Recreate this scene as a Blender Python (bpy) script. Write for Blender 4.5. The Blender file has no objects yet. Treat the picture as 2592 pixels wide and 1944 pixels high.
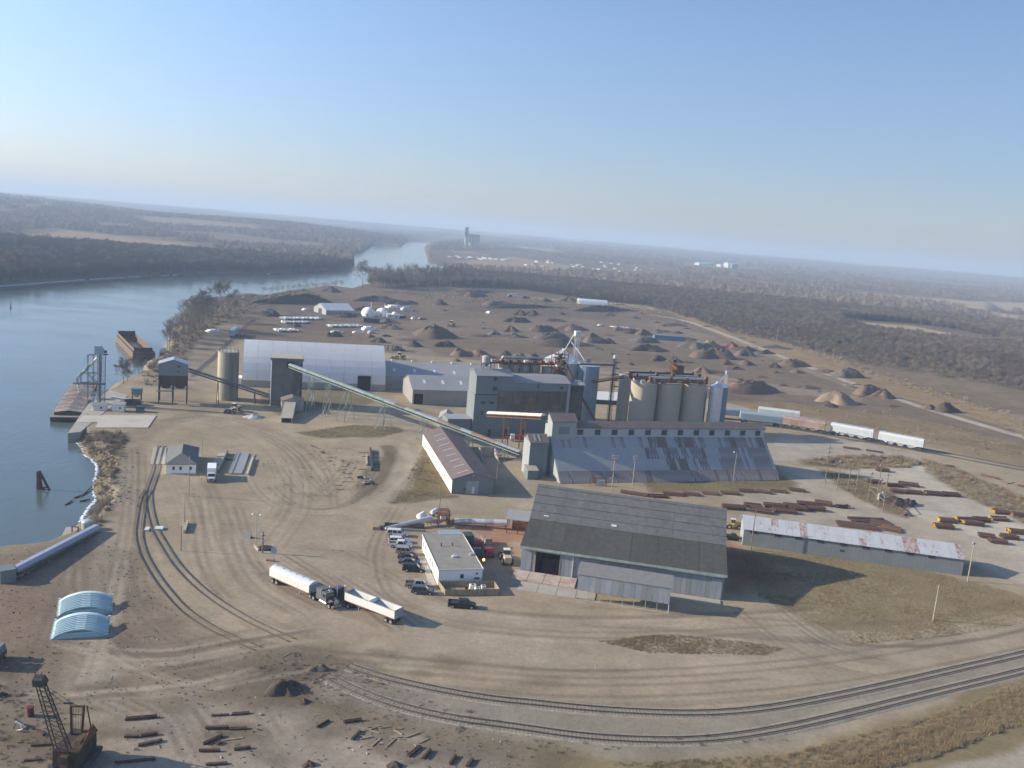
import bpy, math, random
import numpy as np
from mathutils import Vector, Matrix
random.seed(7); R = random.Random(11); NR = np.random.RandomState(5)
SC = bpy.context.scene
# ---------------------------------------------------------------- camera, sky, sun, exposure
F_PX, CAM_H = 2250.0, 76.0
_r = math.radians(4.77); _p = math.atan((972 - 586) * math.cos(_r) / F_PX)
FW = np.array([0, math.cos(_p), -math.sin(_p)]); _up = np.array([0, math.sin(_p), math.cos(_p)]); _rt = np.array([1., 0, 0])
RT = math.cos(_r) * _rt + math.sin(_r) * _up; UP = -math.sin(_r) * _rt + math.cos(_r) * _up
cam = bpy.data.objects.new('camera', bpy.data.cameras.new('camera')); SC.collection.objects.link(cam); SC.camera = cam
cam.data.sensor_width = 36.0; cam.data.lens = 36.0 * F_PX / 2592.0; cam.data.clip_start = 1.0; cam.data.clip_end = 60000.0
_m = Matrix.Identity(4)
for i in range(3):
    _m[i][0] = RT[i]; _m[i][1] = UP[i]; _m[i][2] = -FW[i]
_m[2][3] = CAM_H; cam.matrix_world = _m
SUN_EL = math.radians(21.5)
W = bpy.data.worlds.new('World'); SC.world = W; W.use_nodes = True
wn = W.node_tree.nodes; wl = W.node_tree.links
bg = wn['Background']; sky = wn.new('ShaderNodeTexSky'); sky.sky_type = 'NISHITA'; sky.sun_disc = False
sky.sun_elevation = SUN_EL; sky.sun_rotation = math.radians(-92.8)
sky.altitude = 200.0; sky.air_density = 1.0; sky.dust_density = 0.6; sky.ozone_density = 3.0
# the valley air: bluer low down, brighter towards the sun side
_tc = wn.new('ShaderNodeTexCoord'); _sp = wn.new('ShaderNodeSeparateXYZ'); wl.new(_tc.outputs['Generated'], _sp.inputs[0])
_e = wn.new('ShaderNodeMapRange'); _e.interpolation_type = 'SMOOTHSTEP'; _e.inputs[1].default_value = 0.0; _e.inputs[2].default_value = 0.26; wl.new(_sp.outputs[2], _e.inputs[0])
_mx = wn.new('ShaderNodeMix'); _mx.data_type = 'RGBA'; wl.new(_e.outputs[0], _mx.inputs[0]); _mx.inputs[6].default_value = (.86, .82, .96, 1); _mx.inputs[7].default_value = (1.20, 1.14, 1.21, 1)
_a = wn.new('ShaderNodeMapRange'); _a.inputs[1].default_value = -.55; _a.inputs[2].default_value = .55; _a.inputs[3].default_value = 1.08; _a.inputs[4].default_value = .61; wl.new(_sp.outputs[0], _a.inputs[0])
_m1 = wn.new('ShaderNodeVectorMath'); _m1.operation = 'MULTIPLY'; wl.new(sky.outputs[0], _m1.inputs[0]); wl.new(_mx.outputs[2], _m1.inputs[1])
_m2 = wn.new('ShaderNodeVectorMath'); _m2.operation = 'SCALE'; wl.new(_m1.outputs[0], _m2.inputs[0]); wl.new(_a.outputs[0], _m2.inputs['Scale'])
wl.new(_m2.outputs[0], bg.inputs[0]); bg.inputs[1].default_value = 0.115
sl = bpy.data.lights.new('sun', 'SUN'); sl.energy = 4.5; sl.angle = math.radians(0.5); sl.color = (1.0, 0.88, 0.71)
sun = bpy.data.objects.new('sun', sl); SC.collection.objects.link(sun)
SUN_DIR = Vector((math.cos(SUN_EL) * 0.9988, math.cos(SUN_EL) * 0.049, -math.sin(SUN_EL)))   # the way the light travels
sun.rotation_euler = SUN_DIR.to_track_quat('-Z', 'Y').to_euler(); sun.location = (-200, 0, 200)
SC.view_settings.view_transform = 'Standard'; SC.view_settings.look = 'None'; SC.view_settings.gamma = 1.0
SC.view_settings.use_curve_mapping = False; SC.view_settings.exposure = 0.70
SC.render.engine = 'CYCLES'; SC.cycles.max_bounces = 5; SC.cycles.volume_bounces = 1
HAZE_DENSITY = 0.00021
# ---------------------------------------------------------------- from a point of the survey photograph to a place on the ground
ZO = dict(Z1=(0, 800, 4.424), Z2=(350, 800, 4.424), Z3=(800, 800, 4.424), Z4=(1150, 800, 4.424), Z5=(1500, 800, 4.424), Z6=(0, 1150, 4.424),
          Z7=(350, 1050, 4.424), Z8=(800, 1050, 4.424), Z9=(900, 1250, 4.424), ZX=(1300, 1150, 3.687), ZY=(1850, 1050, 2.981), ZL=(0, 1500, 3.687),
          ZM=(500, 1500, 2.765), ZR=(1300, 1500, 1.712), ZA=(620, 1400, 5.027), ZB=(1820, 980, 5.72), ZC=(2160, 1080, 5.12), ZD=(0, 1660, 5.84),
          ZE=(1440, 820, 4.809), F1=(0, 450, 3.4), F2=(650, 450, 3.4), F3=(1300, 450, 3.4), F4=(1942, 550, 3.4), D=(0, 0, 0.8534), N=(0, 0, 1.0))
def px(k, x, y): a = ZO[k]; return a[0] + x / a[2], a[1] + y / a[2]
def ray(x, y): return FW * F_PX + RT * (x - 1296) + UP * (972 - y)
def g(k, x, y, h=0.0):
    d = ray(*px(k, x, y)); t = (h - CAM_H) / d[2]
    return Vector((d[0] * t, d[1] * t, h))
def proj(X):
    v = np.array(X) - [0, 0, CAM_H]; c = v @ FW
    return 1296 + F_PX * (v @ RT) / c, 972 - F_PX * (v @ UP) / c
def hof(P, k, x, y):                       # height over P at which the photograph's row is met
    ty = px(k, x, y)[1]; lo, hi = P[2] - 5, P[2] + 130
    for _ in range(40):
        m = (lo + hi) / 2
        if proj([P[0], P[1], m])[1] > ty: lo = m
        else: hi = m
    return m
# ---------------------------------------------------------------- objects
COL = SC.collection
def tagp(o, label=None, cat=None, group=None, kind=None):
    if label: o['label'] = label
    if cat: o['category'] = cat
    if group: o['group'] = group
    if kind: o['kind'] = kind
    return o
def thing(name, label, cat, loc=(0, 0, 0), rz=0.0, group=None):
    o = bpy.data.objects.new(name, None); COL.objects.link(o); o.empty_display_size = 0.3
    o.location = loc; o.rotation_euler = (0, 0, rz)
    return tagp(o, label, cat, group)
def kids(o): return [c for c in ALLKIDS.get(o.name, [])]
ALLKIDS = {}
def setparent(o, p):
    o.parent = p; ALLKIDS.setdefault(p.name, []).append(o)
def dup(o, loc=None, rz=None, label=None, scale=None, parent=None):
    c = o.copy(); COL.objects.link(c)
    if parent: setparent(c, parent)
    if loc is not None: c.location = loc
    if rz is not None: c.rotation_euler = (0, 0, rz)
    if scale is not None: c.scale = scale if hasattr(scale, '__len__') else (scale,) * 3
    if label: c['label'] = label
    for k in kids(o): dup(k, parent=c)
    return c
class MB:
    def __init__(s): s.v = []; s.f = []
    def add(s, vs, fs):
        n = len(s.v); s.v += [tuple(v) for v in vs]; s.f += [tuple(i + n for i in f) for f in fs]; return s
    def box(s, x0, x1, y0, y1, z0, z1):
        return s.add([(x0, y0, z0), (x1, y0, z0), (x1, y1, z0), (x0, y1, z0), (x0, y0, z1), (x1, y0, z1), (x1, y1, z1), (x0, y1, z1)],
                     [(0, 3, 2, 1), (4, 5, 6, 7), (0, 1, 5, 4), (1, 2, 6, 5), (2, 3, 7, 6), (3, 0, 4, 7)])
    def frust(s, a, b):                    # a, b: lists of 4 points, lower and upper
        return s.add(list(a) + list(b), [(0, 3, 2, 1), (4, 5, 6, 7), (0, 1, 5, 4), (1, 2, 6, 5), (2, 3, 7, 6), (3, 0, 4, 7)])
    def prismx(s, prof, x0, x1):           # prof: (y, z) counter-clockwise seen from +x
        n = len(prof); vs = [(x0, y, z) for y, z in prof] + [(x1, y, z) for y, z in prof]
        return s.add(vs, [tuple(range(n - 1, -1, -1)), tuple(range(n, 2 * n))] + [(i, (i + 1) % n, n + (i + 1) % n, n + i) for i in range(n)])
    def prismy(s, prof, y0, y1):           # prof: (x, z)
        n = len(prof); vs = [(x, y0, z) for x, z in prof] + [(x, y1, z) for x, z in prof]
        return s.add(vs, [tuple(range(n)), tuple(range(2 * n - 1, n - 1, -1))] + [(i, n + i, n + (i + 1) % n, (i + 1) % n) for i in range(n)])
    def prismz(s, prof, z0, z1):
        n = len(prof); vs = [(x, y, z0) for x, y in prof] + [(x, y, z1) for x, y in prof]
        return s.add(vs, [tuple(range(n - 1, -1, -1)), tuple(range(n, 2 * n))] + [(i, (i + 1) % n, n + (i + 1) % n, n + i) for i in range(n)])
    def tube(s, p0, p1, r0, r1=None, n=8, cap=True):
        p0 = Vector(p0); p1 = Vector(p1); r1 = r0 if r1 is None else r1
        d = (p1 - p0).normalized(); a = d.orthogonal().normalized() if abs(d.z) < 0.999 else Vector((1, 0, 0)); b = d.cross(a)
        vs = []
        for p, r in ((p0, r0), (p1, r1)):
            for i in range(n):
                t = 2 * math.pi * (i + .5) / n; vs.append(p + a * (r * math.cos(t)) + b * (r * math.sin(t)))
        fs = [(i, (i + 1) % n, n + (i + 1) % n, n + i) for i in range(n)]
        if cap: fs += [tuple(range(n - 1, -1, -1)), tuple(range(n, 2 * n))]
        return s.add(vs, fs)
    def beam(s, p0, p1, w, h):             # square bar, w across, h upright
        p0 = Vector(p0); p1 = Vector(p1); d = (p1 - p0).normalized()
        sd = d.cross(Vector((0, 0, 1)));  sd = Vector((1, 0, 0)) if sd.length < 1e-4 else sd.normalized()
        u = sd.cross(d).normalized(); sd = sd * (w / 2); u = u * (h / 2)
        return s.add([p0 - sd - u, p0 + sd - u, p0 + sd + u, p0 - sd + u, p1 - sd - u, p1 + sd - u, p1 + sd + u, p1 - sd + u],
                     [(0, 1, 2, 3), (7, 6, 5, 4), (0, 4, 5, 1), (1, 5, 6, 2), (2, 6, 7, 3), (3, 7, 4, 0)])
    def cyl(s, x, y, z0, z1, r, n=20, r1=None): return s.tube((x, y, z0), (x, y, z1), r, r1, n)
    def dome(s, x, y, z, r, h, n=16, m=4):
        vs = [(x + r * math.cos(2 * math.pi * i / n) * math.cos(j * math.pi / 2 / m), y + r * math.sin(2 * math.pi * i / n) * math.cos(j * math.pi / 2 / m), z + h * math.sin(j * math.pi / 2 / m)) for j in range(m) for i in range(n)] + [(x, y, z + h)]
        fs = [(j * n + i, j * n + (i + 1) % n, (j + 1) * n + (i + 1) % n, (j + 1) * n + i) for j in range(m - 1) for i in range(n)]
        fs += [((m - 1) * n + i, (m - 1) * n + (i + 1) % n, m * n) for i in range(n)]
        return s.add(vs, fs)
    def sheet(s, rows):                    # grid of points
        n = len(rows[0]); vs = [p for r in rows for p in r]
        return s.add(vs, [(j * n + i, j * n + i + 1, (j + 1) * n + i + 1, (j + 1) * n + i) for j in range(len(rows) - 1) for i in range(n - 1)])
    def lattice(s, p0, p1, w0, w1, n, r=0.05, side=None, up=None):   # four-chord lattice mast
        p0 = Vector(p0); p1 = Vector(p1); d = (p1 - p0).normalized()
        a = Vector(side) if side is not None else d.orthogonal().normalized(); b = d.cross(a).normalized()
        def c(t, k): 
            w = (w0 + (w1 - w0) * t) / 2; sx, sy = ((-1, -1), (1, -1), (1, 1), (-1, 1))[k % 4]
            return p0 + (p1 - p0) * t + a * (w * sx) + b * (w * sy)
        for k in range(4): s.tube(c(0, k), c(1, k), r, n=4)
        for i in range(n):
            t0, t1 = i / n, (i + 1) / n
            for k in range(4):
                s.tube(c(t0, k), c(t1, k + 1), r * .55, n=3, cap=False); s.tube(c(t1, k), c(t1, k + 1), r * .55, n=3, cap=False)
        return s
    def mesh(s, name, mat=None, smooth=False):
        me = bpy.data.meshes.new(name); me.from_pydata(s.v, [], s.f); me.update()
        if mat: me.materials.append(mat)
        if smooth:
            me.polygons.foreach_set('use_smooth', [True] * len(me.polygons))
            try: me.set_sharp_from_angle(angle=math.radians(40))
            except Exception: pass
        return me
    def build(s, name, mat, parent=None, smooth=False):
        o = bpy.data.objects.new(name, s.mesh(name, mat, smooth)); COL.objects.link(o)
        if parent: setparent(o, parent)
        return o
def inst(name, me, parent, loc=(0, 0, 0), rot=(0, 0, 0), mat=None, scale=None):
    o = bpy.data.objects.new(name, me); COL.objects.link(o)
    if parent: setparent(o, parent)
    o.location = loc; o.rotation_euler = rot
    if scale: o.scale = scale
    if mat: o.material_slots[0].link = 'OBJECT'; o.material_slots[0].material = mat
    return o
# ---------------------------------------------------------------- materials
def newmat(name):
    m = bpy.data.materials.new(name); m.use_nodes = True; nt = m.node_tree
    return m, nt, nt.nodes['Principled BSDF']
def N(nt, t, **kw):
    n = nt.nodes.new(t)
    for k, v in kw.items(): setattr(n, k, v)
    return n
def ramp(nt, fac, c0, c1, p0=0.35, p1=0.65):
    r = N(nt, 'ShaderNodeValToRGB'); r.color_ramp.elements[0].position = p0; r.color_ramp.elements[1].position = p1
    r.color_ramp.elements[0].color = (*c0, 1) if len(c0) == 3 else c0; r.color_ramp.elements[1].color = (*c1, 1) if len(c1) == 3 else c1
    nt.links.new(fac, r.inputs[0]); return r.outputs[0]
def coords(nt, scale=(1, 1, 1), space='Object'):
    tc = N(nt, 'ShaderNodeTexCoord'); mp = N(nt, 'ShaderNodeMapping'); mp.inputs['Scale'].default_value = scale
    nt.links.new(tc.outputs[space], mp.inputs[0]); return mp.outputs[0]
def noise(nt, vec, scale, detail=4, rough=.6):
    n = N(nt, 'ShaderNodeTexNoise'); n.inputs['Scale'].default_value = scale; n.inputs['Detail'].default_value = detail; n.inputs['Roughness'].default_value = rough
    nt.links.new(vec, n.inputs['Vector']); return n.outputs[0]
def mixc(nt, fac, a, b, mode='MIX'):
    m = N(nt, 'ShaderNodeMix', data_type='RGBA', blend_type=mode)
    for i, v in ((0, fac), (6, a), (7, b)):
        if hasattr(v, 'is_output'): nt.links.new(v, m.inputs[i])
        elif i == 0: m.inputs[0].default_value = v
        else: m.inputs[i].default_value = (*v, 1)
    return m.outputs[2]
MATS = {}
def M(name, col, rough=.8, metal=0.0, var=.18, scale=.6, stretch=(1, 1, 1), stain=None, stain_amt=(.55, .72), stain_scale=.25, stain_stretch=(1, 1, .25),
      lines=0.0, line_period=1.0, line_axis='x', bump=0.0, spec=.3, emit=None):
    if name in MATS: return MATS[name]
    m, nt, b = newmat(name)
    v = coords(nt, stretch); n1 = noise(nt, v, scale, 5, .65)
    c0 = tuple(c * (1 - var) for c in col); c1 = tuple(min(1, c * (1 + var)) for c in col)
    out = ramp(nt, n1, c0, c1, .3, .7)
    if lines:
        tc = N(nt, 'ShaderNodeTexCoord'); sp = N(nt, 'ShaderNodeSeparateXYZ'); nt.links.new(tc.outputs['Object'], sp.inputs[0])
        src = sp.outputs['XYZ'.index(line_axis.upper())]
        if line_axis == 'x':
            ad = N(nt, 'ShaderNodeMath', operation='ADD'); nt.links.new(sp.outputs[0], ad.inputs[0]); nt.links.new(sp.outputs[1], ad.inputs[1]); src = ad.outputs[0]
        mu = N(nt, 'ShaderNodeMath', operation='MULTIPLY'); nt.links.new(src, mu.inputs[0]); mu.inputs[1].default_value = 1.0 / line_period
        fr = N(nt, 'ShaderNodeMath', operation='FRACT'); nt.links.new(mu.outputs[0], fr.inputs[0])
        gt = N(nt, 'ShaderNodeMath', operation='LESS_THAN'); nt.links.new(fr.outputs[0], gt.inputs[0]); gt.inputs[1].default_value = .16
        ml = N(nt, 'ShaderNodeMath', operation='MULTIPLY'); nt.links.new(gt.outputs[0], ml.inputs[0]); ml.inputs[1].default_value = lines
        out = mixc(nt, ml.outputs[0], out, tuple(c * .35 for c in col))
    if stain:
        v2 = coords(nt, stain_stretch); n2 = noise(nt, v2, stain_scale, 7, .72)
        f = ramp(nt, n2, (0, 0, 0), (1, 1, 1), *stain_amt)
        out = mixc(nt, f, out, stain)
    nt.links.new(out, b.inputs['Base Color'])
    b.inputs['Roughness'].default_value = rough; b.inputs['Metallic'].default_value = metal; b.inputs['Specular IOR Level'].default_value = spec
    if bump:
        bp = N(nt, 'ShaderNodeBump'); bp.inputs['Strength'].default_value = min(1, bump * 2); bp.inputs['Distance'].default_value = bump
        nt.links.new(noise(nt, coords(nt), 1.2, 6, .7), bp.inputs['Height']); nt.links.new(bp.outputs[0], b.inputs['Normal'])
    if emit:
        b.inputs['Emission Color'].default_value = (*emit[0], 1); b.inputs['Emission Strength'].default_value = emit[1]
    MATS[name] = m; return m
mt_blue = M('blue_grey_siding', (.19, .22, .225), .6, .1, .12, .15, (1, 1, .3), stain=(.20, .19, .17), stain_amt=(.60, .85), lines=.16, line_period=1.1)
mt_bluelight = M('pale_blue_siding', (.33, .36, .355), .6, .1, .1, .2, stain=(.30, .27, .24), stain_amt=(.6, .85), lines=.12, line_period=1.1)
mt_galv = M('galvanised_steel', (.46, .49, .51), .45, .5, .15, .4, (1, 1, .3), stain=(.28, .22, .18), stain_amt=(.62, .8))
mt_galvbright = M('bright_galvanised_steel', (.62, .64, .66), .4, .4, .1, .5)
mt_greyroof = M('grey_metal_roof', (.34, .34, .34), .55, .2, .08, .1, lines=.12, line_period=1.2)
mt_greywall = M('grey_metal_wall', (.30, .29, .28), .6, .1, .10, .1, lines=.12, line_period=1.0)
mt_offwhite = M('offwhite_metal', (.66, .66, .64), .6, 0, .06, .3, lines=.08, line_period=1.0)
mt_white = M('white_paint', (.86, .86, .84), .55, 0, .04, .5)
mt_fabric = M('white_roof_fabric', (.93, .94, .95), .6, 0, .03, .12)
_nt = mt_fabric.node_tree; _t = N(_nt, 'ShaderNodeBsdfTranslucent'); _t.inputs[0].default_value = (.96, .97, .98, 1); _x = N(_nt, 'ShaderNodeMixShader'); _x.inputs[0].default_value = .5
_o = _nt.nodes['Material Output']; _nt.links.new(_nt.nodes['Principled BSDF'].outputs[0], _x.inputs[1]); _nt.links.new(_t.outputs[0], _x.inputs[2]); _nt.links.new(_x.outputs[0], _o.inputs[0])
mt_conc = M('weathered_concrete', (.36, .34, .29), .9, 0, .12, .3, (1, 1, .4), stain=(.20, .19, .17), stain_amt=(.55, .8), stain_scale=.22, stain_stretch=(1, 1, .2), bump=.02)
mt_conclight = M('pale_concrete', (.39, .36, .30), .9, 0, .10, .35, stain=(.30, .28, .24), stain_amt=(.55, .85), bump=.015)
mt_concdark = M('dark_stained_concrete', (.15, .15, .14), .9, 0, .25, .3, (1, 1, .3), stain=(.07, .055, .045), stain_amt=(.48, .7), stain_scale=.18, stain_stretch=(1, 1, .3))
mt_silo = M('silo_concrete', (.40, .355, .28), .9, 0, .07, .25, (.3, .3, 2.0), stain=(.30, .28, .24), stain_amt=(.6, .9), stain_scale=.12, stain_stretch=(1, 1, .25), bump=.02)
mt_rust = M('rusty_steel', (.19, .085, .045), .85, .1, .4, .9, stain=(.09, .06, .05), stain_amt=(.45, .7), stain_scale=.6)
mt_rustpale = M('faded_rust_panel', (.30, .19, .155), .75, .1, .22, .5, stain=(.36, .30, .27), stain_amt=(.5, .7), stain_scale=.5)
mt_browntin = M('brown_weathered_siding', (.175, .135, .10), .85, 0, .3, .4, (1, 1, .25), stain=(.28, .24, .19), stain_amt=(.52, .72), stain_scale=.5, stain_stretch=(1.6, 1.6, .2), lines=.35, line_period=.9)
mt_brownroof = M('brown_rusted_roof', (.19, .155, .14), .75, .1, .15, .3, stain=(.26, .19, .15), stain_amt=(.5, .75), lines=.12, line_period=1.0)
mt_greenst = M('faded_green_steel', (.29, .355, .315), .6, .1, .2, .6, stain=(.26, .19, .14), stain_amt=(.55, .75), stain_scale=.4)
mt_dark = M('dark_steel', (.06, .065, .07), .7, .2, .3, .6)
mt_darkgreen = M('dark_green_grey_steel', (.13, .16, .155), .7, .2, .3, .6)
mt_black = M('dark_interior', (.012, .011, .011), 1.0, 0, .3, .5, spec=0)
mt_glass = M('dark_window_glass', (.02, .025, .03), .12, 0, .1, 1, spec=.6)
mt_rubber = M('tyre_rubber', (.03, .03, .03), .9, 0, .2, 2)
mt_alu = M('polished_wheel_metal', (.62, .62, .62), .3, .7, .05, 2)
mt_redroof = M('faded_red_brown_roof', (.18, .14, .128), .7, .1, .08, .2, stain=(.29, .23, .21), stain_amt=(.55, .8), lines=.15, line_period=1.0)
mt_shingle = M('grey_green_shingles', (.072, .073, .066), .95, 0, .22, 1.2, (1, 1, 1), stain=(.05, .052, .046), stain_amt=(.5, .75), stain_scale=.15, stain_stretch=(1, 1, 1))
mt_shingle2 = M('pale_grey_shingles', (.115, .122, .125), .95, 0, .14, 1.0, stain=(.09, .096, .096), stain_amt=(.5, .8), stain_scale=.12, stain_stretch=(1, 1, 1))
mt_wood = M('weathered_tan_timber', (.30, .24, .16), .9, 0, .25, 1.0, (1, 1, .3))
mt_pole = M('utility_pole_timber', (.21, .17, .13), .95, 0, .25, .8)
mt_polelight = M('pale_pole_timber', (.36, .31, .25), .95, 0, .2, .8)
mt_oldwood = M('dark_old_timber', (.085, .055, .042), .95, 0, .4, 1.2)
mt_gravelroof = M('gravel_flat_roof', (.26, .25, .22), .95, 0, .14, .5, stain=(.14, .135, .12), stain_amt=(.58, .72), stain_scale=.35, stain_stretch=(1, 1, 1))
mt_ash = M('slate_grey_tile', (.15, .155, .15), .9, 0, .12, 1.2, lines=.08, line_period=.5, line_axis='z')
mt_ice = M('white_shore_ice', (.82, .85, .88), .6, 0, .06, 1.5)
# ================================================================= terrain
WATER_Z = -3.0
def nz(x, y, s, seed=0):                   # value noise, numpy
    x = x / s + seed * 17.3; y = y / s + seed * 9.1
    xi = np.floor(x); yi = np.floor(y); fx = x - xi; fy = y - yi; fx = fx * fx * (3 - 2 * fx); fy = fy * fy * (3 - 2 * fy)
    def h(a, b):
        t = np.sin(a * 127.1 + b * 311.7 + seed * 3.7) * 43758.5453; return t - np.floor(t)
    return (h(xi, yi) * (1 - fx) + h(xi + 1, yi) * fx) * (1 - fy) + (h(xi, yi + 1) * (1 - fx) + h(xi + 1, yi + 1) * fx) * fy
def fbm(x, y, s, o=4, seed=0):
    a = 0; w = 1; t = 0
    for i in range(o): a = a + w * nz(x, y, s / 2 ** i, seed + i); t += w; w *= .55
    return a / t
def P2(k, *pts, h=0.0): return np.array([[*g(k, x, y, h)[:2]] for x, y in pts])
def polydist(X, Y, P, closed=True):
    n = len(P); d = np.full(X.shape, 1e18)
    for i in range(n if closed else n - 1):
        a = P[i]; b = P[(i + 1) % n]; e = b - a; L = max(e @ e, 1e-9)
        t = np.clip(((X - a[0]) * e[0] + (Y - a[1]) * e[1]) / L, 0, 1)
        d = np.minimum(d, (X - a[0] - t * e[0]) ** 2 + (Y - a[1] - t * e[1]) ** 2)
    return np.sqrt(d)
def inside(X, Y, P):
    c = np.zeros(X.shape, bool); n = len(P)
    for i in range(n):
        (x0, y0), (x1, y1) = P[i], P[(i + 1) % n]
        if y0 == y1: continue
        c ^= ((y0 > Y) != (y1 > Y)) & (X < (x1 - x0) * (Y - y0) / (y1 - y0) + x0)
    return c
def sdf(X, Y, P): return np.where(inside(X, Y, P), -1.0, 1.0) * polydist(X, Y, P)
def smooth(P, n=2):
    for _ in range(n):
        Q = [];
        for i in range(len(P) - 1): Q += [P[i] * .75 + P[i + 1] * .25, P[i] * .25 + P[i + 1] * .75]
        P = np.array([P[0]] + Q + [P[-1]])
    return P
# the river: near bank, then far bank back
near = [('D', -60, 1195), ('D', 0, 1192), ('D', 90, 1182), ('Z6', 690, 960), ('Z6', 880, 770), ('Z6', 1000, 640), ('Z6', 1075, 500), ('Z6', 1030, 390), ('Z6', 1075, 250), ('Z6', 1100, 120), ('Z6', 1000, 30),
        ('Z1', 1020, 1600), ('Z1', 920, 1500), ('Z1', 850, 1400), ('Z1', 800, 1330), ('Z1', 985, 990), ('Z1', 1240, 800), ('Z1', 1300, 760), ('Z1', 1420, 720), ('Z1', 1560, 660), ('Z1', 1640, 520), ('Z1', 1740, 480), ('Z1', 1850, 370), ('F1', 1420, 1450), ('F1', 1450, 1380), ('F1', 1520, 1250),
        ('F1', 1620, 1100), ('F1', 1800, 1050), ('F1', 2000, 1030), ('F2', 60, 1030), ('F2', 300, 990), ('F2', 520, 950), ('F2', 640, 945), ('F2', 800, 965), ('F2', 1000, 905), ('F2', 1300, 880), ('F2', 1500, 830), ('F2', 1660, 780), ('F2', 1720, 760)]
far = [('F2', 1560, 752), ('F2', 1470, 730), ('F2', 1440, 600), ('F2', 1475, 555), ('F2', 1300, 548), ('F2', 1240, 590), ('F2', 1080, 572), ('F2', 1000, 570), ('F2', 960, 610), ('F2', 890, 650), ('F2', 835, 650), ('F2', 840, 770),
       ('F2', 700, 792), ('F2', 400, 812), ('F2', 0, 832), ('F1', 1800, 826), ('F1', 1200, 850), ('F1', 700, 880), ('F1', 0, 933), ('F1', -400, 965)]
RIV = np.array([[*g(k, x, y, WATER_Z)[:2]] for k, x, y in near + far] + [[-1500, 330], [-1500, -300], [-300, -300], [-190, 60]])
def hill(x, y):
    r = np.sqrt(x * x + y * y)
    h = 40 * np.exp(-(((x + 1750 + .3 * (y - 2300)) / 700) ** 2)) * np.clip((y - 2150) / 700, 0, 1) * np.clip((5200 - y) / 1500, 0, 1)
    h += 30 * np.exp(-(((x + 900) / 500) ** 2 + ((y - 3300) / 700) ** 2))
    blf = np.clip((r - 5500) / 3500, 0, 1); h += blf * (16 + 18 * fbm(x, y, 2600, 3, 4)) + np.clip((r - 2500) / 3000, 0, 1) * 10 * fbm(x, y, 900, 3, 8)
    return h
def terrain(x, y, fine=True):
    x = np.asarray(x, float); y = np.asarray(y, float)
    r = np.sqrt(x * x + y * y); z = hill(x, y)
    d = sdf(x + (fbm(x, y, 9, 2, 2) - .5) * 3, y + (fbm(x, y, 9, 2, 3) - .5) * 3, RIV)
    z = z + (fbm(x, y, 30, 3, 6) - .5) * .22
    bank = -4.6 + np.clip(d + 2.5, 0, 1e9) * .62
    flatw = np.clip(d / 40, 0, 1)
    z = np.where(d < 9, np.minimum(z * flatw, bank + (fbm(x, y, 2.2, 2, 9) - .5) * .22 * (d > -1)), z * np.clip((d - 5) / 60, 0.0, 1) + np.where(d < 60, 0, 0))
    return np.where(d < -2.5, -4.6, z), d
def tz(x, y): return float(terrain(np.array([x]), np.array([y]))[0][0])
az = np.radians(np.concatenate([np.linspace(-180, -37, 40, endpoint=False), np.linspace(-37, 37, 940), np.linspace(37, 180, 41)[1:]]))
rr = np.concatenate([np.linspace(3, 100, 14, endpoint=False), np.geomspace(100, 1250, 730, endpoint=False), np.geomspace(1250, 26000, 110)])
AZ, RR = np.meshgrid(az, rr); GX = RR * np.sin(AZ); GY = RR * np.cos(AZ)
GZ, RD = terrain(GX, GY)
# ---- colour of the ground itself, by zone
C_DIRT = (.375, .315, .232); C_PALE = (.44, .40, .34); C_GRASS = (.185, .155, .085); C_MULCH = (.20, .160, .122); C_FOREST = (.17, .14, .112)
GC = np.empty(GX.shape + (3,)); GC[:] = C_DIRT
N1 = fbm(GX, GY, 24, 4, 1); N2 = fbm(GX, GY, 6, 3, 5); N3 = fbm(GX, GY, 300, 4, 3)
WX = GX + (fbm(GX, GY, 14, 3, 11) - .5) * 6; WY = GY + (fbm(GX, GY, 14, 3, 12) - .5) * 7
def zone(P, col, w=1.0, op=1.0, warp=True, patch=0.0):
    P = np.array(P); m = w + 8
    bx = (GX > P[:, 0].min() - m) & (GX < P[:, 0].max() + m) & (GY > P[:, 1].min() - m) & (GY < P[:, 1].max() + m)
    if not bx.any(): return
    s = sdf((WX if warp else GX)[bx], (WY if warp else GY)[bx], P)
    a = np.clip(.5 - s / (2 * w), 0, 1) * op
    if patch: a = a * np.clip(1 - patch + patch * 2.2 * N2[bx], 0, 1)
    GC[bx] = GC[bx] * (1 - a[:, None]) + np.array(col) * a[:, None]
def stroke(P, width, col, op=.5, edge=.6, sm=2):
    P = smooth(np.array(P), sm); m = width + edge + 1
    bx = (GX > P[:, 0].min() - m) & (GX < P[:, 0].max() + m) & (GY > P[:, 1].min() - m) & (GY < P[:, 1].max() + m)
    if not bx.any(): return
    d = polydist(GX[bx], GY[bx], P, False); a = np.clip((width / 2 + edge - d) / edge, 0, 1) * op * np.clip(.45 + 1.1 * N2[bx], 0, 1)
    GC[bx] = GC[bx] * (1 - a[:, None]) + np.array(col) * a[:, None]
D = lambda *p: P2('D', *p)
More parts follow.
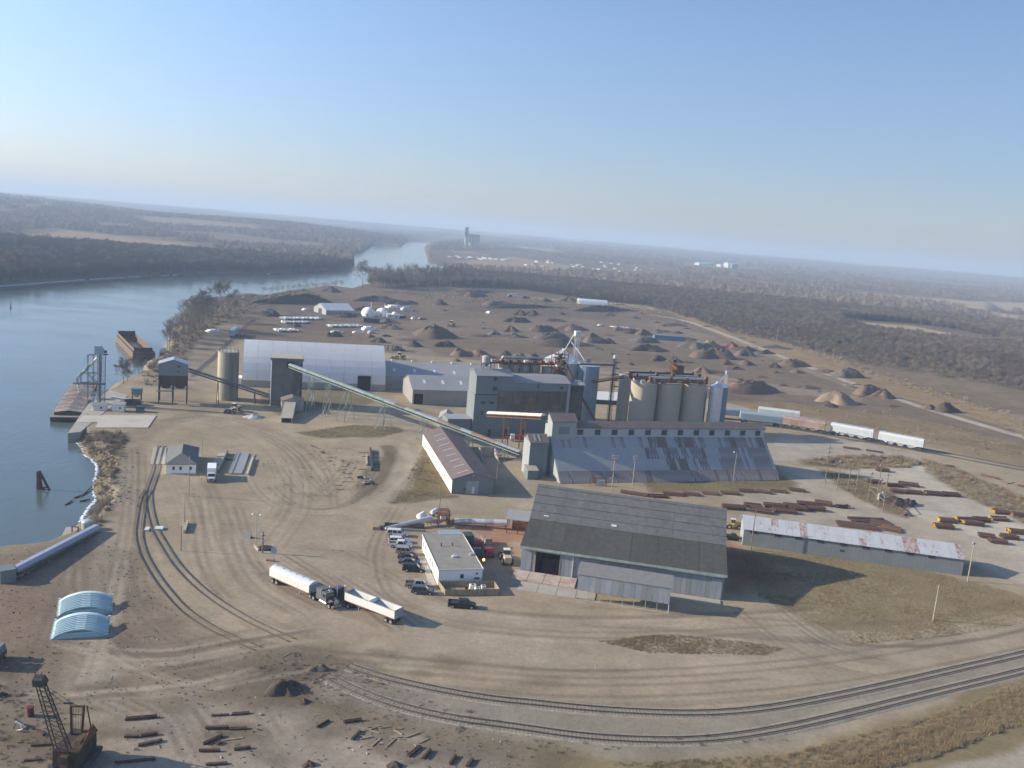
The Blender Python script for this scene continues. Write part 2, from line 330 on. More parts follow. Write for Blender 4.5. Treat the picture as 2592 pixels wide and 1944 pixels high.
# wood and fields far away
far_m = (RR > 560); GC[far_m] = C_FOREST
fld = (N3 > .60) & (RR > 1500); GC[fld] = (.21, .175, .13)
fld2 = (fbm(GX, GY, 700, 3, 21) > .60) & (RR > 2600); GC[fld2] = (.27, .22, .165)
zone(P2('F1', (560, 455), (900, 490), (1250, 530), (1650, 560), (1600, 620), (1250, 600), (850, 580), (100, 520)), (.34, .255, .17), 12)
zone(P2('F1', (0, 620), (480, 655), (480, 685), (0, 640)), (.36, .30, .22), 6)
zone(P2('F1', (1250, 410), (2210, 480), (2210, 500), (1300, 440)), (.30, .24, .18), 15)
zone(P2('F4', (750, 645), (1900, 730), (1890, 800), (1500, 740), (900, 670)), (.44, .36, .27), 10)
zone(P2('F4', (1920, 810), (2210, 850), (2210, 885), (1950, 840)), (.44, .37, .28), 6)
zone(P2('F4', (1900, 725), (2300, 745), (2300, 810), (2050, 800)), (.44, .37, .28), 6)
zone(P2('F4', (780, 900), (1250, 935), (1650, 1010), (1620, 1060), (1200, 1010), (1000, 960)), (.44, .34, .22), 5)
zone(P2('F3', (0, 590), (350, 620), (330, 660), (0, 610)), (.33, .25, .18), 14)
zone(P2('F2', (1700, 720), (2210, 680), (2600, 740), (2900, 800), (2500, 790), (1900, 770)), (.33, .26, .18), 10)
zone(P2('F3', (500, 750), (1250, 790), (1250, 840), (500, 790)), (.24, .19, .15), 10, .7)
# the yard
zone(D((300, 760), (520, 640), (640, 618), (770, 625), (1010, 632), (1400, 660), (1620, 750), (1880, 850), (2300, 1000), (2300, 930), (2260, 900), (2300, 1100), (2300, 1700), (-200, 1700), (-200, 1180), (150, 1000), (140, 930), (250, 830)), C_DIRT, 4)
zone(D((330, 820), (380, 735), (520, 645), (640, 618), (1010, 630), (1440, 672), (1620, 755), (1860, 845), (2110, 890), (2300, 975), (2300, 1010), (1980, 940), (1560, 868), (1250, 800), (820, 760), (520, 735), (430, 790)), C_MULCH, 4)
for P, c, o in ((((860, 700), (1000, 690), (1250, 690), (1450, 700), (1640, 770), (1500, 770), (1300, 740), (1000, 730)), (.24, .20, .165), .6),
                (((720, 690), (830, 690), (950, 770), (1300, 800), (1500, 820), (1490, 835), (1200, 815), (900, 790), (790, 720)), (.29, .245, .20), .7),
                (((1400, 690), (1560, 730), (1700, 790), (1560, 780), (1420, 720)), (.26, .21, .165), .7),
                (((1250, 790), (1500, 805), (1850, 855), (1860, 866), (1500, 830), (1240, 805)), (.33, .29, .24), .6),
                (((600, 640), (900, 650), (900, 680), (760, 720), (640, 710)), (.15, .125, .11), .6),
                (((1000, 640), (1380, 665), (1300, 690), (1000, 672)), (.14, .115, .10), .6),
                (((400, 700), (520, 700), (500, 740), (430, 900), (350, 860)), (.30, .255, .205), .7)):
    zone(D(*P), c, 3, o, patch=.4)
for i in range(46):                         # streaks the loaders leave in the compost yard
    a = g('D', R.uniform(620, 1750), R.uniform(650, 860)); b = a + Vector((R.uniform(25, 110), R.uniform(-30, 12), 0))
    stroke([[a.x, a.y], [(a.x + b.x) / 2, (a.y + b.y) / 2 + R.uniform(-5, 5)], [b.x, b.y]], R.uniform(1, 6), R.choice([(.28, .235, .19), (.115, .09, .075), (.22, .18, .15)]), R.uniform(.25, .6), 2)
C_DRY = (.27, .205, .125)
zone(D((1560, 868), (1700, 868), (1990, 905), (2300, 985), (2300, 1040), (2100, 990), (1900, 930), (1620, 880)), C_DRY, 3, .8, patch=.4)
zone(D((1440, 672), (1480, 668), (1700, 740), (2000, 840), (2300, 935), (2300, 960), (1950, 860), (1640, 762)), (.33, .245, .15), 2, .9, patch=.4)
stroke(D((1405, 680), (1475, 690), (1560, 720), (1700, 775), (1900, 850), (2050, 898), (2250, 955)), 6.0, (.47, .42, .35), .95, 1.2)
zone(D((1850, 690), (2300, 880), (2300, 930), (2000, 840), (1700, 735)), (.24, .19, .13), 10, .8, patch=.5)
# gravel yards on the right
zone(D((1590, 985), (1700, 940), (1800, 945), (1990, 985), (1960, 1000), (1800, 1010), (1740, 990), (1690, 1010)), (.42, .385, .335), 2, .9, patch=.3)
zone(D((1570, 1062), (1720, 1062), (1690, 1005), (1760, 1010), (1830, 1060), (1960, 1100), (2070, 1130), (2300, 1180), (2300, 1290), (2090, 1215), (1600, 1115)), (.43, .385, .32), 1.5)
zone(D((1830, 1015), (1990, 1000), (2090, 1055), (2120, 1070), (2300, 1140), (2300, 1240), (1960, 1110), (1880, 1085), (1960, 1060), (1870, 1040)), (.52, .48, .41), 2)
zone(D((2000, 1000), (2300, 1080), (2300, 1130), (2090, 1050)), (.40, .34, .26), 2)
stroke(D((1690, 1005), (1760, 1030), (1850, 1085), (1960, 1130), (2100, 1170), (2260, 1220)), 7, (.45, .40, .325), .8, 2)
zone(D((1720, 992), (1800, 985), (1940, 985), (1990, 1000), (1830, 1016), (1740, 1006)), C_GRASS, 2, .9, patch=.4)
zone(D((1990, 990), (2060, 1010), (2300, 1110), (2300, 1170), (2080, 1070), (2000, 1020)), (.21, .175, .11), 2, .85, patch=.4)
zone(D((1385, 1038), (1700, 1030), (1730, 1045), (1720, 1062), (1400, 1062)), (.22, .19, .115), 1.5)
zone(D((1770, 1015), (1860, 1030), (1900, 1050), (1965, 1095), (1960, 1120), (1860, 1082)), (.20, .175, .11), 1.5)
# lawn at the right, verge at the bottom
zone(D((1600, 1190), (1650, 1180), (1860, 1205), (2075, 1250), (2300, 1310), (2300, 1330), (2050, 1375), (1930, 1380), (1850, 1392), (1760, 1345), (1640, 1290), (1590, 1220)), (.285, .24, .15), 1.5, patch=.25)
zone(D((1570, 1170), (1650, 1200), (1680, 1250), (1580, 1280), (1560, 1200)), (.27, .12, .08), 3, .85, patch=.4)
zone(D((1280, 1385), (1340, 1368), (1440, 1370), (1600, 1385), (1700, 1400), (1650, 1415), (1400, 1410), (1310, 1400)), (.215, .18, .10), .8, patch=.35)
zone(D((1150, 1590), (1240, 1620), (1450, 1645), (1700, 1625), (1950, 1555), (2100, 1500), (2300, 1430), (2300, 1720), (1150, 1720)), (.26, .215, .13), 1.2, patch=.4)
zone(D((1900, 1700), (2212, 1610), (2300, 1590), (2300, 1720)), (.42, .38, .315), .8)
zone(D((900, 985), (915, 960), (970, 1040), (985, 1062), (850, 1087), (880, 1050)), (.215, .175, .095), .8, patch=.3)
zone(D((640, 935), (760, 918), (850, 920), (880, 930), (830, 942), (700, 945)), (.205, .175, .105), .8, patch=.3)
zone(D((840, 965), (870, 1000), (850, 1040), (800, 1078), (770, 1080), (780, 1020), (820, 985)), (.18, .15, .105), 1, .95, patch=.35)
stroke(P2('Z8', (1085, 330), (1110, 400), (1165, 520), (1130, 640), (1000, 780), (850, 975)), 2.4, (.10, .085, .065), .85, .8)
stroke(P2('Z8', (800, 360), (900, 470), (925, 580), (850, 720), (700, 850), (480, 980)), 3.5, (.15, .125, .09), .75, 1.5)
stroke(P2('Z8', (870, 985), (1100, 975), (1400, 920), (1560, 915)), 1.6, (.13, .115, .085), .7, .8)
zone(D((640, 800), (800, 820), (800, 880), (660, 905), (600, 900), (560, 870)), (.18, .155, .10), 1, .85, patch=.4)
zone(D((170, 930), (260, 935), (280, 945), (255, 1010), (235, 1100), (215, 1150), (195, 1130), (205, 1000)), (.205, .17, .105), 1.2, patch=.5)
zone(D((330, 780), (420, 690), (500, 650), (640, 622), (700, 640), (560, 660), (440, 720), (390, 800)), (.20, .165, .115), 2, .8, patch=.4)
# road sweep and brown dirt at the left, darker towards the bottom corner
zone(D((-50, 1200), (200, 1160), (300, 1200), (330, 1290), (420, 1370), (620, 1400), (560, 1480), (480, 1520), (60, 1500), (-50, 1480)), (.215, .172, .138), 3, .85, patch=.25)
zone(D((-50, 1270), (130, 1280), (90, 1350), (70, 1450), (-50, 1450)), (.26, .18, .135), 2, .4, patch=.6)
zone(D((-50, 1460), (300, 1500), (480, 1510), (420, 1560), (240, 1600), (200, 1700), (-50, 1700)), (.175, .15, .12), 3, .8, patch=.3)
zone(D((300, 1540), (480, 1510), (700, 1530), (900, 1590), (1100, 1640), (1100, 1700), (200, 1700)), (.34, .30, .26), 2, .8, patch=.2)
zone(D((470, 1500), (560, 1440), (650, 1400), (760, 1430), (900, 1500), (1050, 1540), (1000, 1560), (760, 1510), (640, 1540), (540, 1530)), (.165, .14, .11), 2, .75, patch=.5)
zone(D((470, 1200), (560, 1130), (850, 1130), (850, 1250), (1100, 1330), (1700, 1370), (2300, 1345), (2300, 1400), (1700, 1470), (1200, 1450), (760, 1370), (560, 1280)), (.395, .335, .265), 4, .75)
zone(D((180, 895), (335, 897), (325, 920), (245, 922), (225, 912), (165, 912)), (.50, .46, .39), .4, warp=False)
stroke(D((260, 1100), (270, 1000), (300, 930), (420, 895), (470, 880)), 6, (.17, .14, .11), .4, 3)
stroke(D((180, 1500), (230, 1250), (262, 1080), (275, 1000)), 5, (.40, .35, .28), .5, 2)
stroke(D((620, 912), (760, 895), (880, 905), (900, 940), (880, 1000), (860, 1050), (800, 1090)), 6, (.43, .375, .30), .7, 2)
stroke(D((500, 915), (640, 900), (780, 875), (820, 885)), 5, (.42, .37, .30), .7, 2)
stroke(D((470, 880), (560, 882), (900, 905), (1130, 990), (1160, 1060)), 4, (.40, .35, .28), .4, 2)
stroke(D((800, 1120), (1000, 1085), (1140, 1075), (1160, 1100)), 8, (.40, .345, .27), .6, 2)
zone(D((540, 1410), (640, 1395), (760, 1430), (920, 1520), (1080, 1590), (1250, 1640), (1150, 1700), (900, 1640), (760, 1560), (640, 1510), (560, 1480)), (.155, .13, .10), 2.5, .7, patch=.5)
for i in range(60):
    a = g('D', R.uniform(-30, 1200), R.uniform(1400, 1640)); r_ = R.uniform(.8, 3.5); zone([[a.x + r_ * 1.6 * math.cos(q), a.y + r_ * math.sin(q)] for q in np.linspace(0, 6.28, 7)[:-1]], R.choice([(.13, .105, .08), (.16, .135, .09), (.40, .36, .30), (.20, .165, .13)]), r_ * .5, R.uniform(.3, .7), patch=.6)
for P, c, o in ((((1090, 1230), (1130, 1235), (1250, 1250), (1240, 1262), (1100, 1245)), (.37, .155, .10), .75), (((960, 1130), (1140, 1140), (1130, 1170), (1080, 1180), (1020, 1150)), (.42, .20, .13), .7),
                (((1060, 1170), (1130, 1180), (1110, 1220), (1060, 1200)), (.36, .20, .14), .5), (((1110, 1240), (1240, 1255), (1240, 1285), (1120, 1258)), (.44, .39, .32), .8)):
    zone(D(*P), c, .8, o, patch=.35)
zone(D((700, 1480), (900, 1560), (1100, 1600), (1250, 1625), (1450, 1635), (1700, 1605), (2300, 1420), (2300, 1390), (1700, 1520), (1450, 1545), (1200, 1525), (900, 1470), (760, 1440)), (.29, .27, .235), 2, .8, patch=.3)
# curving tyre marks
yard_paths = [((330, 1290), (420, 1380), (640, 1420), (900, 1440), (1300, 1475), (1800, 1440), (2260, 1350)), ((230, 1200), (250, 1330), (380, 1430), (600, 1450)), ((560, 1010), (600, 1080), (700, 1110), (800, 1070), (840, 1000)),
              ((450, 1050), (470, 1180), (560, 1290), (800, 1370)), ((100, 1400), (300, 1450), (560, 1400), (700, 1380)), ((260, 960), (250, 1100), (200, 1300), (130, 1480)), ((420, 900), (600, 960), (640, 1080), (560, 1180)),
              ((880, 1100), (820, 1200), (880, 1330), (1300, 1370), (1800, 1340)), ((1250, 1340), (1700, 1370), (2000, 1390), (2260, 1330)), ((640, 1180), (760, 1250), (900, 1350)), ((350, 905), (450, 895), (640, 950), (720, 1060)),
              ((1640, 1290), (1700, 1340), (1790, 1400), (1900, 1420)), ((150, 1500), (420, 1480), (560, 1440)), ((380, 960), (480, 1080), (500, 1250), (640, 1330)), ((300, 1470), (420, 1520), (470, 1620))]
for P in yard_paths:
    Q = smooth(D(*P), 2)
    for j in range(9):
        off = R.gauss(0, 5.0); q = []
        i0 = R.randint(0, len(Q) // 2); i1 = min(len(Q), i0 + R.randint(len(Q) // 3, len(Q)))
        for i in range(i0, i1):
            t = Q[min(i + 1, len(Q) - 1)] - Q[max(i - 1, 0)]; t = t / (np.linalg.norm(t) + 1e-6); q.append(Q[i] + np.array([-t[1], t[0]]) * off)
        if len(q) < 3: continue
        c, o = R.choice([((.17, .14, .11), .38), ((.43, .38, .31), .38), ((.22, .18, .14), .42)])
        for dx in (-.95, .95):
            stroke([[p[0] + dx * .9, p[1] + dx * .3] for p in q], .45, c, o * R.uniform(.6, 1.1), .45, 0)
# cloudy variation
GC *= (0.80 + .40 * N1)[..., None] ** .9 * (0.9 + .2 * N2)[..., None]
bk = np.clip(1 - np.abs(RD - 2.5) / 6, 0, 1) * (RR < 900); GC = GC * (1 - .45 * bk[..., None]) + np.array((.13, .12, .10)) * .45 * bk[..., None]
GC *= np.array((.88, .87, .82)); nv, nh = GX.shape
me = bpy.data.meshes.new('ground'); me.vertices.add(nv * nh); me.vertices.foreach_set('co', np.stack([GX, GY, GZ], -1).astype(np.float32).ravel())
ii = (np.arange(nv - 1)[:, None] * nh + np.arange(nh - 1)[None, :]).ravel()
quads = np.stack([ii, ii + nh, ii + nh + 1, ii + 1], -1)[:, ::-1].astype(np.int32)
me.loops.add(quads.size); me.loops.foreach_set('vertex_index', quads.ravel()); me.polygons.add(len(quads))
me.polygons.foreach_set('loop_start', np.arange(0, quads.size, 4, dtype=np.int32)); me.polygons.foreach_set('loop_total', np.full(len(quads), 4, np.int32))
me.polygons.foreach_set('use_smooth', np.ones(len(quads), bool)); me.update(calc_edges=True)
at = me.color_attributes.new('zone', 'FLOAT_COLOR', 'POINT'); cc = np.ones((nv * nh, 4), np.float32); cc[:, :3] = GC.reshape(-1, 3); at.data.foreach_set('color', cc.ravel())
m, nt, b = newmat('bare_ground'); vc = N(nt, 'ShaderNodeVertexColor', layer_name='zone')
v = coords(nt); n1 = noise(nt, v, .9, 8, .7); n2 = noise(nt, v, .12, 5, .6); n3 = noise(nt, v, 3.5, 3, .6)
o = mixc(nt, 1.0, vc.outputs[0], ramp(nt, n1, (.84, .83, .82), (1.14, 1.14, 1.14), .3, .7), 'MULTIPLY')
o = mixc(nt, 1.0, o, ramp(nt, n2, (.86, .85, .84), (1.12, 1.12, 1.12), .3, .7), 'MULTIPLY')
o = mixc(nt, 1.0, o, ramp(nt, n3, (.5, .47, .43), (1, 1, 1), .28, .42), 'MULTIPLY')
nt.links.new(o, b.inputs['Base Color']); b.inputs['Roughness'].default_value = 1.0; b.inputs['Specular IOR Level'].default_value = .05
bp = N(nt, 'ShaderNodeBump'); bp.inputs['Strength'].default_value = .5; bp.inputs['Distance'].default_value = .12; nt.links.new(n1, bp.inputs['Height']); nt.links.new(bp.outputs[0], b.inputs['Normal'])
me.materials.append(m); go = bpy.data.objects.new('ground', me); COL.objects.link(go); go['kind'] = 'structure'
print('ground built')
# ---- water
m, nt, b = newmat('river_water'); b.inputs['Base Color'].default_value = (.085, .115, .11, 1); b.inputs['Roughness'].default_value = .10; b.inputs['IOR'].default_value = 1.33
v = coords(nt, (1, .35, 1)); w1 = noise(nt, v, .42, 7, .75); v2 = coords(nt, (.5, 1, 1)); w2 = noise(nt, v2, .035, 4, .6)
ad = N(nt, 'ShaderNodeMath', operation='MULTIPLY'); nt.links.new(w1, ad.inputs[0]); nt.links.new(ramp(nt, w2, (.15, .15, .15), (1, 1, 1), .35, .65), ad.inputs[1])
bp = N(nt, 'ShaderNodeBump'); bp.inputs['Strength'].default_value = .4; bp.inputs['Distance'].default_value = .3; nt.links.new(ad.outputs[0], bp.inputs['Height']); nt.links.new(bp.outputs[0], b.inputs['Normal'])
o = MB().sheet([[(-1500, -300, WATER_Z), (200, -300, WATER_Z)], [(-1500, 7200, WATER_Z), (200, 7200, WATER_Z)]]).build('river', m); o['kind'] = 'structure'
# ---- shore ice
def iceline(pts, n, w, name, label, share=None):
    P = np.array([[*g(k, x, y, WATER_Z)[:2]] for k, x, y in pts]); mb = MB()
    for i in range(n):
        t = R.random() * (len(P) - 1); j = int(t); p = P[j] * (1 - t + j) + P[j + 1] * (t - j); r = R.uniform(.3, 1.0) * w
        mb.dome(p[0] + R.gauss(0, w * .3), p[1] + R.gauss(0, w * .3), WATER_Z - .15, r, R.uniform(.25, .6) * min(w, 1.4), n=7, m=2)
    o = mb.build(name, mt_ice, None, True); return tagp(o, label, 'ice', kind='stuff')
iceline([('Z6', 940, 5), ('Z6', 1010, 40), ('Z6', 1080, 120), ('Z6', 1090, 200), ('Z6', 1050, 320), ('Z6', 1050, 430), ('Z6', 1075, 520), ('Z6', 1000, 590), ('Z6', 960, 660), ('Z6', 895, 760)], 420, .55, 'shore_ice', 'white broken ice along the near bank above the loading conveyor')
iceline([('Z1', 840, 1400), ('Z1', 900, 1460), ('Z1', 950, 1530), ('Z1', 1010, 1580)], 110, .5, 'shore_ice', 'short run of white ice at the foot of the rocky bank below the dock')
mb = MB(); P = [g(k, x, y, WATER_Z) for k, x, y in (('F1', -300, 958), ('F1', 0, 932), ('F1', 700, 879), ('F1', 1200, 849), ('F1', 1800, 824), ('F1', 2150, 829), ('F2', 110, 826))]
for a, c in zip(P, P[1:]): mb.beam(a + Vector((0, 0, .1)), c + Vector((0, 0, .1)), 2.2, .5)
tagp(mb.build('shelf_ice', mt_ice), 'thin white line of ice along the far wooded bank', 'ice', kind='stuff')
# ---- rocks on the bank
mb = MB(); mrock = M('bank_rubble', (.22, .20, .17), .95, 0, .35, .8)
BK = [g(k, x, y, -1.2) for k, x, y in (('Z1', 900, 1330), ('Z1', 1000, 1500), ('Z6', 1130, 60), ('Z6', 1130, 250), ('Z6', 1120, 450), ('Z6', 1050, 640))]
for i in range(620):
    t = R.random() * 4.999; j = int(t); p = BK[j].lerp(BK[j + 1], t - j) + Vector((R.gauss(2.5, 3.2), R.gauss(0, 2), 0)); s_ = R.uniform(.15, .55)
    z0 = tz(p.x, p.y); mb.add([(p.x + s_ * R.uniform(-1, 1), p.y + s_ * R.uniform(-1, 1), z0 + s_ * R.uniform(-.3, .9)) for _ in range(5)], [(0, 1, 2), (0, 2, 3), (0, 3, 4), (0, 4, 1), (1, 3, 2), (1, 4, 3)])
tagp(mb.build('bank_rubble', mrock), 'grey rubble strewn down the grassy bank beside the dock', 'rocks', kind='stuff')
# ================================================================= the plant
rad = math.radians
def frame(name, label, cat, A, ang, group=None, z=0.0):
    return thing(name, label, cat, (A[0], A[1], z), rad(ang), group)
def gable(t, L, Dp, eave, ridge, mw, mr, axis='x', over=.3, th=.18, z0=-.4, roofname='roof_slope', x0=0.0, y0=0.0):
    """walls with gables and two roof slopes; axis = direction of the ridge in the thing's frame"""
    if axis == 'x':
        MB().prismx([(y0, z0), (y0 + Dp, z0), (y0 + Dp, eave), (y0 + Dp / 2, ridge), (y0, eave)], x0, x0 + L).build('wall', mw, t)
        s = (ridge - eave) / (Dp / 2)
        for sg in (0, 1):
            ya, yb = (y0 - over, y0 + Dp / 2) if sg == 0 else (y0 + Dp / 2, y0 + Dp + over); za, zb = (eave - over * s, ridge) if sg == 0 else (ridge, eave - over * s)
            MB().prismx([(ya, za + .02), (yb, zb + .02), (yb, zb + th), (ya, za + th)], x0 - over, x0 + L + over).build(roofname, mr, t)
    else:
        MB().prismy([(x0, z0), (x0 + L, z0), (x0 + L, eave), (x0 + L / 2, ridge), (x0, eave)], y0, y0 + Dp).build('wall', mw, t)
        s = (ridge - eave) / (L / 2)
        for sg in (0, 1):
            xa, xb = (x0 - over, x0 + L / 2) if sg == 0 else (x0 + L / 2, x0 + L + over); za, zb = (eave - over * s, ridge) if sg == 0 else (ridge, eave - over * s)
            MB().prismy([(xa, za + .02), (xb, zb + .02), (xb, zb + th), (xa, za + th)], y0 - over, y0 + Dp + over).build(roofname, mr, t)
def opening(t, name, x0, x1, z0, z1, mat, y=0.0, proud=.06, frame_=None):
    o = MB().box(x0, x1, y - proud, y + .05, z0, z1).build(name, mat, t)
    if frame_:
        w = .12; mb = MB()
        mb.box(x0 - w, x0, y - proud - .05, y + .04, z0 - w, z1 + w).box(x1, x1 + w, y - proud - .05, y + .04, z0 - w, z1 + w).box(x0, x1, y - proud - .05, y + .04, z1, z1 + w)
        mb.build('frame', frame_, o)
    return o
# ---- the white fabric storage building
t = frame('fabric_storage_building', 'long white fabric arched storage building behind the concrete tower', 'building', (-117.5, 380.8), 15.5)
arch = [(0, 2.8), (.2, 5.0), (1.1, 7.5), (2.7, 10.0), (4.9, 12.6), (7.6, 15.0), (10.3, 17.1), (13, 18.9)]
arch = arch + [(26 - y, z) for y, z in reversed(arch[:-1])]
MB().box(0, 62.5, 0, .5, -.4, 2.8).box(0, 62.5, 25.5, 26, -.4, 2.8).box(0, .5, .5, 25.5, -.4, 2.8).box(62, 62.5, .5, 25.5, -.4, 2.8).build('base_wall', mt_conclight, t)
xs = [0.0] + [2.3 + 6.72 * i for i in range(9)] + [62.5]; xs[1] = 6.3
xs = [i * 6.25 for i in range(11)]
for i in range(10):
    a, b_ = xs[i], xs[i + 1]; rows = []
    for y, z in arch:
        cy, cz = 0.0, 0.0
        rows.append([(a + .1, y, z), (a + 1.2, y + cy * .6, z + cz * .7), ((a + b_) / 2, y + cy, z + cz), (b_ - 1.2, y + cy * .6, z + cz * .7), (b_ - .1, y, z)])
    o = MB().sheet(rows).build('fabric_panel', mt_fabric, t); sol = o.modifiers.new('t', 'SOLIDIFY'); sol.thickness = .04; sol.offset = -1
for x in xs:
    mb = MB()
    for p, q in zip(arch, arch[1:]): mb.beam((min(max(x, .15), 62.35), p[0], p[1]), (min(max(x, .15), 62.35), q[0], q[1]), .12, .03)
    mb.build('rib', mt_offwhite, t)
for x in (.3, 62.2): MB().prismx([(y, z - .1) for y, z in arch][::-1] if False else [(y, z - .1) for y, z in arch[::-1]], x - .1, x + .1).build('end_wall', mt_fabric, t)
opening(t, 'door', 49.9, 55.6, .0, 6.6, mt_black, y=.1, proud=.55, frame_=mt_greywall)
MB().box(-4.5, -.2, 2, 9, -.3, 3.2).build('side_annex', mt_offwhite, t); opening(t, 'annex_window', -3.6, -1.8, 1.5, 2.4, mt_glass, y=2)
# ---- long pale warehouse behind
t = frame('long_warehouse', 'long low pale grey warehouse running behind the white fabric building', 'building', (-58.3, 402.0), 12.5)
gable(t, 88, 34, 6.4, 10.6, mt_greywall, mt_greyroof)
for i in range(9): MB().cyl(4 + i * 9.6, 17, 10.5, 11.5, .45, 10).build('roof_vent', mt_offwhite, t)
mk = M('translucent_skylight', (.62, .64, .64), .5)
for i in range(9):
    x = 4 + i * 9.4; s = (10.6 - 6.4) / 17; MB().prismx([(4.5, 6.6 + 4.5 * s), (8.0, 6.6 + 8 * s), (8.0, 6.66 + 8 * s), (4.5, 6.66 + 4.5 * s)], x, x + 1.1).build('skylight', mk, t)
# ---- nearer grey gabled warehouse
t = frame('grey_warehouse', 'grey gabled warehouse with a dark open door and roof skylights', 'building', (-41.9, 372.8), 17.1)
gable(t, 34, 25, 6.3, 10.4, mt_greywall, mt_greyroof)
opening(t, 'door', .6, 4.7, 0, 4.7, mt_black, frame_=mt_offwhite)
for i in range(4):
    x = 5.5 + i * 8.2; s = (10.4 - 6.3) / 12.5; MB().prismx([(5, 6.5 + 5 * s), (8.2, 6.5 + 8.2 * s), (8.2, 6.57 + 8.2 * s), (5, 6.57 + 5 * s)], x, x + 1.1).build('skylight', mk, t)
# ---- concrete tower
t = frame('concrete_tower', 'tall square dark-stained concrete tower with a pale slab roof', 'tower', (-95.5, 346.6), 15.2)
MB().box(0, 12.1, 0, 11, -.4, 18.4).build('wall', mt_concdark, t)
MB().box(-.35, 12.45, -.35, 11.3, 18.4, 19.1).build('parapet', mt_concdark, t); MB().box(-.2, 12.3, -.2, 11.15, 19.1, 19.3).build('roof_slab', mt_conclight, t)
MB().tube((.1, -.25, 0), (.1, -.25, 18), .18, n=6).build('downpipe', mt_offwhite, t)
MB().box(6.0, 8.6, -.1, .1, 15.2, 17.8).build('conveyor_opening', mt_black, t)
MB().box(11.3, 12.14, -.06, 5, 1, 17).build('stain_panel', M('rust_brown_stain', (.11, .065, .045), .9, 0, .35, .4, (1, 1, .3)), t)
# ---- little gabled receiving shed and its covered ramp
A = g('Z2', 1603, 1062); A2 = g('Z2', 1850, 1062); an = math.degrees(math.atan2(A2.y - A.y, A2.x - A.x))
t = frame('receiving_shed', 'small gabled shed with brown roof at the foot of the concrete tower', 'shed', A, 17)
gable(t, 8.4, 7, 3.9, 5.3, mt_bluelight, mt_brownroof, axis='y'); opening(t, 'door', 1.2, 5.2, 0, 3.4, mt_black)
t = frame('covered_ramp', 'long cream canopy sloping out of the small gabled shed toward the road', 'ramp', A, 11)
MB().prismx([(-20, 0), (-.3, 0), (-.3, 3.6), (-20, 1.6)], 1.3, 1.6).build('side_wall', mt_conclight, t); MB().prismx([(-20, 0), (-.3, 0), (-.3, 3.6), (-20, 1.6)], 4.9, 5.2).build('side_wall', mt_conclight, t)
MB().prismx([(-20.3, 1.65), (-.3, 3.65), (-.3, 3.85), (-20.3, 1.85)], 1.1, 5.4).build('roof', mt_conclight, t)
# ---- blue hopper house on legs
t = frame('hopper_house', 'blue gabled hopper house on steel legs with rusty bins beneath', 'building', (-134.8, 333.1), 19.1)
gable(t, 10.6, 7, 15.4, 17.2, mt_blue, mt_galv, axis='y', z0=11)
mrd = M('dark_red_rust_bin', (.085, .045, .04), .85, .1, .3, .5)
for x0, x1 in ((.2, 5.15), (5.3, 10.4)):
    MB().box(x0, x1, .2, 6.8, 7.6, 11).frust([(x0 + 1.4, 2, 5.6), (x1 - 1.4, 2, 5.6), (x1 - 1.4, 5, 5.6), (x0 + 1.4, 5, 5.6)], [(x0, .2, 7.6), (x1, .2, 7.6), (x1, 6.8, 7.6), (x0, 6.8, 7.6)]).build('bin', mrd, t)
for x in (.25, 5.2, 10.3):
    for y in (.3, 6.6): MB().box(x - .22, x + .22, y - .22, y + .22, -.3, 11).build('leg', mt_dark, t)
MB().box(-.6, 5.2, -1.3, .2, 5.0, 5.25).build('platform', mt_darkgreen, t)
opening(t, 'window', 6.9, 7.7, 14.2, 14.9, mt_dark); opening(t, 'window', 6.6, 7.6, 12.4, 12.9, mt_dark)
# ---- concrete silo
def silo(name, label, x, y, r, h, mat, group=None, top=mt_conc, rail=True, n=40):
    t = thing(name, label, 'silo', (x, y, 0), rad(18), group)
    MB().cyl(0, 0, -.5, h, r, n).build('shell', mat, t, True)
    MB().cyl(0, 0, h, h + .25, r + .15, n).build('roof_slab', top, t, True)
    return t
t = silo('concrete_silo', 'single tall cream concrete silo beside the fabric building', -114.3, 352, 4.1, 19.4, M('cream_stained_silo', (.45, .41, .31), .9, 0, .1, .3, (1, 1, .3), stain=(.16, .15, .13), stain_amt=(.42, .62), stain_scale=.16, stain_stretch=(1, 1, .05)))
for i in range(14):
    a = i * .45; MB().box(3.7 * math.cos(a) - .15, 3.7 * math.cos(a) + .15, 3.7 * math.sin(a) - .15, 3.7 * math.sin(a) + .15, 19.6, 20.5).build('roof_block', mt_conc, t)
for y in (1, 12): pass
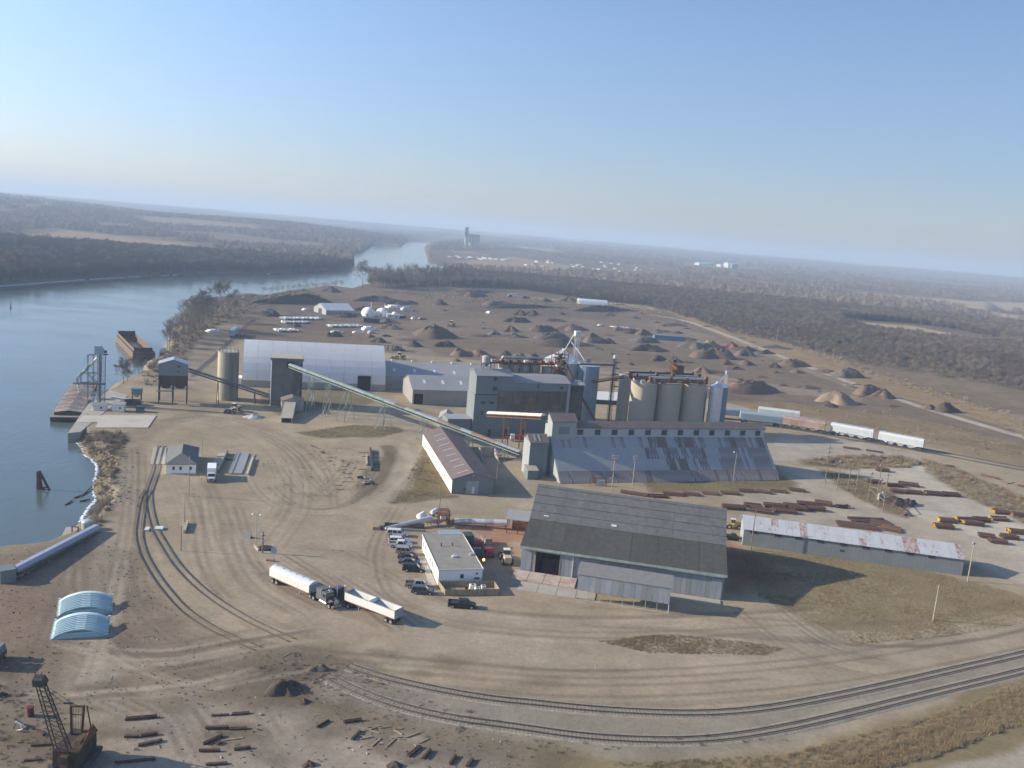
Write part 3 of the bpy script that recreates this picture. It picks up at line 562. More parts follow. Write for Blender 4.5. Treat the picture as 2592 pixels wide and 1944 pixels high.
# ---- inclined conveyors
def conveyor(name, label, p0, p1, w, h, mat, cover, legs=(), legmat=None, hood=0.5, truss=True, cat='conveyor', sup='support'):
    p0 = Vector(p0); p1 = Vector(p1); L = (Vector((p1.x, p1.y, 0)) - Vector((p0.x, p0.y, 0))).length; ang = math.atan2(p1.y - p0.y, p1.x - p0.x)
    t = thing(name, label, cat, (p0.x, p0.y, 0), ang); z0, z1 = p0.z, p1.z; zz = lambda x: z0 + (z1 - z0) * x / L
    n = max(2, int(L / 4.8))
    fr = MB()
    for sg in (-1, 1):
        y = sg * w / 2
        fr.beam((0, y, z0), (L, y, z1), .16, .22); fr.beam((0, y, z0 + h), (L, y, z1 + h), .14, .16)
        for i in range(int(L / 1.6)):
            x = i * 1.6; fr.beam((x, y, zz(x)), (x + .8, y, zz(x + .8) + h), .08, .08); fr.beam((x + .8, y, zz(x + .8) + h), (x + 1.6, y, zz(x + 1.6)), .08, .08)
    fr.build('truss', mat, t)
    MB().beam((0, 0, z0 + .12), (L, 0, z1 + .12), w - .2, .08).build('belt', mt_dark, t)
    for i in range(n):
        a, b_ = L * i / n, L * (i + 1) / n - .12; prof = [(-w / 2 - .05, 0), (-w / 2 - .05, .35 * hood), (-w * .25, hood), (w * .25, hood), (w / 2 + .05, .35 * hood), (w / 2 + .05, 0)]
        vs = [(x, y, zz(x) + h + .08 + zq) for x in (a, b_) for y, zq in prof]; q = len(prof)
        MB().add(vs, [(k, k + 1, q + k + 1, q + k) for k in range(q - 1)] + [tuple(range(q - 1, -1, -1)), tuple(range(q, 2 * q))]).build('cover', cover[i % len(cover)] if isinstance(cover, (list, tuple)) else cover, t)
    for x, sp in legs:
        s = MB(); zt = zz(x)
        for sg in (-1, 1):
            for dx in (-sp * .22, sp * .22): s.beam((x + dx * 2.0, sg * (w / 2 + sp * .35), -.3), (x + dx * .5, sg * w / 2, zt), .18, .18)
        k = max(1, int(zt / 5))
        for i in range(k):
            u0, u1 = i / k, (i + 1) / k
            P = lambda u, sg, dd: Vector((x + dd * sp * .22 * (2.0 - 1.5 * u), sg * (w / 2 + sp * .35 * (1 - u)), -.3 + (zt + .3) * u))
            for dd in (-1, 1): s.beam(P(u0, -1, dd), P(u1, 1, dd), .08, .08); s.beam(P(u1, -1, dd), P(u1, 1, dd), .09, .09)
            for sg in (-1, 1): s.beam(P(u0, sg, -1), P(u1, sg, 1), .08, .08)
        s.build(sup, legmat or mat, t)
    return t
cd = Vector((math.cos(rad(-31.8)), math.sin(rad(-31.8)), 0)); c0 = Vector((-62.3, 331.2, 0))
mt_conveyrust = M('pinkish_rust_cover', (.30, .20, .165), .75, .1, .2, .5)
conveyor('green_conveyor', 'long faded green inclined conveyor from the concrete tower down to the blue storage shed', c0 - cd * 30.5 + Vector((0, 0, 16.0)), c0 + cd * 79 + Vector((0, 0, 2.9)), 2.0, .9, mt_greenst,
         [mt_galv, mt_galv, mt_greenst, mt_greenst, mt_greenst, mt_greenst, mt_greenst, mt_galv, mt_greenst, mt_greenst, mt_galv, mt_brownroof, mt_greenst, mt_galv, mt_galv, mt_conveyrust, mt_brownroof, mt_galv, mt_conveyrust, mt_conveyrust, mt_galv, mt_galv],
         legs=((12, 2.0), (21, 2.2), (30.5, 5.0), (49.5, 5.0), (68, 3.2), (88, 2.6), (103, 2.0)))
a = Vector((-134.8, 333.1, 0)); u = Vector((math.cos(rad(19.1)), math.sin(rad(19.1)), 0))
conveyor('dark_conveyor', 'dark grey conveyor running down from the blue hopper house past the silo', a + u * 10.7 + Vector((-1, 3, 12.2)), Vector((-96.5, 349.5, 2.5)), 1.5, .9, mt_dark, M('dark_weathered_cover', (.17, .165, .165), .75, .1, .2, .5), legs=((11, .8), (25, .8)), legmat=mt_dark)
# ---- brick A-frame flat storage with clerestory
t = frame('a_frame_storage', 'huge steep-roofed blue storage shed with rusted sheets and a windowed clerestory', 'building', (17.6, 268.1), 19.4)
L = 81.0; DP = 28.0; Yt, Zt = 12.2, 12.2
MB().prismx([(.3, -.4), (DP - .3, -.4), (DP - Yt, Zt - .3), (Yt, Zt - .3)], .25, L - .25).build('frame_body', mt_bluelight, t)
MB().add([(-.12, 0, 0), (-.12, Yt, Zt), (-.12, DP - Yt, Zt), (-.12, DP, 0), (.25, 0, 0), (.25, Yt, Zt), (.25, DP - Yt, Zt), (.25, DP, 0)], [(0, 1, 2, 3), (7, 6, 5, 4), (0, 4, 5, 1), (1, 5, 6, 2), (2, 6, 7, 3)]).build('end_wall', mt_bluelight, t)
sh = [M('sheet_blue_grey', (.35, .36, .355), .6, .1, .08, .3, (1, 1, .3)), M('sheet_pale_blue', (.37, .38, .375), .6, .1, .08, .3, (1, 1, .3)), M('sheet_half_rusted', (.34, .35, .36), .7, .1, .12, .5, (2, 1, .2), stain=(.13, .08, .065), stain_amt=(.44, .56), stain_scale=1.0, stain_stretch=(1.6, .3, .3)),
      M('sheet_rusted', (.20, .155, .135), .85, .1, .25, .9, (2, 1, .3), stain=(.28, .27, .27), stain_amt=(.58, .7), stain_scale=1.2, stain_stretch=(2, .3, .3)), M('sheet_pink_rusted', (.32, .30, .285), .75, .1, .15, .5, stain=(.22, .17, .145), stain_amt=(.42, .6), stain_scale=.8, stain_stretch=(1.5, .3, .3))]
NC, NRW = 72, 4; wS = L / NC; sl_len = math.hypot(Yt, Zt) / NRW
prof = [];
for i in range(9): prof.append((wS * i / 8 * 1.0 + .0, .05 if i % 2 else 0))
def sheetmesh(seed):
    mb = MB(); rows = []
    for vv in (0, sl_len + .12): rows.append([(x, vv, .06 + zq + (.03 if vv == 0 else 0)) for x, zq in prof])
    mb.sheet(rows); rows2 = [[(x, y, z - .05) for x, y, z in r] for r in rows]; mb.sheet([rows[0], rows2[0]]); return mb.mesh('roof_sheet', sh[0])
sm_ = sheetmesh(0); slope = math.atan2(Zt, Yt)
for r_ in range(NRW):
    for c in range(NC):
        u_ = (c + .5) / NC; q = R.random(); k = 0 if R.random() < .6 else 1
        if r_ == 0: k = 4 if q < .7 else (2 if q < .9 else 3)
        elif r_ == 1: k = 4 if u_ > .72 and q < .8 else (3 if .50 < u_ < .60 and q < .8 else (2 if .4 < u_ < .68 and q < .3 else k))
        elif r_ == 2: k = (2 if q < .65 else (3 if q < .85 else k)) if .40 < u_ < .68 else (4 if u_ > .75 and q < .7 else k)
        elif r_ == 3: k = (2 if q < .3 else (3 if q < .7 else k)) if .42 < u_ < .66 else ((4 if q < .5 else 3) if u_ > .8 and q < .8 else (4 if q < .2 else k))
        elif r_ == 4: k = 3 if (.44 < u_ < .62 and q < .7) or (u_ > .84 and q < .4) or q < .1 else (2 if q < .45 else k)
        d_ = r_ * sl_len
        inst('roof_sheet', sm_, t, (c * wS, d_ * math.cos(slope) - .02, d_ * math.sin(slope) + .02), (slope, 0, 0), sh[k])
MB().add([(0, DP, 0), (L, DP, 0), (L, DP - Yt, Zt), (0, DP - Yt, Zt)], [(0, 1, 2, 3)]).build('back_roof', mt_brownroof, t)
CY0, CY1, CE, CR = 12.0, 16.6, 15.1, 16.8
MB().prismx([(CY0, Zt - .4), (CY1, Zt - .4), (CY1, CE), ((CY0 + CY1) / 2, CR), (CY0, CE)], 6.5, L - .2).build('clerestory_wall', mt_offwhite if False else M('clerestory_siding', (.42, .46, .48), .55, .1, .08, .3, stain=(.34, .30, .27), stain_amt=(.62, .85), stain_scale=.6), t)
cm = (CY0 + CY1) / 2
MB().prismx([(CY0 - .3, CE - .15), (cm, CR + .02), (cm, CR + .2), (CY0 - .3, CE + .05)], 6.2, L + .2).build('clerestory_roof', mt_brownroof, t)
MB().prismx([(cm, CR + .02), (CY1 + .3, CE - .15), (CY1 + .3, CE + .05), (cm, CR + .2)], 6.2, L + .2).build('clerestory_roof', mt_brownroof, t)
mv = M('louvre_dark_green', (.085, .10, .105), .8)
for i in range(12):
    x = 9.4 + i * 6.15; w_ = opening(t, 'window', x, x + 2.0, 12.75, 14.55, mv, y=CY0, frame_=mt_bluelight)
    mb = MB()
    for j in range(4): mb.box(x + .05, x + 1.95, CY0 - .12, CY0 - .06, 12.95 + j * .42, 13.1 + j * .42)
    mb.build('louvre', mt_dark, w_)
hp = [(11.2, 11.0), (17.4, 11.0), (17.4, 17.3), (14.3, 19.3), (11.2, 17.3)]
MB().prismx(hp, .2, 8.6).build('headhouse_wall', mt_bluelight, t)
for q in (((10.9, 17.1), (14.3, 19.32), (14.3, 19.5), (10.9, 17.3)), ((14.3, 19.32), (17.7, 17.1), (17.7, 17.3), (14.3, 19.5))): MB().prismx(list(q), -.1, 8.9).build('headhouse_roof', mt_brownroof, t)
opening(t, 'headhouse_panel', 2.6, 6.2, 13.2, 15.6, mt_blue, y=11.2, proud=.08)
# annex in front of its left end
A = g('ZX', 132, 205); AX = hof(A, 'Z4', 825, 1415)
t = frame('blue_annex', 'narrow blue shed with striped brown roof against the steep storage shed', 'shed', A, 17)
gable(t, 6.0, 7, AX, AX + 1.9, mt_blue, mt_brownroof)
for x in (1.6, 3.1): MB().prismx([(.2, AX + .35), (3.0, AX + 1.87), (3.0, AX + 1.95), (.2, AX + .43)], x, x + .5).build('pale_roof_strip', mt_greyroof, t)
MB().box(-.06, 0, .1, 6.9, -.3, AX).build('side_cladding', mt_bluelight, t)
A = g('ZX', 128, 235); t = frame('lean_to', 'small lean-to with cream roof at the foot of the blue annex', 'shed', A, 17)
MB().prismx([(0, -.3), (4, -.3), (4, 3.6), (0, 2.8)], 0, 3.4).build('wall', mt_blue, t); MB().prismx([(-.2, 2.82), (4.1, 3.65), (4.1, 3.8), (-.2, 2.95)], -.2, 3.6).build('roof', mt_conclight, t)
# ---- workhouse
t = frame('grain_elevator', 'tall blue-green metal grain elevator workhouse with brown siding panels', 'building', (-13.1, 322.5), 20.2)
MB().prismx([(0, 15.9), (9, 15.9), (9, 23.3), (4.6, 24.7), (0, 22.9)], 0, 13.9).build('tower_wall', mt_blue, t)
MB().box(-.25, 8.6, -.2, 9.2, -.4, 15.9).build('lower_wall', mt_blue, t)
for q in (((-.3, 22.85), (4.6, 24.72), (4.6, 24.9), (-.3, 23.0)), ((4.6, 24.72), (9.3, 23.2), (9.3, 23.4), (4.6, 24.9))): MB().prismx(list(q), -.3, 14.2).build('tower_roof', mt_greyroof, t)
MB().box(8.6, 37.6, .15, 12, -.4, 17.5).build('main_wall', mt_blue, t)
MB().prismx([(.0, 17.5), (12, 17.5), (12, 22.2), (6, 22.2), (0, 20.6)], 13.9, 37.7).build('upper_wall', mt_blue, t); MB().box(8.62, 13.9, 0, 9, 15.95, 17.5).build('corner_wall', mt_blue, t)
MB().prismx([(-.3, 20.55), (6, 22.25), (6, 22.4), (-.3, 20.7)], 14.25, 38).build('roof', mt_greyroof, t); MB().box(14.25, 38, 6, 12.2, 22.25, 22.4).build('roof', mt_greyroof, t)
bs = [mt_browntin, M('brown_siding_darker', (.12, .095, .075), .9, 0, .35, .4, (1, 1, .25), stain=(.24, .20, .16), stain_amt=(.5, .7), stain_scale=.6, stain_stretch=(1.8, 1.8, .2), lines=.35, line_period=.9)]
for r_ in range(3):
    for c in range(9):
        x = 8.7 + c * 3.1; z = 9.9 + r_ * 2.55
        MB().box(x + .03, x + 3.06, -.03 - .03 * r_, .14, z + .02, z + 2.52).build('siding_panel', R.choice(bs), t)
MB().box(36.7, 37.75, -.4, 1, -.4, 20.4).build('pilaster', mt_bluelight, t)
MB().box(-.35, 8.7, -.3, .0, 15.7, 15.95).build('ledge', mt_dark, t); MB().box(8.7, 36.7, -.25, .1, 17.5, 17.65).build('ledge', mt_blue, t)
for x, z, w_, h_ in ((6.6, 21.2, 1.4, 1.3), (6.5, 17.4, 1.6, 1.4), (2.2, 12.4, 1.9, .9), (5.6, 12.4, 1.7, .9), (2.6, 8.2, .8, 1.5), (1.2, 7.0, .5, .4)): opening(t, 'window', x, x + w_, z, z + h_, mt_dark, y=-.2 if z < 15.9 else 0)
opening(t, 'window', 24.2, 24.8, 18.6, 19.9, mt_dark); opening(t, 'window', 33.5, 34.8, 18.4, 19.4, mt_dark)
for x in (5.8, 12.8, 19.6): opening(t, 'door', x, x + 1.3, 0, 2.6, mt_dark, y=.15 if x > 8 else -.2)
MB().box(37.8, 44.5, 2, 12, -.4, 17).build('rear_tower', M('dark_brown_concrete', (.11, .095, .085), .9, 0, .3, .4, stain=(.05, .04, .035), stain_amt=(.5, .7)), t)
MB().prismx([(2, 17), (12, 17), (12, 19.6), (7, 20.6), (2, 19.6)], 37.8, 44.5).build('rear_loft', mt_dark, t)
MB().prismx([(1.6, 19.7), (7, 20.7), (7, 20.9), (1.6, 19.9)], 37.8, 44.9).build('roof', mt_greyroof, t)
# concrete tanks behind, top gallery
tanks = []
for i, x in enumerate((16.3, 20.6, 24.9, 29.2, 36.5)):
    M_ = mt_silo if i % 2 else mt_bluelight
    MB().cyl(x, 17.2, -.4, 25.0 if i < 4 else 24.4, 2.25 if i < 4 else 4.0, 20).build('tank', mt_silo if i in (0, 2, 4) else M_, t, True)
ga = MB(); G0, G1, GZ0 = 9.6, 41, 25.5
for y in (14.4, 17.6):
    ga.beam((G0, y, GZ0), (G1, y, GZ0), .25, .35); ga.beam((G0, y, GZ0 + 1.9), (G1, y, GZ0 + 1.9), .15, .2)
    for i in range(24):
        x = G0 + i * 1.3; ga.beam((x, y, GZ0), (x, y, GZ0 + 1.9), .1, .1)
        if i % 2: ga.beam((x, y, GZ0), (x + 1.3, y, GZ0 + 1.9), .08, .08)
for x in (11, 15, 19, 23, 27, 31, 35, 39):
    for y in (13.6, 17.6): ga.beam((x, y, 21), (x, y, GZ0), .22, .22)
    ga.beam((x, 13.6, 21.4), (x, 17.6, GZ0), .1, .1)
ga.build('gallery_frame', mt_rust, t)
MB().box(G0, G1, 14.5, 17.5, GZ0 + .15, GZ0 + .3).build('gallery_floor', mt_rust, t)
for i in range(9): MB().box(G0 + 1 + i * 3.4, G0 + 2.6 + i * 3.4, 14.9, 17, GZ0 + .3, GZ0 + 1.2).build('drive_housing', R.choice([mt_rust, mt_offwhite, mt_galv, mt_dark]), t)
MB().tube((15, 14.8, 28.0), (32, 14.8, 28.0), .42, n=10).build('pipe', mt_galv, t, True); MB().tube((15, 14.8, 28.2), (13.8, 14.8, 26.6), .42, n=8).build('pipe', mt_galvbright, t, True)
hb = MB()
for z in (22.0, 24.2, 26.4, 28.6, 30.0):
    hb.box(35.0, 40.4, 10.5, 14.5, z, z + .15)
    for x in (35, 37.7, 40.4):
        for y in (10.5, 14.5): hb.beam((x, y, z), (x, y, z + 2.2 if z < 29 else z + 1), .22, .22)
    for x in (35, 37.7): hb.beam((x, 10.5, z), (x + 2.7, 10.5, z + 2.0), .12, .12)
hb.build('head_platform', mt_rust, t)
for i in range(8): MB().box(35.3 + R.random() * 3.8, 36.4 + R.random() * 3.8, 11, 13, 22.2 + i * 1.05, 23.1 + i * 1.05).build('motor_housing', R.choice([mt_rust, mt_dark, mt_offwhite]), t)
MB().tube((39.8, 9.8, 26.0), (41.9, 4.5, 19), .42, n=8).tube((41.9, 4.5, 19), (52.8, -3, .5), .48, n=8).build('spout', M('dark_rust_spout', (.11, .045, .035), .85, .1, .2, 1), t, True)
MB().tube((9.4, 15, 27), (6.2, 15, 24.6), .15, n=5).box(6, 9.4, 14.4, 16, 26.8, 27).box(6, 6.2, 14.4, 16, 27, 28.4).box(9.2, 9.4, 14.4, 16, 27, 28.4).box(6, 9.4, 14.4, 14.6, 28.3, 28.5).build('stair_tower', mt_rust, t)
# dust collector on tower roof
d = thing('dust_collector', 'grey cyclone dust collector standing on four legs on the elevator roof', 'dust collector', t.location + Vector((0, 0, 0)), t.rotation_euler[2])
X, Y = 4.9, 5.5
MB().cyl(X, Y, 27.0, 29.2, 1.55, 16).dome(X, Y, 29.2, 1.55, .6).build('drum', M('grey_collector_shell', (.33, .37, .37), .6, .2, .1, .5), d, True)
MB().tube((X, Y, 27.0), (X, Y, 25.4), 1.5, .4, 12).build('cone', mt_blue, d, True)
for dx, dy in ((-1.3, -1.3), (1.3, -1.3), (-1.3, 1.3), (1.3, 1.3)): MB().beam((X + dx, Y + dy, 24.0), (X + dx, Y + dy, 27.4), .16, .16).build('leg', mt_dark, d)
MB().box(X + .8, X + 2.1, Y - .8, Y + .8, 26.6, 26.75).build('platform', mt_dark, d)
# galvanised elevator leg with spouts and its bins behind
base = t; u = Vector((math.cos(rad(20.2)), math.sin(rad(20.2)), 0)); v_ = Vector((-u.y, u.x, 0)); O = Vector((-13.1, 322.5, 0))
W2 = lambda x, y, z: O + u * x + v_ * y + Vector((0, 0, z))
# place the leg at the distance of the bins
Lp = g('Z4', 1372, 430, 0); _d = ray(*px('Z4', 1362, 400)); _t = 362 / _d[1]; Lp = Vector((_d[0] * _t, 362, 0))
def at_row(P, k, x, y): return hof(P, k, x, y)
zt = at_row(Lp, 'Z4', 1370, 160)
d = thing('bucket_elevator', 'tall galvanised elevator leg tower with slanting spouts behind the workhouse', 'elevator leg', Lp, rad(20.2))
MB().lattice((0, 0, 0), (0, 0, zt - 2.4), 1.7, 1.6, 10, .06, side=(1, 0, 0)).build('lattice', mt_galvbright, d)
MB().box(-.5, -.2, -.2, .2, 0, zt - 2).box(.4, .7, -.2, .2, 0, zt - 2).build('leg_casing', mt_galv, d)
MB().box(-1.5, 1.7, -1.3, 1.3, zt - 2.4, zt - 2.2).box(-1.2, 1.2, -.9, .9, zt - 2.2, zt - .3).build('head', mt_offwhite, d)
S0 = g('Z4', 1340, 205, 0)
def w_at(k, x, y, Yd): # point on the photograph's ray at ground distance Yd
    dd = ray(*px(k, x, y)); tt = Yd / dd[1]; return Vector((dd[0] * tt, dd[1] * tt, CAM_H + dd[2] * tt))
inv = Matrix.Rotation(-rad(20.2), 3, 'Z')
loc = lambda P: inv @ (P - Lp)
Yd = Lp.y
for p, q in (((1340, 205), (1245, 370)), ((1245, 370), (1120, 500)), ((1310, 290), (1390, 390)), ((1390, 390), (1460, 500))):
    MB().tube(loc(w_at('Z4', *p, Yd - 1)), loc(w_at('Z4', *q, Yd - 3)), .38 if p[0] < 1340 and p[0] != 1310 else .22, n=8).build('spout', mt_galvbright, d, True)
def steelbin(name, label, P, r, eave, roof, mat, ribs=True, legs=0.0, grp=None):
    d = thing(name, label, 'grain bin', P, 0, grp)
    n = 36; mb = MB(); zs = np.linspace(legs, eave, 10); 
    mb.cyl(0, 0, legs if legs else -.3, eave, r, n).build('shell', mat, d, True)
    MB().tube((0, 0, eave), (0, 0, roof), r + .15, .45, n).cyl(0, 0, roof - .1, roof + .5, .5, 10).build('roof', mt_galvbright, d, True)
    rb = MB()
    for i in range(18):
        a = i * math.pi / 9; rb.box(r * math.cos(a) - .07, r * math.cos(a) + .07, r * math.sin(a) - .07, r * math.sin(a) + .07, legs, eave)
    for z in zs[1:-1]: rb.tube((0, 0, z - .04), (0, 0, z + .04), r + .05, n=n)
    rb.build('stiffeners', mat, d)
    if legs:
        MB().tube((0, 0, legs), (0, 0, legs * .4), r * .95, .4, 20).build('hopper', mat, d, True)
        for i in range(6):
            a = i * math.pi / 3 + .2; MB().box(r * .9 * math.cos(a) - .18, r * .9 * math.cos(a) + .18, r * .9 * math.sin(a) - .18, r * .9 * math.sin(a) + .18, -.3, legs + .3).build('leg', mt_conclight, d)
    return d
P = w_at('Z4', 1210, 500, 366); steelbin('steel_bin', 'big galvanised grain bin whose cone roof shows above the elevator', (P.x, P.y, 0), 8.0, P.z, P.z + 4.6, mt_galv)
P = w_at('Z4', 1497, 545, 363); mtb = M('blue_corrugated_bin', (.24, .32, .40), .5, .3, .1, .5, lines=.3, line_period=1.1, stain=(.34, .36, .38), stain_amt=(.6, .8)); d = steelbin('steel_bin', 'tall blue-grey corrugated bin right of the elevator workhouse', (P.x, P.y, 0), 4.9, P.z, P.z + 1.0, mtb); MB().cyl(0, 0, P.z + .8, P.z + 2.6, .9, 12).build('cap', mtb, d, True)
# horizontal conveyor bridge to the mast, and the mast
mp = g('Z4', 1735, 1125, 4.0); MAST = Vector((mp.x, mp.y, 0)); zm = hof(MAST, 'Z4', 1795, 440)
d = thing('ladder_mast', 'dark lattice ladder tower with platforms left of the three silos', 'tower', MAST, rad(19))
MB().lattice((0, 0, 0), (0, 0, zm - 1.4), 1.5, 1.2, 16, .08, side=(1, 0, 0)).build('lattice', mt_darkgreen, d); MB().box(-.55, -.1, -.5, .1, 0, zm - 1).build('ladder_casing', mt_dark, d)
for i in range(5): MB().box(-.6, 2.2, -.9, .9, zm * (.56 + .085 * i), zm * (.56 + .085 * i) + .25).build('platform', mt_darkgreen, d)
MB().cyl(-.2, 0, zm - 1.3, zm + .2, .55, 10).build('cyclone', mt_offwhite, d, True)
q0 = w_at('Z4', 1390, 545, 341); q1 = w_at('Z4', 1790, 552, MAST.y); d = conveyor('conveyor_bridge', 'thin dark horizontal conveyor from the elevator head to the ladder tower', q0, q1, 1.2, .5, mt_dark, mt_galv, hood=.25)
q0 = w_at('Z4', 1545, 748, 352); q1 = w_at('Z4', 1900, 690, 361); conveyor('rusty_catwalk', 'thin rusty trussed catwalk reaching across to the top of the silos', q0, q1, 1.2, .9, mt_rust, mt_rust, hood=.1)
# ---- six concrete silos
SX = Vector((53.6, 357.0, 0)); ss = Vector((math.cos(rad(19)), math.sin(rad(19)), 0)); sb = Vector((-ss.y, ss.x, 0))
lab = [['cream concrete silo at the left end of the front row', 'middle concrete silo of the front row under rusty steelwork', 'right-hand concrete silo of the front row beside the steel bins'],
       ['shaded grey silo behind the ladder tower in the rear row', 'rear row silo hidden behind the middle one', 'rear row silo behind the right-hand one']]
ztop = hof(SX - sb * 5.4, 'ZE', 860, 735)
for r_ in range(2):
    for i in range(3):
        P = SX + ss * (i * 11.35) + sb * (r_ * 11.3)
        if r_ == 0 or i == 0: silo('concrete_silo', lab[r_][i], P.x, P.y, 5.35, ztop - .25 + (1.0 if r_ else 0), mt_silo, 'cluster of concrete silos', n=48)
for i in range(2):
    P = SX + ss * (5.67 + i * 11.35) + sb * 1.5; tagp(MB().box(-.9, .9, -1.5, 1.5, -.3, ztop - 1).build('interstice_panel', mt_rust), 'dark rusted panel filling the slot between two silos', 'panel', 'panels between silos'); o = bpy.context.scene.collection.objects[-1]; o.location = P; o.rotation_euler = (0, 0, rad(19))
d = thing('silo_top_steelwork', 'rusty conveyor galleries and platforms crowning the concrete silos', 'steelwork', SX + Vector((0, 0, ztop + .2)), rad(19))
for y in (-3.2, 2.5, 8.5):
    mb = MB(); x0, x1 = (-3 if y > 0 else 0.5), 27
    for yy in (y - .7, y + .7):
        mb.beam((x0, yy, .5), (x1, yy, .5), .15, .3); mb.beam((x0, yy, 1.6), (x1, yy, 1.6), .12, .15)
        for i in range(int((x1 - x0) / 1.5)): mb.beam((x0 + i * 1.5, yy, .5), (x0 + i * 1.5 + .75, yy, 1.6), .1, .1); mb.beam((x0 + i * 1.5, yy, 0), (x0 + i * 1.5, yy, 1.6), .12, .12)
    mb.build('gallery', mt_rust, d); MB().box(x0, x1, y - .55, y + .55, 1.9, 2.6).build('conveyor_casing', mt_galv if y < 5 else mt_dark, d)
    for x in (x0 + .3, x0 + 9.5, x0 + 17, x1 - .6): MB().box(x - .5, x + .5, y - .7, y + .7, .2, 2.4 + R.random()).build('drive_box', mt_rust, d)
mb = MB(); mb.lattice((15.5, 5.5, 0), (15.5, 5.5, 8.2), 2.2, 1.8, 5, .12, side=(1, 0, 0)).box(14, 17.5, 4, 7, 4.2, 4.4).box(14.4, 17, 4.4, 6.6, 6.4, 6.6).box(16.2, 19.6, 3.8, 7.2, 3.2, 6.2); mb.build('head_tower', mt_rust, d)
MB().box(14.6, 16.3, 4.7, 6.3, 7.6, 8.6).build('head_box', mt_dark, d)
for i in range(70):
    x, y = R.uniform(-4, 28), R.uniform(-4.6, 13); s_ = R.uniform(.3, .9); MB().box(x, x + s_ * R.uniform(1, 3.5), y, y + s_, .0, s_ * R.uniform(.6, 2.2)).build('debris_bracket', R.choice([mt_rust, mt_rust, mt_dark, mt_offwhite, mt_galv, mt_browntin]), d)
for i in range(64):
    x, y = R.uniform(-5, 27), R.uniform(-5, 10); MB().beam((x, y, R.uniform(0, 2)), (x + R.uniform(-4, 4), y + R.uniform(-1, 1), R.uniform(.5, 3.6)), .16, .16).build('brace', mt_rust, d)
# steel bins at the right end
b0 = SX + ss * 32.0 - sb * 3.2; zb = hof(b0, 'ZE', 1810, 760)
steelbin('hopper_bin', 'slim silvery hopper bin on concrete legs in front of the blue bin', (b0.x, b0.y, 0), 2.5, zb, zb + 1.6, mt_galvbright, legs=2.8)
b1 = b0 + ss * 3.6 + sb * 4.0; steelbin('steel_bin', 'dark blue steel bin close behind the slim hopper bin', (b1.x, b1.y, 0), 3.7, zb - .6, zb + .9, M('deep_blue_bin', (.17, .24, .33), .5, .3, .12, .5, lines=.25, line_period=1.1))
MB_ = MB().box(-3.2, 3.2, -2.5, 2.5, -.3, zb * .82); o = MB_.build('blue_bin_house', mt_bluelight); P = SX + ss * 27.6 + sb * 4.5; o.location = P; o.rotation_euler = (0, 0, rad(19)); tagp(o, 'pale blue square bin house between the silos and the slim bin', 'building')
lp = b1 + ss * 2.8; zl = hof(lp, 'ZE', 1955, 570)
d = thing('bucket_elevator', 'slender galvanised leg with one spout above the slim hopper bin', 'elevator leg', lp, rad(19))
MB().lattice((0, 0, 0), (0, 0, zl - 1), .9, .8, 14, .06, side=(1, 0, 0)).build('lattice', mt_galvbright, d); MB().box(-.5, .6, -.5, .5, zl - 1.2, zl).box(.6, 2.0, -.5, .5, zl - 1.6, zl - .5).build('head', mt_galv, d)
MB().tube((-.3, 0, zl - 1.6), (-5.6, -3.4, zb + 1.6), .2, n=6).build('spout', mt_galvbright, d, True)
# low white roof right of the blue bin
P = w_at('Z4', 1545, 812, 408); t = frame('low_white_shed', 'low white-roofed shed seen between the elevator and the silos', 'shed', (P.x - 12, P.y - 1), 8); MB().prismx([(0, -.3), (14, -.3), (14, 3.4), (0, 2.0)], 0, 40).build('wall', mt_dark, t); MB().prismx([(-.3, 2.02), (14.2, 3.44), (14.2, 3.6), (-.3, 2.2)], -.3, 40.3).build('roof', mt_offwhite, t)
# covered belt gallery from workhouse to headhouse
q0 = Vector(W2(4.5, -1.2, 7.2)); A = Vector((17.6, 268.1, 0)); ua = Vector((math.cos(rad(19.4)), math.sin(rad(19.4)), 0)); va = Vector((-ua.y, ua.x, 0)); q1 = A + ua * .0 + va * 14.3 + Vector((0, 0, 13.0))
q0 = w_at('Z4', 385, 1095, 317); q1 = w_at('Z4', 1000, 1125, 283)
d = conveyor('covered_gallery', 'cream covered gallery bridging from the elevator to the storage headhouse', q0 - Vector((0, 0, .9)), q1 - Vector((0, 0, .9)), 1.7, .9, mt_rust, M('cream_ribbed_cover', (.56, .52, .44), .6, .1, .08, .6), hood=.9, legs=((14, .8), (26, .8)))
# ---- red roofed shed
t = frame('red_roof_shed', 'long shed with faded red roof, pale left wall and blue gable end', 'building', (-14.8, 247.9), 15.0)
MB().prismy([(0, -.4), (12.3, -.4), (12.3, 4.4), (6.1, 6.4), (0, 4.4)], 0, 57).build('wall', mt_blue, t)
MB().box(-.06, 0, .1, 57, -.3, 4.2).build('side_cladding', mt_offwhite, t)
n = 9
for sg in (0, 1):
    for i in range(n):
        y0, y1 = 57.6 * i / n - .3, 57.6 * (i + 1) / n - .3
        xa, xb = (-.35, 6.1) if sg == 0 else (6.1, 12.65); za, zb = (4.30, 6.42) if sg == 0 else (6.42, 4.30)
        MB().prismy([(xa, za), (xb, zb), (xb, zb + .15), (xa, za + .15)], y0, y1 - .05).build('roof_panel', mt_redroof, t)
        if sg == 0 and i < 8:
            s = (6.42 - 4.3) / 6.45; MB().prismy([(2.0, 4.30 + 2.35 * s + .17), (5.2, 4.3 + 5.55 * s + .17), (5.2, 4.3 + 5.55 * s + .26), (2.0, 4.3 + 2.35 * s + .26)], y0 + 3.2, y0 + 3.6).build('skylight_strip', mt_galvbright, t)
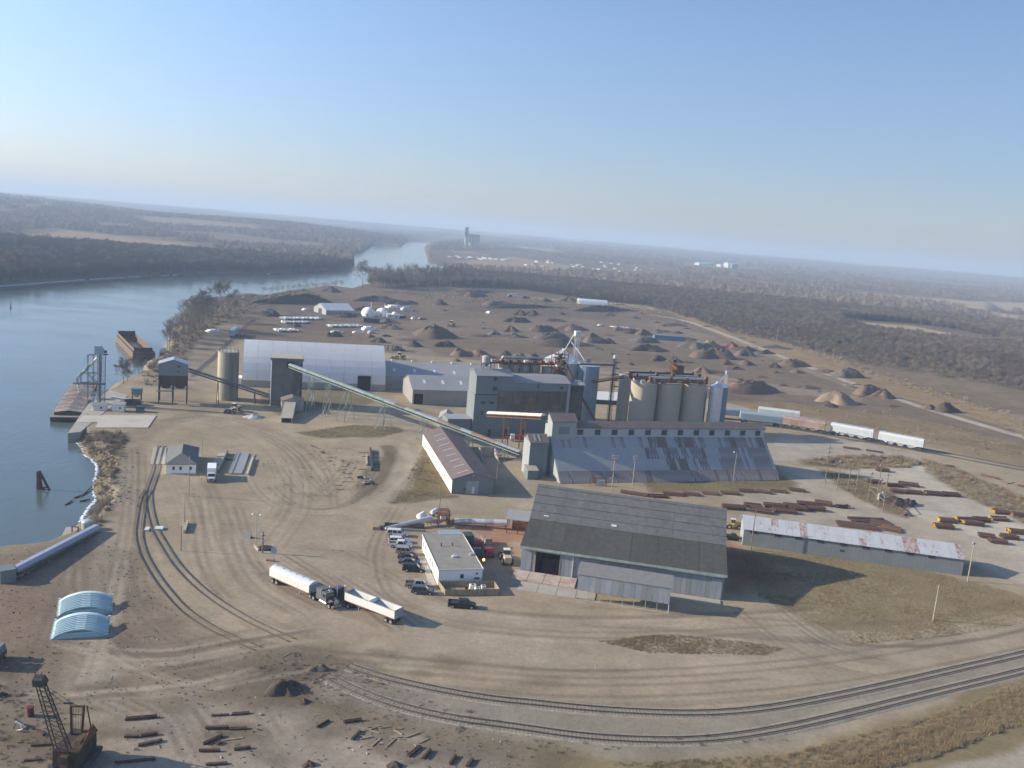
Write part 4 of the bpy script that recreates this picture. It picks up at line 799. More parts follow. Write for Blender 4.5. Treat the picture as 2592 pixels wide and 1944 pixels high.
opening(t, 'door_panel', 4.2, 7.9, 0, 3.9, mt_bluelight); opening(t, 'door', 5.9, 6.7, .1, 2.1, mt_offwhite, proud=.12); opening(t, 'window', 3.5, 4.0, 1.2, 1.8, mt_dark)
opening(t, 'door_panel', 8.0, 12.0, 0, 3.9, mt_blue)
MB().box(6.0, 6.25, -.25, -.05, 5.5, 5.7).build('lamp', mt_white, t)
for y in (12, 20, 27, 34, 44, 50): MB().box(-.1, -.04, y, y + .9, 1.5, 2.4).build('window', mt_dark, t)
# sheds near the workhouse
A = g('Z3', 1370, 1245); t = frame('hipped_shed', 'small pale hipped shed with white rounded front beneath the green conveyor', 'shed', (A.x, A.y), 2)
MB().box(0, 5, .5, 12, -.3, 3.4).build('wall', mt_offwhite, t); MB().frust([(-.3, .2, 3.4), (5.3, .2, 3.4), (5.3, 12.3, 3.4), (-.3, 12.3, 3.4)], [(2.4, 3.5, 5.4), (2.6, 3.5, 5.4), (2.6, 10, 5.4), (2.4, 10, 5.4)]).build('roof', mt_greyroof, t)
MB().box(.3, 4.2, -.2, .48, 0, 3.0).build('front', mt_white, t); MB().box(5.0, 10.5, 2, 9, -.3, 3.0).build('side_wing', mt_blue, t)
MB().prismx([(1.7, 3.0), (9.3, 3.0), (9.3, 4.0), (5.5, 4.6)], 5.0, 10.8).build('wing_roof', mt_greyroof, t)
A = W2(-9.5, 1, 0); t = frame('side_shed', 'pale flat-roofed shed tucked against the left wall of the elevator', 'shed', A, 20.2)
MB().box(0, 9, 0, 8, -.3, 6.2).build('wall', mt_blue, t); MB().box(-.3, 9.1, -.3, 8.2, 6.2, 6.4).build('roof', mt_greyroof, t)
A = g('Z4', 560, 1650); t = frame('loading_bunker', 'open beige concrete loading bunker beside the blue annex', 'bunker', (A.x - 6, A.y - 4), 15)
MB().prismx([(0, -.2), (11, -.2), (11, 3.4), (4, .6)], -.2, .2).build('side_wall', mt_conclight, t); MB().prismx([(0, -.2), (11, -.2), (11, 3.4), (4, .6)], 5, 5.4).build('side_wall', mt_conclight, t); MB().box(.2, 5, 10.6, 11, -.2, 3.4).build('back_wall', mt_conclight, t)
# ---- big dark roofed shed
t = frame('dark_roof_shed', 'very large shed with dark grey shingled roof and blue plank doors', 'building', (5.3, 193.5), -9.7)
pf = [(0, -.4), (36, -.4), (36, 1.4), (33, 5.2), (30.2, 8.4), (26, 11.7), (21.4, 14.4), (11.5, 8.5), (0, 6.1)]
MB().prismx(pf, .1, 45.4).build('wall', M('grey_gable_boards', (.30, .31, .31), .85, 0, .15, .5, lines=.2, line_period=1.2), t)
def roofstrip(t, a, b_, mat, x0=-.3, x1=45.9, th=.22, name='roof_slope'):
    return MB().prismx([a, b_, (b_[0], b_[1] + th), (a[0], a[1] + th)], x0, x1).build(name, mat, t)
sh2 = [M('shingle_tone_%d' % i, tuple(c * f for c in b_), .95, 0, .2, .9, stain=tuple(c * f * .7 for c in b_), stain_amt=(.5, .78), stain_scale=.2) for i, (b_, f) in enumerate((((.074, .075, .066), 1), ((.074, .075, .066), .9), ((.116, .122, .124), 1), ((.116, .122, .124), 1.05)))]
for i in range(15):
    x0, x1 = -.3 + i * 3.08, -.3 + (i + 1) * 3.08 - .02
    roofstrip(t, (-1.0, 5.9), (11.5, 8.52), R.choice(sh2[:2]), x0, x1, .22 + R.uniform(-.02, .03), 'roof_panel'); roofstrip(t, (11.4, 8.54), (21.4, 14.45), R.choice(sh2[2:]), x0, x1, .22 + R.uniform(-.02, .03), 'roof_panel')
for i in range(5): MB().box(-.35, 45.95, 11.3 + i * 2.3, 11.36 + i * 2.3, 8.72 + i * 1.37, 8.80 + i * 1.37).build('roof_lap', sh2[0], t)
for a, b_ in (((21.4, 14.45), (26, 11.75)), ((26, 11.75), (30.2, 8.45)), ((30.2, 8.45), (33, 5.25)), ((33, 5.25), (36, 1.4))): roofstrip(t, a, b_, mt_shingle2)
MB().box(-.3, 45.9, -1.12, -1.0, 5.62, 6.15).build('gutter', mt_greenst, t); MB().box(-.2, 45.7, -.95, -.02, 5.55, 5.7).build('soffit', mt_greenst, t)
mplank = M('blue_grey_planks', (.25, .28, .31), .8, 0, .13, .5, (1, 1, .3), stain=(.38, .38, .37), stain_amt=(.55, .8), stain_scale=.5); mplank2 = M('grey_planks', (.22, .24, .25), .8, 0, .13, .5, (1, 1, .3))
x = .15; op0, op1 = 3.4, 9.0
while x < 45.0:
    w_ = R.choice([.95, 1.1, 1.25])
    if x + w_ > op0 - .3 and x < op1: x = op1 + .02 if x > op0 - 1.4 else x; 
    if x >= op0 - .3 and x < op1: x = op1 + .02
    y = -.12 if not (9.0 <= x < 12.0 or x > 42) else -.30
    MB().box(x, min(x + w_ - .04, 45.3), y, .08, -.2, 4.9 if x > 12.5 else 5.3).build('plank', R.choice([mplank, mplank, mplank2]), t); x += w_
MB().box(.1, 45.4, -.1, .09, 4.95 , 5.6).build('frieze', M('olive_frieze_boards', (.26, .28, .24), .8, 0, .1, .4, lines=.2, line_period=.8), t)
MB().box(3.45, 9.0, -.04, .05, -.1, 5.3).build('doorway', mt_black, t); MB().box(.1, 12.2, -.5, -.34, 5.35, 5.55).build('door_rail', mt_offwhite, t); MB().box(33, 45.2, -.5, -.34, 5.2, 5.4).build('door_rail', mt_offwhite, t)
for x in (3.3, 9.05, 12.0): MB().box(x - .08, x + .08, -.38, -.14, -.2, 5.3).build('door_post', mt_offwhite if x > 11 else mt_wood, t)
for x, y_ in ((2.9, 12.6), (19.2, 12.3)): MB().box(x, x + 1.2, y_, y_ + .5, 9.3 + (y_ - 12.6) * .6, 9.6).build('roof_hatch', mt_white, t)
# apron slabs and canopy in front
for nm, A_, pts, c in (('concrete_apron', 'pinkish dusty concrete apron in front of the open shed door', ((1285, 1440), 0), mt_conclight),): pass
mpink = M('dusty_pink_concrete', (.42, .27, .22), .95, 0, .12, .6, stain=(.50, .44, .38), stain_amt=(.4, .6), stain_scale=.3, stain_stretch=(1, 1, 1))
t2 = frame('apron_slab', 'dusty pink concrete loading apron at the foot of the dark-roofed shed', 'slab', (5.3, 193.5), -9.7)
for i in range(4): MB().box(-1 + i * 3.6, 2.5 + i * 3.6, -6.2, -.6, -.2, .28).build('slab', mpink, t2)
for i in range(4): MB().box(1.5 + i * 4.2, 5.6 + i * 4.2, -11.5, -6.9, -.2, .12).build('slab', mt_conclight, t2)
MB().box(30, 45, -3.6, -.8, -.2, .25).build('slab', mt_conclight, t2)
t = frame('loading_canopy', 'open canopy with hanging grey panels on slender posts before the large shed', 'canopy', (17.5, 180.0), -10.9)
MB().prismx([(-.2, 5.45), (5.2, 6.3), (5.2, 6.45), (-.2, 5.6)], -.3, 19.8).build('roof', M('grey_canopy_shingles', (.20, .20, .195), .95, 0, .15, 1), t)
for i in range(16): MB().box(.05 + i * 1.22, 1.22 + i * 1.22, -.06, .02, 2.0, 5.42).build('hanging_panel', R.choice([mplank, mplank2]), t)
for i in range(9):
    x = .1 + i * 2.42; MB().box(x - .06, x + .06, .06, .18, -.2, 5.4).build('post', mt_white if i == 8 else mt_galv, t)
for i in range(5): MB().box(.2 + i * 4.8, .36 + i * 4.8, 5.0, 5.16, -.2, 6.3).build('post', mt_wood, t)
MB().box(1.8, 9.2, 4.3, 4.5, -.1, 1.9).build('back_boards', mt_wood, t)
MB().box(-.2, 19.6, -.3, .0, -.2, .12).build('kerb', mt_conclight, t)
# ---- long low shed on the right
t = frame('long_low_shed', 'long narrow shed with pale rust-spotted metal roof at the right', 'building', (63.9, 224.3), -10.6)
MB().prismx([(0, -.4), (10.5, -.4), (10.5, 4.3), (5.2, 6.5), (0, 4.5)], 0, 54).build('wall', M('bluish_dull_siding', (.21, .235, .24), .6, .1, .1, .3, lines=.14, line_period=1.0, stain=(.34, .33, .31), stain_amt=(.6, .85)), t)
lr = [M('roof_sheet_clean', (.54, .56, .58), .5, .25, .06, .4, stain=(.30, .17, .12), stain_amt=(.66, .74), stain_scale=1.3, stain_stretch=(1, .4, 1)), M('roof_sheet_spotted', (.50, .51, .52), .55, .2, .08, .4, stain=(.27, .15, .11), stain_amt=(.56, .64), stain_scale=1.6, stain_stretch=(1, .35, 1)), M('roof_sheet_rusty', (.42, .38, .37), .7, .1, .12, .6, stain=(.22, .12, .09), stain_amt=(.46, .6), stain_scale=1.2, stain_stretch=(1.2, .35, 1))]
wS2 = 54.8 / 30
for i in range(30):
    k = 0 if R.random() < .5 else 1
    if i in (4, 8, 16, 22, 23, 29): k = 2
    for sg in (0, 1):
        a, b_ = ((-.45, 4.36), (2.4, 5.47)) if sg == 0 else ((2.35, 5.50), (5.2, 6.6)); MB().prismx([a, b_, (b_[0], b_[1] + .05), (a[0], a[1] + .05)], -.4 + i * wS2, -.4 + (i + 1) * wS2 - .03).build('roof_sheet', lr[k if R.random() < .8 else 1], t)
MB().prismx([(5.2, 6.55), (11, 4.2), (11, 4.3), (5.2, 6.68)], -.4, 54.4).build('back_roof', lr[0], t)
for x in (7.8, 13.0, 18.4, 24.1, 29.6, 35.1, 40.4, 45.5, 1.6): MB().box(x, x + 1.7, -.12, .02, 3.5, 4.2).build('vent', mt_dark, t)
opening(t, 'window', 24.4, 25.3, 1.9, 2.5, mt_dark); MB().box(-.06, .02, .2, 10.3, -.2, 4.3).build('end_cladding', mt_bluelight, t)
MB().box(54.0, 54.08, .1, 10.4, -.2, 4.2).build('end_cladding', mt_rustpale, t)
# ---- office
t = frame('office_building', 'flat-roofed white office building with small windows beside the parked cars', 'building', (-12.3, 180.9), 15.5)
MB().box(0, 9.65, 0, 21.7, -.4, 3.4).build('wall', mt_white, t); MB().box(-.12, 9.77, -.12, 21.8, 3.4, 3.5).build('roof', mt_gravelroof, t)
for a, b_ in (((-.2, -.2), (9.85, -.08)), ((-.2, 21.75), (9.85, 21.87)), ((-.2, -.08), (-.08, 21.75)), ((9.73, -.08), (9.85, 21.75))): MB().box(a[0], b_[0], a[1], b_[1], 3.3, 3.62).build('fascia', mt_offwhite, t)
for y in (1.3, 3.8, 7.0, 9.6, 14.8, 17.0, 19.6): MB().box(-.05, .02, y, y + .7, 1.2, 2.5).build('window', mt_glass, t)
opening(t, 'window', 4.8, 5.5, 1.5, 2.4, mt_glass, frame_=mt_offwhite)
MB().box(-1.7, -.3, -.5, 15, -.2, .12).build('footpath', mt_conclight, t)
for x, y in ((3.0, 14), (5.6, 14.2)): MB().cyl(x, y, 3.5, 4.3, .16, 8).build('flue', M('rust_red_flue', (.16, .05, .04), .8), t, True)
MB().box(4.2, 5.3, 6.8, 7.5, 3.5, 3.85).box(4.6, 4.9, 7.0, 7.2, 3.85, 4.3).build('roof_unit', mt_offwhite, t); MB().box(8.5, 9.7, 7.8, 8.6, 3.5, 4.0).build('roof_unit', mt_galv, t)
MB().box(7.9, 9.0, -.35, -.05, 1.3, 1.6).build('bracket', mt_dark, t); MB().cyl(8.4, -.12, 2.4, 2.6, .25, 8).build('lamp', mt_dark, t)
MB().box(5.8, 9.5, 21.9, 25.5, -.3, 3.0).build('rear_porch', mt_greywall, t); MB().box(4.3, 9.7, 21.9, 26, 3.02, 3.15).build('porch_roof', mt_galv, t); MB().box(9.75, 12, 19.5, 22.5, -.2, 3.9).build('rear_box', mt_dark, t)
# fenced yard at its end
t = frame('yard_fence', 'tan board fence enclosing a small equipment yard at the office end', 'fence', (-12.3, 180.9), 14.5)
fx0, fx1, fy0, fy1 = .6, 12.3, -5.6, -1.5
k = 0
def boards(xa, ya, xb, yb):
    n = int(math.hypot(xb - xa, yb - ya) / .6)
    for i in range(n):
        f0, f1 = i / n, (i + .93) / n; MB().beam((xa + (xb - xa) * f0, ya + (yb - ya) * f0, .62), (xa + (xb - xa) * f1, ya + (yb - ya) * f1, .62), .06, 1.4 + R.uniform(-.03, .03)).build('board', mt_wood, t)
boards(fx0, fy0, fx1, fy0); boards(fx0 - .6, fy1 + .8, fx0, fy0); boards(fx1, fy0, fx1 - .2, fy1); boards(fx0 - .6, fy1 + .8, fx1 - .2, fy1)
for i, (x, y, s_, lb) in enumerate(((7.2, -2.2, 1.3, 'larger white air-conditioning unit inside the fenced yard'), (8.3, -3.8, 1.0, 'low white cabinet lying across the fenced yard'), (9.6, -2.9, .9, 'small white unit at the right of the fenced yard'))):
    o = thing('air_conditioner', lb, 'air conditioner', (-12.3 + x * .97 + .25 * 2, 180.9 + y * .97 + x * .25, 0), rad(15)); MB().box(-s_ / 2, s_ / 2, -.5, .5, 0, .95).build('case', mt_white, o); MB().cyl(0, 0, .95, 1.0, .35, 12).build('grille', mt_dark, o, True)
for i in range(7):
    P = Vector((-12.3 + R.uniform(1.5, 7), 180.9 - R.uniform(1.8, 3.6) + .8, 0)); o = MB().box(-.3, .3, -.25, .25, 0, R.uniform(.3, .8)).build('scrap_box', R.choice([mt_oldwood, mt_dark, mt_rust, mt_wood])); o.location = P; tagp(o, 'dark odds and ends stacked in the fenced yard', 'scrap', 'scrap in the fenced yard')
# ---- scale house
t = frame('scale_house', 'small white scale office with grey hipped roof beside the rail siding', 'building', (-96.3, 244.4), 18.5)
Wd, Dd = 8.0, 18.5
MB().box(0, Wd, 0, Dd, -.3, 2.9).build('wall', mt_white, t)
e = .5; zr = 5.1; q = [(-e, -e, 2.85), (Wd + e, -e, 2.85), (Wd + e, Dd + e, 2.85), (-e, Dd + e, 2.85)]; r0, r1 = (Wd / 2, Wd / 2 + .3, zr), (Wd / 2, Dd - Wd / 2, zr)
for nm, f in (('roof_slope', [q[0], q[1], r0]), ('roof_slope', [q[1], q[2], r1, r0]), ('roof_slope', [q[2], q[3], r1]), ('roof_slope', [q[3], q[0], r0, r1])):
    o = MB().add(f, [tuple(range(len(f)))]).build(nm, mt_ash, t); sol = o.modifiers.new('t', 'SOLIDIFY'); sol.thickness = .15; sol.offset = -1
for x in (1.7, 3.6, 6.3): opening(t, 'window', x, x + .6, 1.1, 2.1, mt_glass)
MB().box(-.3, Wd + .3, -.7, -.05, -.2, .1).build('footpath', mt_conclight, t)
# truck scales
A = g('Z7', 1010, 665); t = frame('truck_scale', 'long pale truck scale deck with steel side rails', 'weighbridge', A, 12)
for i in range(6): MB().box(.4, 3.6, i * 3.9, i * 3.9 + 3.85, -.1, .35).build('deck_plate', mt_greyroof, t)
for x in (0.05, 3.8):
    MB().box(x, x + .15, 0, 23.4, .7, .85).build('side_rail', mt_galv, t)
    for i in range(7): MB().box(x, x + .15, i * 3.85, i * 3.85 + .15, -.1, .7).build('rail_post', mt_galv, t)
MB().box(5.2, 5.5, -1, 17, .3, .75).build('guard_rail', mt_offwhite, t)
A = g('Z7', 885, 650); t = frame('scale_kerb', 'dark walled slot of the nearer scale between truck and deck', 'weighbridge', A, 11)
MB().box(0, .3, 0, 22, -.1, 1.1).build('wall', mt_darkgreen, t); MB().box(-2.7, -.2, 9, 16, -.1, .18).build('pad', mt_conclight, t); MB().box(-2.7, -.2, 18, 22, -.1, .18).build('pad', mt_conclight, t); MB().box(.3, 4.4, 14.2, 14.8, -.1, .3).build('cross_beam', mt_dark, t)
# slab with embedded rails
A = g('Z7', 135, 560); A2 = g('Z7', 290, 565); t = frame('rail_slab', 'pale concrete slab with rails set in it left of the scale house', 'slab', A, 20)
for i in range(4): MB().box(0, 3.9, i * 4.9, i * 4.9 + 4.85, -.2, .16).build('slab', mt_conclight, t)
# ---- dock
t = thing('concrete_dock', 'concrete dock wall and quay beside the covered barge', 'dock')
dk = [g('Z1', 760, 1325, -.3), g('Z1', 985, 1000, -.3), g('Z1', 1240, 840, -.3), g('Z1', 1440, 900, -.3), g('Z1', 1180, 1080, -.3), g('Z1', 900, 1310, -.3)]
MB().prismz([(p.x, p.y) for p in dk][::-1] if False else [(p.x, p.y) for p in dk], -5.5, .12).build('quay', mt_conc, t)
dk2 = [g('Z1', 845, 1195), g('Z1', 1095, 1195), g('Z1', 1070, 1255), g('Z1', 1655, 1255), g('Z1', 1750, 1120), g('Z1', 930, 1120)]
MB().prismz([(p.x, p.y) for p in dk2], -.6, .22).build('deck_slab', M('pale_deck_slab', (.50, .46, .39), .9, 0, .08, .3, stain=(.34, .31, .27), stain_amt=(.5, .75), stain_scale=.15, stain_stretch=(1, 1, 1)), t)
# ---- barge loading tower
TB = g('Z1', 1130, 985); t = thing('barge_loader', 'blue-grey lattice barge loading tower with elevator leg and sloping spout', 'loading tower', TB, rad(18))
Tz = hof(TB, 'Z1', 1100, 335)
ivt = Matrix.Rotation(-rad(18), 3, 'Z'); TL = lambda k, x, y, dy=0: ivt @ (w_at(k, x, y, TB.y + dy) - TB)
mtl = M('blue_grey_tower_steel', (.20, .25, .27), .6, .2, .15, .6)
a = TL('Z1', 1150, 960); b_ = TL('Z1', 1160, 430); MB().lattice((a.x, a.y, 0), (b_.x, b_.y, b_.z), 1.4, 1.3, 12, .09, side=(1, 0, 0)).build('ladder_tower', mtl, t)
a = TL('Z1', 1118, 960); b_ = TL('Z1', 1118, 430); MB().box(a.x - .3, a.x + .3, -.35, .35, 0, b_.z).build('leg_casing', M('brown_leg_casing', (.22, .16, .14), .7), t); MB().box(a.x - .95, a.x - .5, -.3, .3, 0, b_.z).build('leg_casing', mt_galv, t)
h0 = TL('Z1', 1065, 425); h1 = TL('Z1', 1150, 335); MB().prismy([(h0.x, h0.z), (h1.x + .4, h0.z), (h1.x + .4, h1.z - 1.2), (h1.x - .6, h1.z), (h0.x, h1.z)], -1.1, 1.1).build('headhouse', M('pale_head_house', (.34, .42, .46), .55, .2, .1, .5), t)
MB().box(h1.x + .4, h1.x + 1.8, -1, 1, h0.z, h0.z + .2).box(h1.x + .6, h1.x + 1.4, -.3, .3, h0.z + .6, h0.z + 1.6).build('platform', mt_dark, t)
mb = MB()
for xx in (990, 1050):
    p = TL('Z1', xx, 850); q = TL('Z1', xx, 430)
    for yy in (-1.2, 1.2): mb.beam((p.x, yy, 0), (q.x, yy, q.z), .2, .2)
p = TL('Z1', 985, 430); q = TL('Z1', 1080, 425); r_ = TL('Z1', 990, 520)
for yy in (-1.2, 1.2): mb.beam((p.x, yy, p.z), (q.x, yy, q.z), .2, .25)
for (x0, y0), (x1, y1) in (((910, 630), (1110, 632)), ((830, 735), (1130, 742)), ((915, 640), (915, 735)), ((870, 700), (990, 560)), ((990, 640), (1085, 740)), ((1085, 640), (990, 740)), ((880, 690), (880, 735))):
    for yy in (-1.2, 1.2): p = TL('Z1', x0, y0); q = TL('Z1', x1, y1); mb.beam((p.x, yy, p.z), (q.x, yy, q.z), .2, .22)
mb.build('support_frame', mtl, t)
mb = MB(); p = TL('Z1', 1080, 480); q = TL('Z1', 860, 700); mb.lattice(p, q, 1.3, 1.1, 9, .09, side=(0, 1, 0)); mb.build('loading_boom', mtl, t)
p = TL('Z1', 1085, 470); q = TL('Z1', 935, 630); MB().tube(p, q, .35, n=8).build('spout', mt_galv, t, True)
p = TL('Z1', 835, 735); q = TL('Z1', 1180, 742); MB().box(p.x, q.x, -1.4, 1.4, p.z - .1, p.z + .1).build('walkway', mt_dark, t)
p = TL('Z1', 870, 770); q = TL('Z1', 890, 855); MB().tube(TL('Z1', 870, 745), p, .3, n=6).tube(p, q, .35, .3, 8).build('loading_chute', M('pale_green_chute', (.52, .58, .50), .6), t, True)
H = g('Z1', 1005, 935); t = frame('control_hut', 'small white two-windowed control hut beside the loading tower', 'hut', (H.x, H.y), 18)
zz_ = hof(H, 'Z1', 1005, 870); MB().box(0, 2.6, 0, 3, -.3, zz_).build('wall', mt_white, t); MB().prismx([(-.2, zz_), (3.2, zz_), (1.5, zz_ + .6)], -.2, 2.8).build('roof', mt_ash, t); opening(t, 'window', .4, .8, 1.3, 2.1, mt_glass); opening(t, 'window', 1.6, 2.0, 1.3, 2.1, mt_glass)
H = g('Z1', 1045, 1060); t = frame('gabled_hut', 'low grey-white gabled hut at the foot of the loading tower', 'hut', (H.x, H.y), 18); gable(t, 4.4, 3.6, 1.9, 2.6, mt_offwhite, mt_greyroof); opening(t, 'window', 2.2, 2.9, .8, 1.4, mt_glass)
H = g('Z1', 1255, 1072); t = frame('white_hut', 'flat pale hut standing alone on the dock yard', 'hut', (H.x, H.y), 12); MB().prismx([(0, -.3), (3.4, -.3), (3.4, 2.9), (0, 2.5)], 0, 4.0).build('wall', mt_offwhite, t); MB().prismx([(-.2, 2.5), (3.5, 2.92), (3.5, 3.05), (-.2, 2.65)], -.2, 4.2).build('roof', mt_greyroof, t); opening(t, 'window', 2.4, 3.0, 1.2, 1.8, mt_glass)
H = g('Z1', 1520, 1075); t = frame('dark_bin', 'dark square steel bin on the dock yard', 'bin', (H.x, H.y), 12); MB().box(0, 2.6, 0, 2.4, -.2, 1.2).build('body', mt_darkgreen, t); MB().frust([(0, 0, 1.2), (2.6, 0, 1.2), (2.6, 2.4, 1.2), (0, 2.4, 1.2)], [(-.3, -.3, 2.0), (2.9, -.3, 2.0), (2.9, 2.7, 2.0), (-.3, 2.7, 2.0)]).build('flared_rim', mt_dark, t)
H = g('Z1', 1475, 965); t = frame('receiving_hopper', 'small grey hopper on a frame with a conveyor running to the dock', 'hopper', (H.x, H.y), 18)
for x in (.1, 3.2):
    for y in (0, 3): MB().box(x - .12, x + .12, y - .12, y + .12, -.2, 3.4).build('leg', mt_darkgreen, t)
MB().box(-.1, 3.6, -.2, 3.3, 3.2, 5.3).build('box', mt_blue, t); MB().frust([(1.2, 1, 1.8), (2.2, 1, 1.8), (2.2, 2, 1.8), (1.2, 2, 1.8)], [(.3, .2, 3.2), (3.2, .2, 3.2), (3.2, 3, 3.2), (.3, 3, 3.2)]).build('hopper', mt_bluelight, t); MB().beam((.5, -.1, 6.0), (-2.2, -.1, 5.0), .3, .3).build('brace', mt_offwhite, t)
q0 = g('Z1', 1250, 915, 1.6); q1 = g('Z1', 1600, 968, .7); conveyor('dock_conveyor', 'low pale conveyor crossing the dock yard to the small hopper', q0, q1, .9, .4, mt_galv, mt_offwhite, hood=.15)
H = g('Z1', 1390, 1000); t = frame('storage_trough', 'long dark open trough beside the dock conveyor', 'trough', (H.x, H.y), 14); MB().box(0, 5.6, 0, .3, -.2, 2.0).box(0, 5.6, 2.4, 2.7, -.2, 2.0).box(0, .3, .3, 2.4, -.2, 2.0).box(5.3, 5.6, .3, 2.4, -.2, 2.0).build('wall', mt_dark, t)
# ---- covered conveyor at the lower left
q0 = g('Z6', 150, 1290, 4.2); q1 = g('Z6', 1075, 790, 4.6)
q0 = Vector(g('Z6', 150, 1400)) + Vector((0, 0, 0)); z0 = hof(q0, 'Z6', 150, 1290); q1 = Vector(g('Z6', 1085, 860)); z1 = hof(q1, 'Z6', 1075, 805)
q0.z = z0 - 1.3; q1.z = z1 - 1.3
conveyor('covered_conveyor', 'long pale lavender covered conveyor slanting along the riverbank', q0, q1, 2.1, .9, mt_darkgreen, M('lavender_grey_cover', (.40, .42, .52), .5, .2, .05, .3), legs=((3, 1.2), (10, 1.2), (18, 1.2), (26, 1.2)), hood=.8)
MB_ = MB().box(-1.4, 1.4, -1.6, 1.6, -.2, z0 + .6).build('transfer_box', mt_blue); MB_.location = (q0.x - 1.0, q0.y - .6, 0); MB_.rotation_euler = (0, 0, rad(40)); tagp(MB_, 'blue-grey transfer box at the low end of the covered conveyor', 'housing')
H = g('Z6', 975, 830); d = thing('steel_tank', 'pale blue-grey upright tank at the top end of the covered conveyor', 'tank', H); MB().cyl(0, 0, -.2, 1.7, 1.2, 20).build('shell', mt_bluelight, d, True); MB().dome(0, 0, 1.7, 1.2, .4, 20, 3).build('top', mt_galvbright, d, True)
t = thing('river_platform', 'square concrete platform on the water by the covered conveyor', 'platform'); pl = [g('Z6', 690, 915, -.6), g('Z6', 740, 812, -.6), g('Z6', 960, 815, -.6), g('Z6', 930, 940, -.6)]
MB().prismz([(p.x, p.y) for p in pl][::-1], -5, -.6).build('deck', mt_conclight, t); MB().box(0, .2, 0, .2, -.6, 1.2).box(0, 1.6, 0, .2, 1.0, 1.2).box(1.4, 1.6, 0, .2, -.6, 1.0).build('winch_frame', mt_rust, t); t.children  # frame stands on the deck
bpy.data.objects[COL.objects[-1].name].location = (g('Z6', 800, 890, -.6).x, g('Z6', 800, 890, -.6).y, 0)
t = thing('work_barge', 'low cluttered work barge lying under the covered conveyor', 'barge'); pl = [g('Z6', 60, 1260, -1.6), g('Z6', 80, 1068, -1.6), g('Z6', 640, 1020, -1.6), g('Z6', 460, 1130, -1.6)]
MB().prismz([(p.x, p.y) for p in pl][::-1], -3.8, -1.6).build('hull', mt_conc, t)
for i in range(12):
    f, h_ = R.random(), R.random(); p = (pl[0].lerp(pl[3], f)).lerp(pl[1].lerp(pl[2], f), h_); s_ = R.uniform(.2, .6); MB().box(p.x - s_, p.x + s_, p.y - s_, p.y + s_, -1.6, -1.6 + s_ * 1.5).build('deck_gear', R.choice([mt_rust, mt_dark, mt_darkgreen, mt_oldwood]), t)
# ---- tube conveyors by the office, tanks
def wr(k, x, y, h): return g(k, x, y, h)
a = wr('Z9', 335, 385, .8); P1_ = wr('Z9', 850, 345, 0); b_ = Vector((P1_.x, P1_.y, hof(P1_, 'Z9', 850, 275)))
t = thing('tube_auger', 'silver tapering tube auger rising from the timber hopper', 'auger', a); MB().tube((0, 0, 0), b_ - a, .35, .75, 16).build('tube', mt_galvbright, t, True)
for f in (.55, .95):
    p = (b_ - a) * f; MB().beam((p.x - .6, p.y, -a.z), (p.x, p.y, p.z - .5), .12, .12).beam((p.x + .6, p.y, -a.z), (p.x, p.y, p.z - .5), .12, .12).build('stand', mt_dark, t)
a = wr('Z9', 1010, 335, 0); za = hof(a, 'Z9', 1010, 300); c = wr('Z9', 1690, 400, 0); zc = hof(c, 'Z9', 1690, 320)
t = thing('tube_conveyor', 'pale banded tube conveyor from the transfer frame to the shed lean-to', 'conveyor', (a.x, a.y, za)); E_ = Vector((c.x - a.x, c.y - a.y, zc - za))
for i in range(14): MB().tube(E_ * (i / 14), E_ * ((i + .97) / 14), .72, n=14).build('tube_section', R.choice([mt_galvbright, mt_galv]) if i > 1 else mt_rustpale, t, True)
MB().tube(E_ * 0, E_, .1, n=5).build('spine', mt_rust, t); o = COL.objects[-1]; o.location = (0, 0, -1.1)
for f in (.33, .66, .98): p = E_ * f; MB().box(p.x - .12, p.x + .12, p.y - .5, p.y - .3, -za, p.z - .6).box(p.x - .12, p.x + .12, p.y + .3, p.y + .5, -za, p.z - .6).build('stand', mt_rust, t)
H = wr('Z9', 930, 380, 0); t = frame('transfer_station', 'dark rusty transfer frame where the two tube conveyors meet', 'steel frame', (H.x, H.y), 15)
mb = MB()
for x in (0, 2.6):
    for y in (0, 2.2): mb.box(x - .12, x + .12, y - .12, y + .12, -.2, 4.4)
for z in (1.8, 3.2, 4.4): mb.box(-.1, 2.7, -.1, 2.3, z, z + .12)
mb.build('frame', mt_rust, t); MB().box(.5, 1.8, .4, 1.6, 2.0, 3.1).build('motor', mt_galvbright, t)
H = wr('Z9', 190, 405, 0); t = frame('timber_hopper', 'sunken timber-walled truck dump hopper with long trough', 'hopper', (H.x, H.y), 8)
MB().box(0, 1.6, 0, 3.4, -.2, .8).build('end_wall', mt_wood, t); MB().box(1.7, 2.0, 0, 3.6, -.2, 1.3).build('gate', mt_wood, t); MB().box(2.6, 2.9, 0, 3.6, -.2, 1.5).build('gate', mt_wood, t)
MB().box(2.9, 13, 3.2, 3.5, -.2, 1.0).build('trough_wall', mt_wood, t); MB().box(2.9, 13, 0, .3, -.2, .6).build('trough_wall', mt_conc, t); MB().box(2.9, 13, .3, 3.2, -.2, .05).build('trough_floor', mt_dark, t)
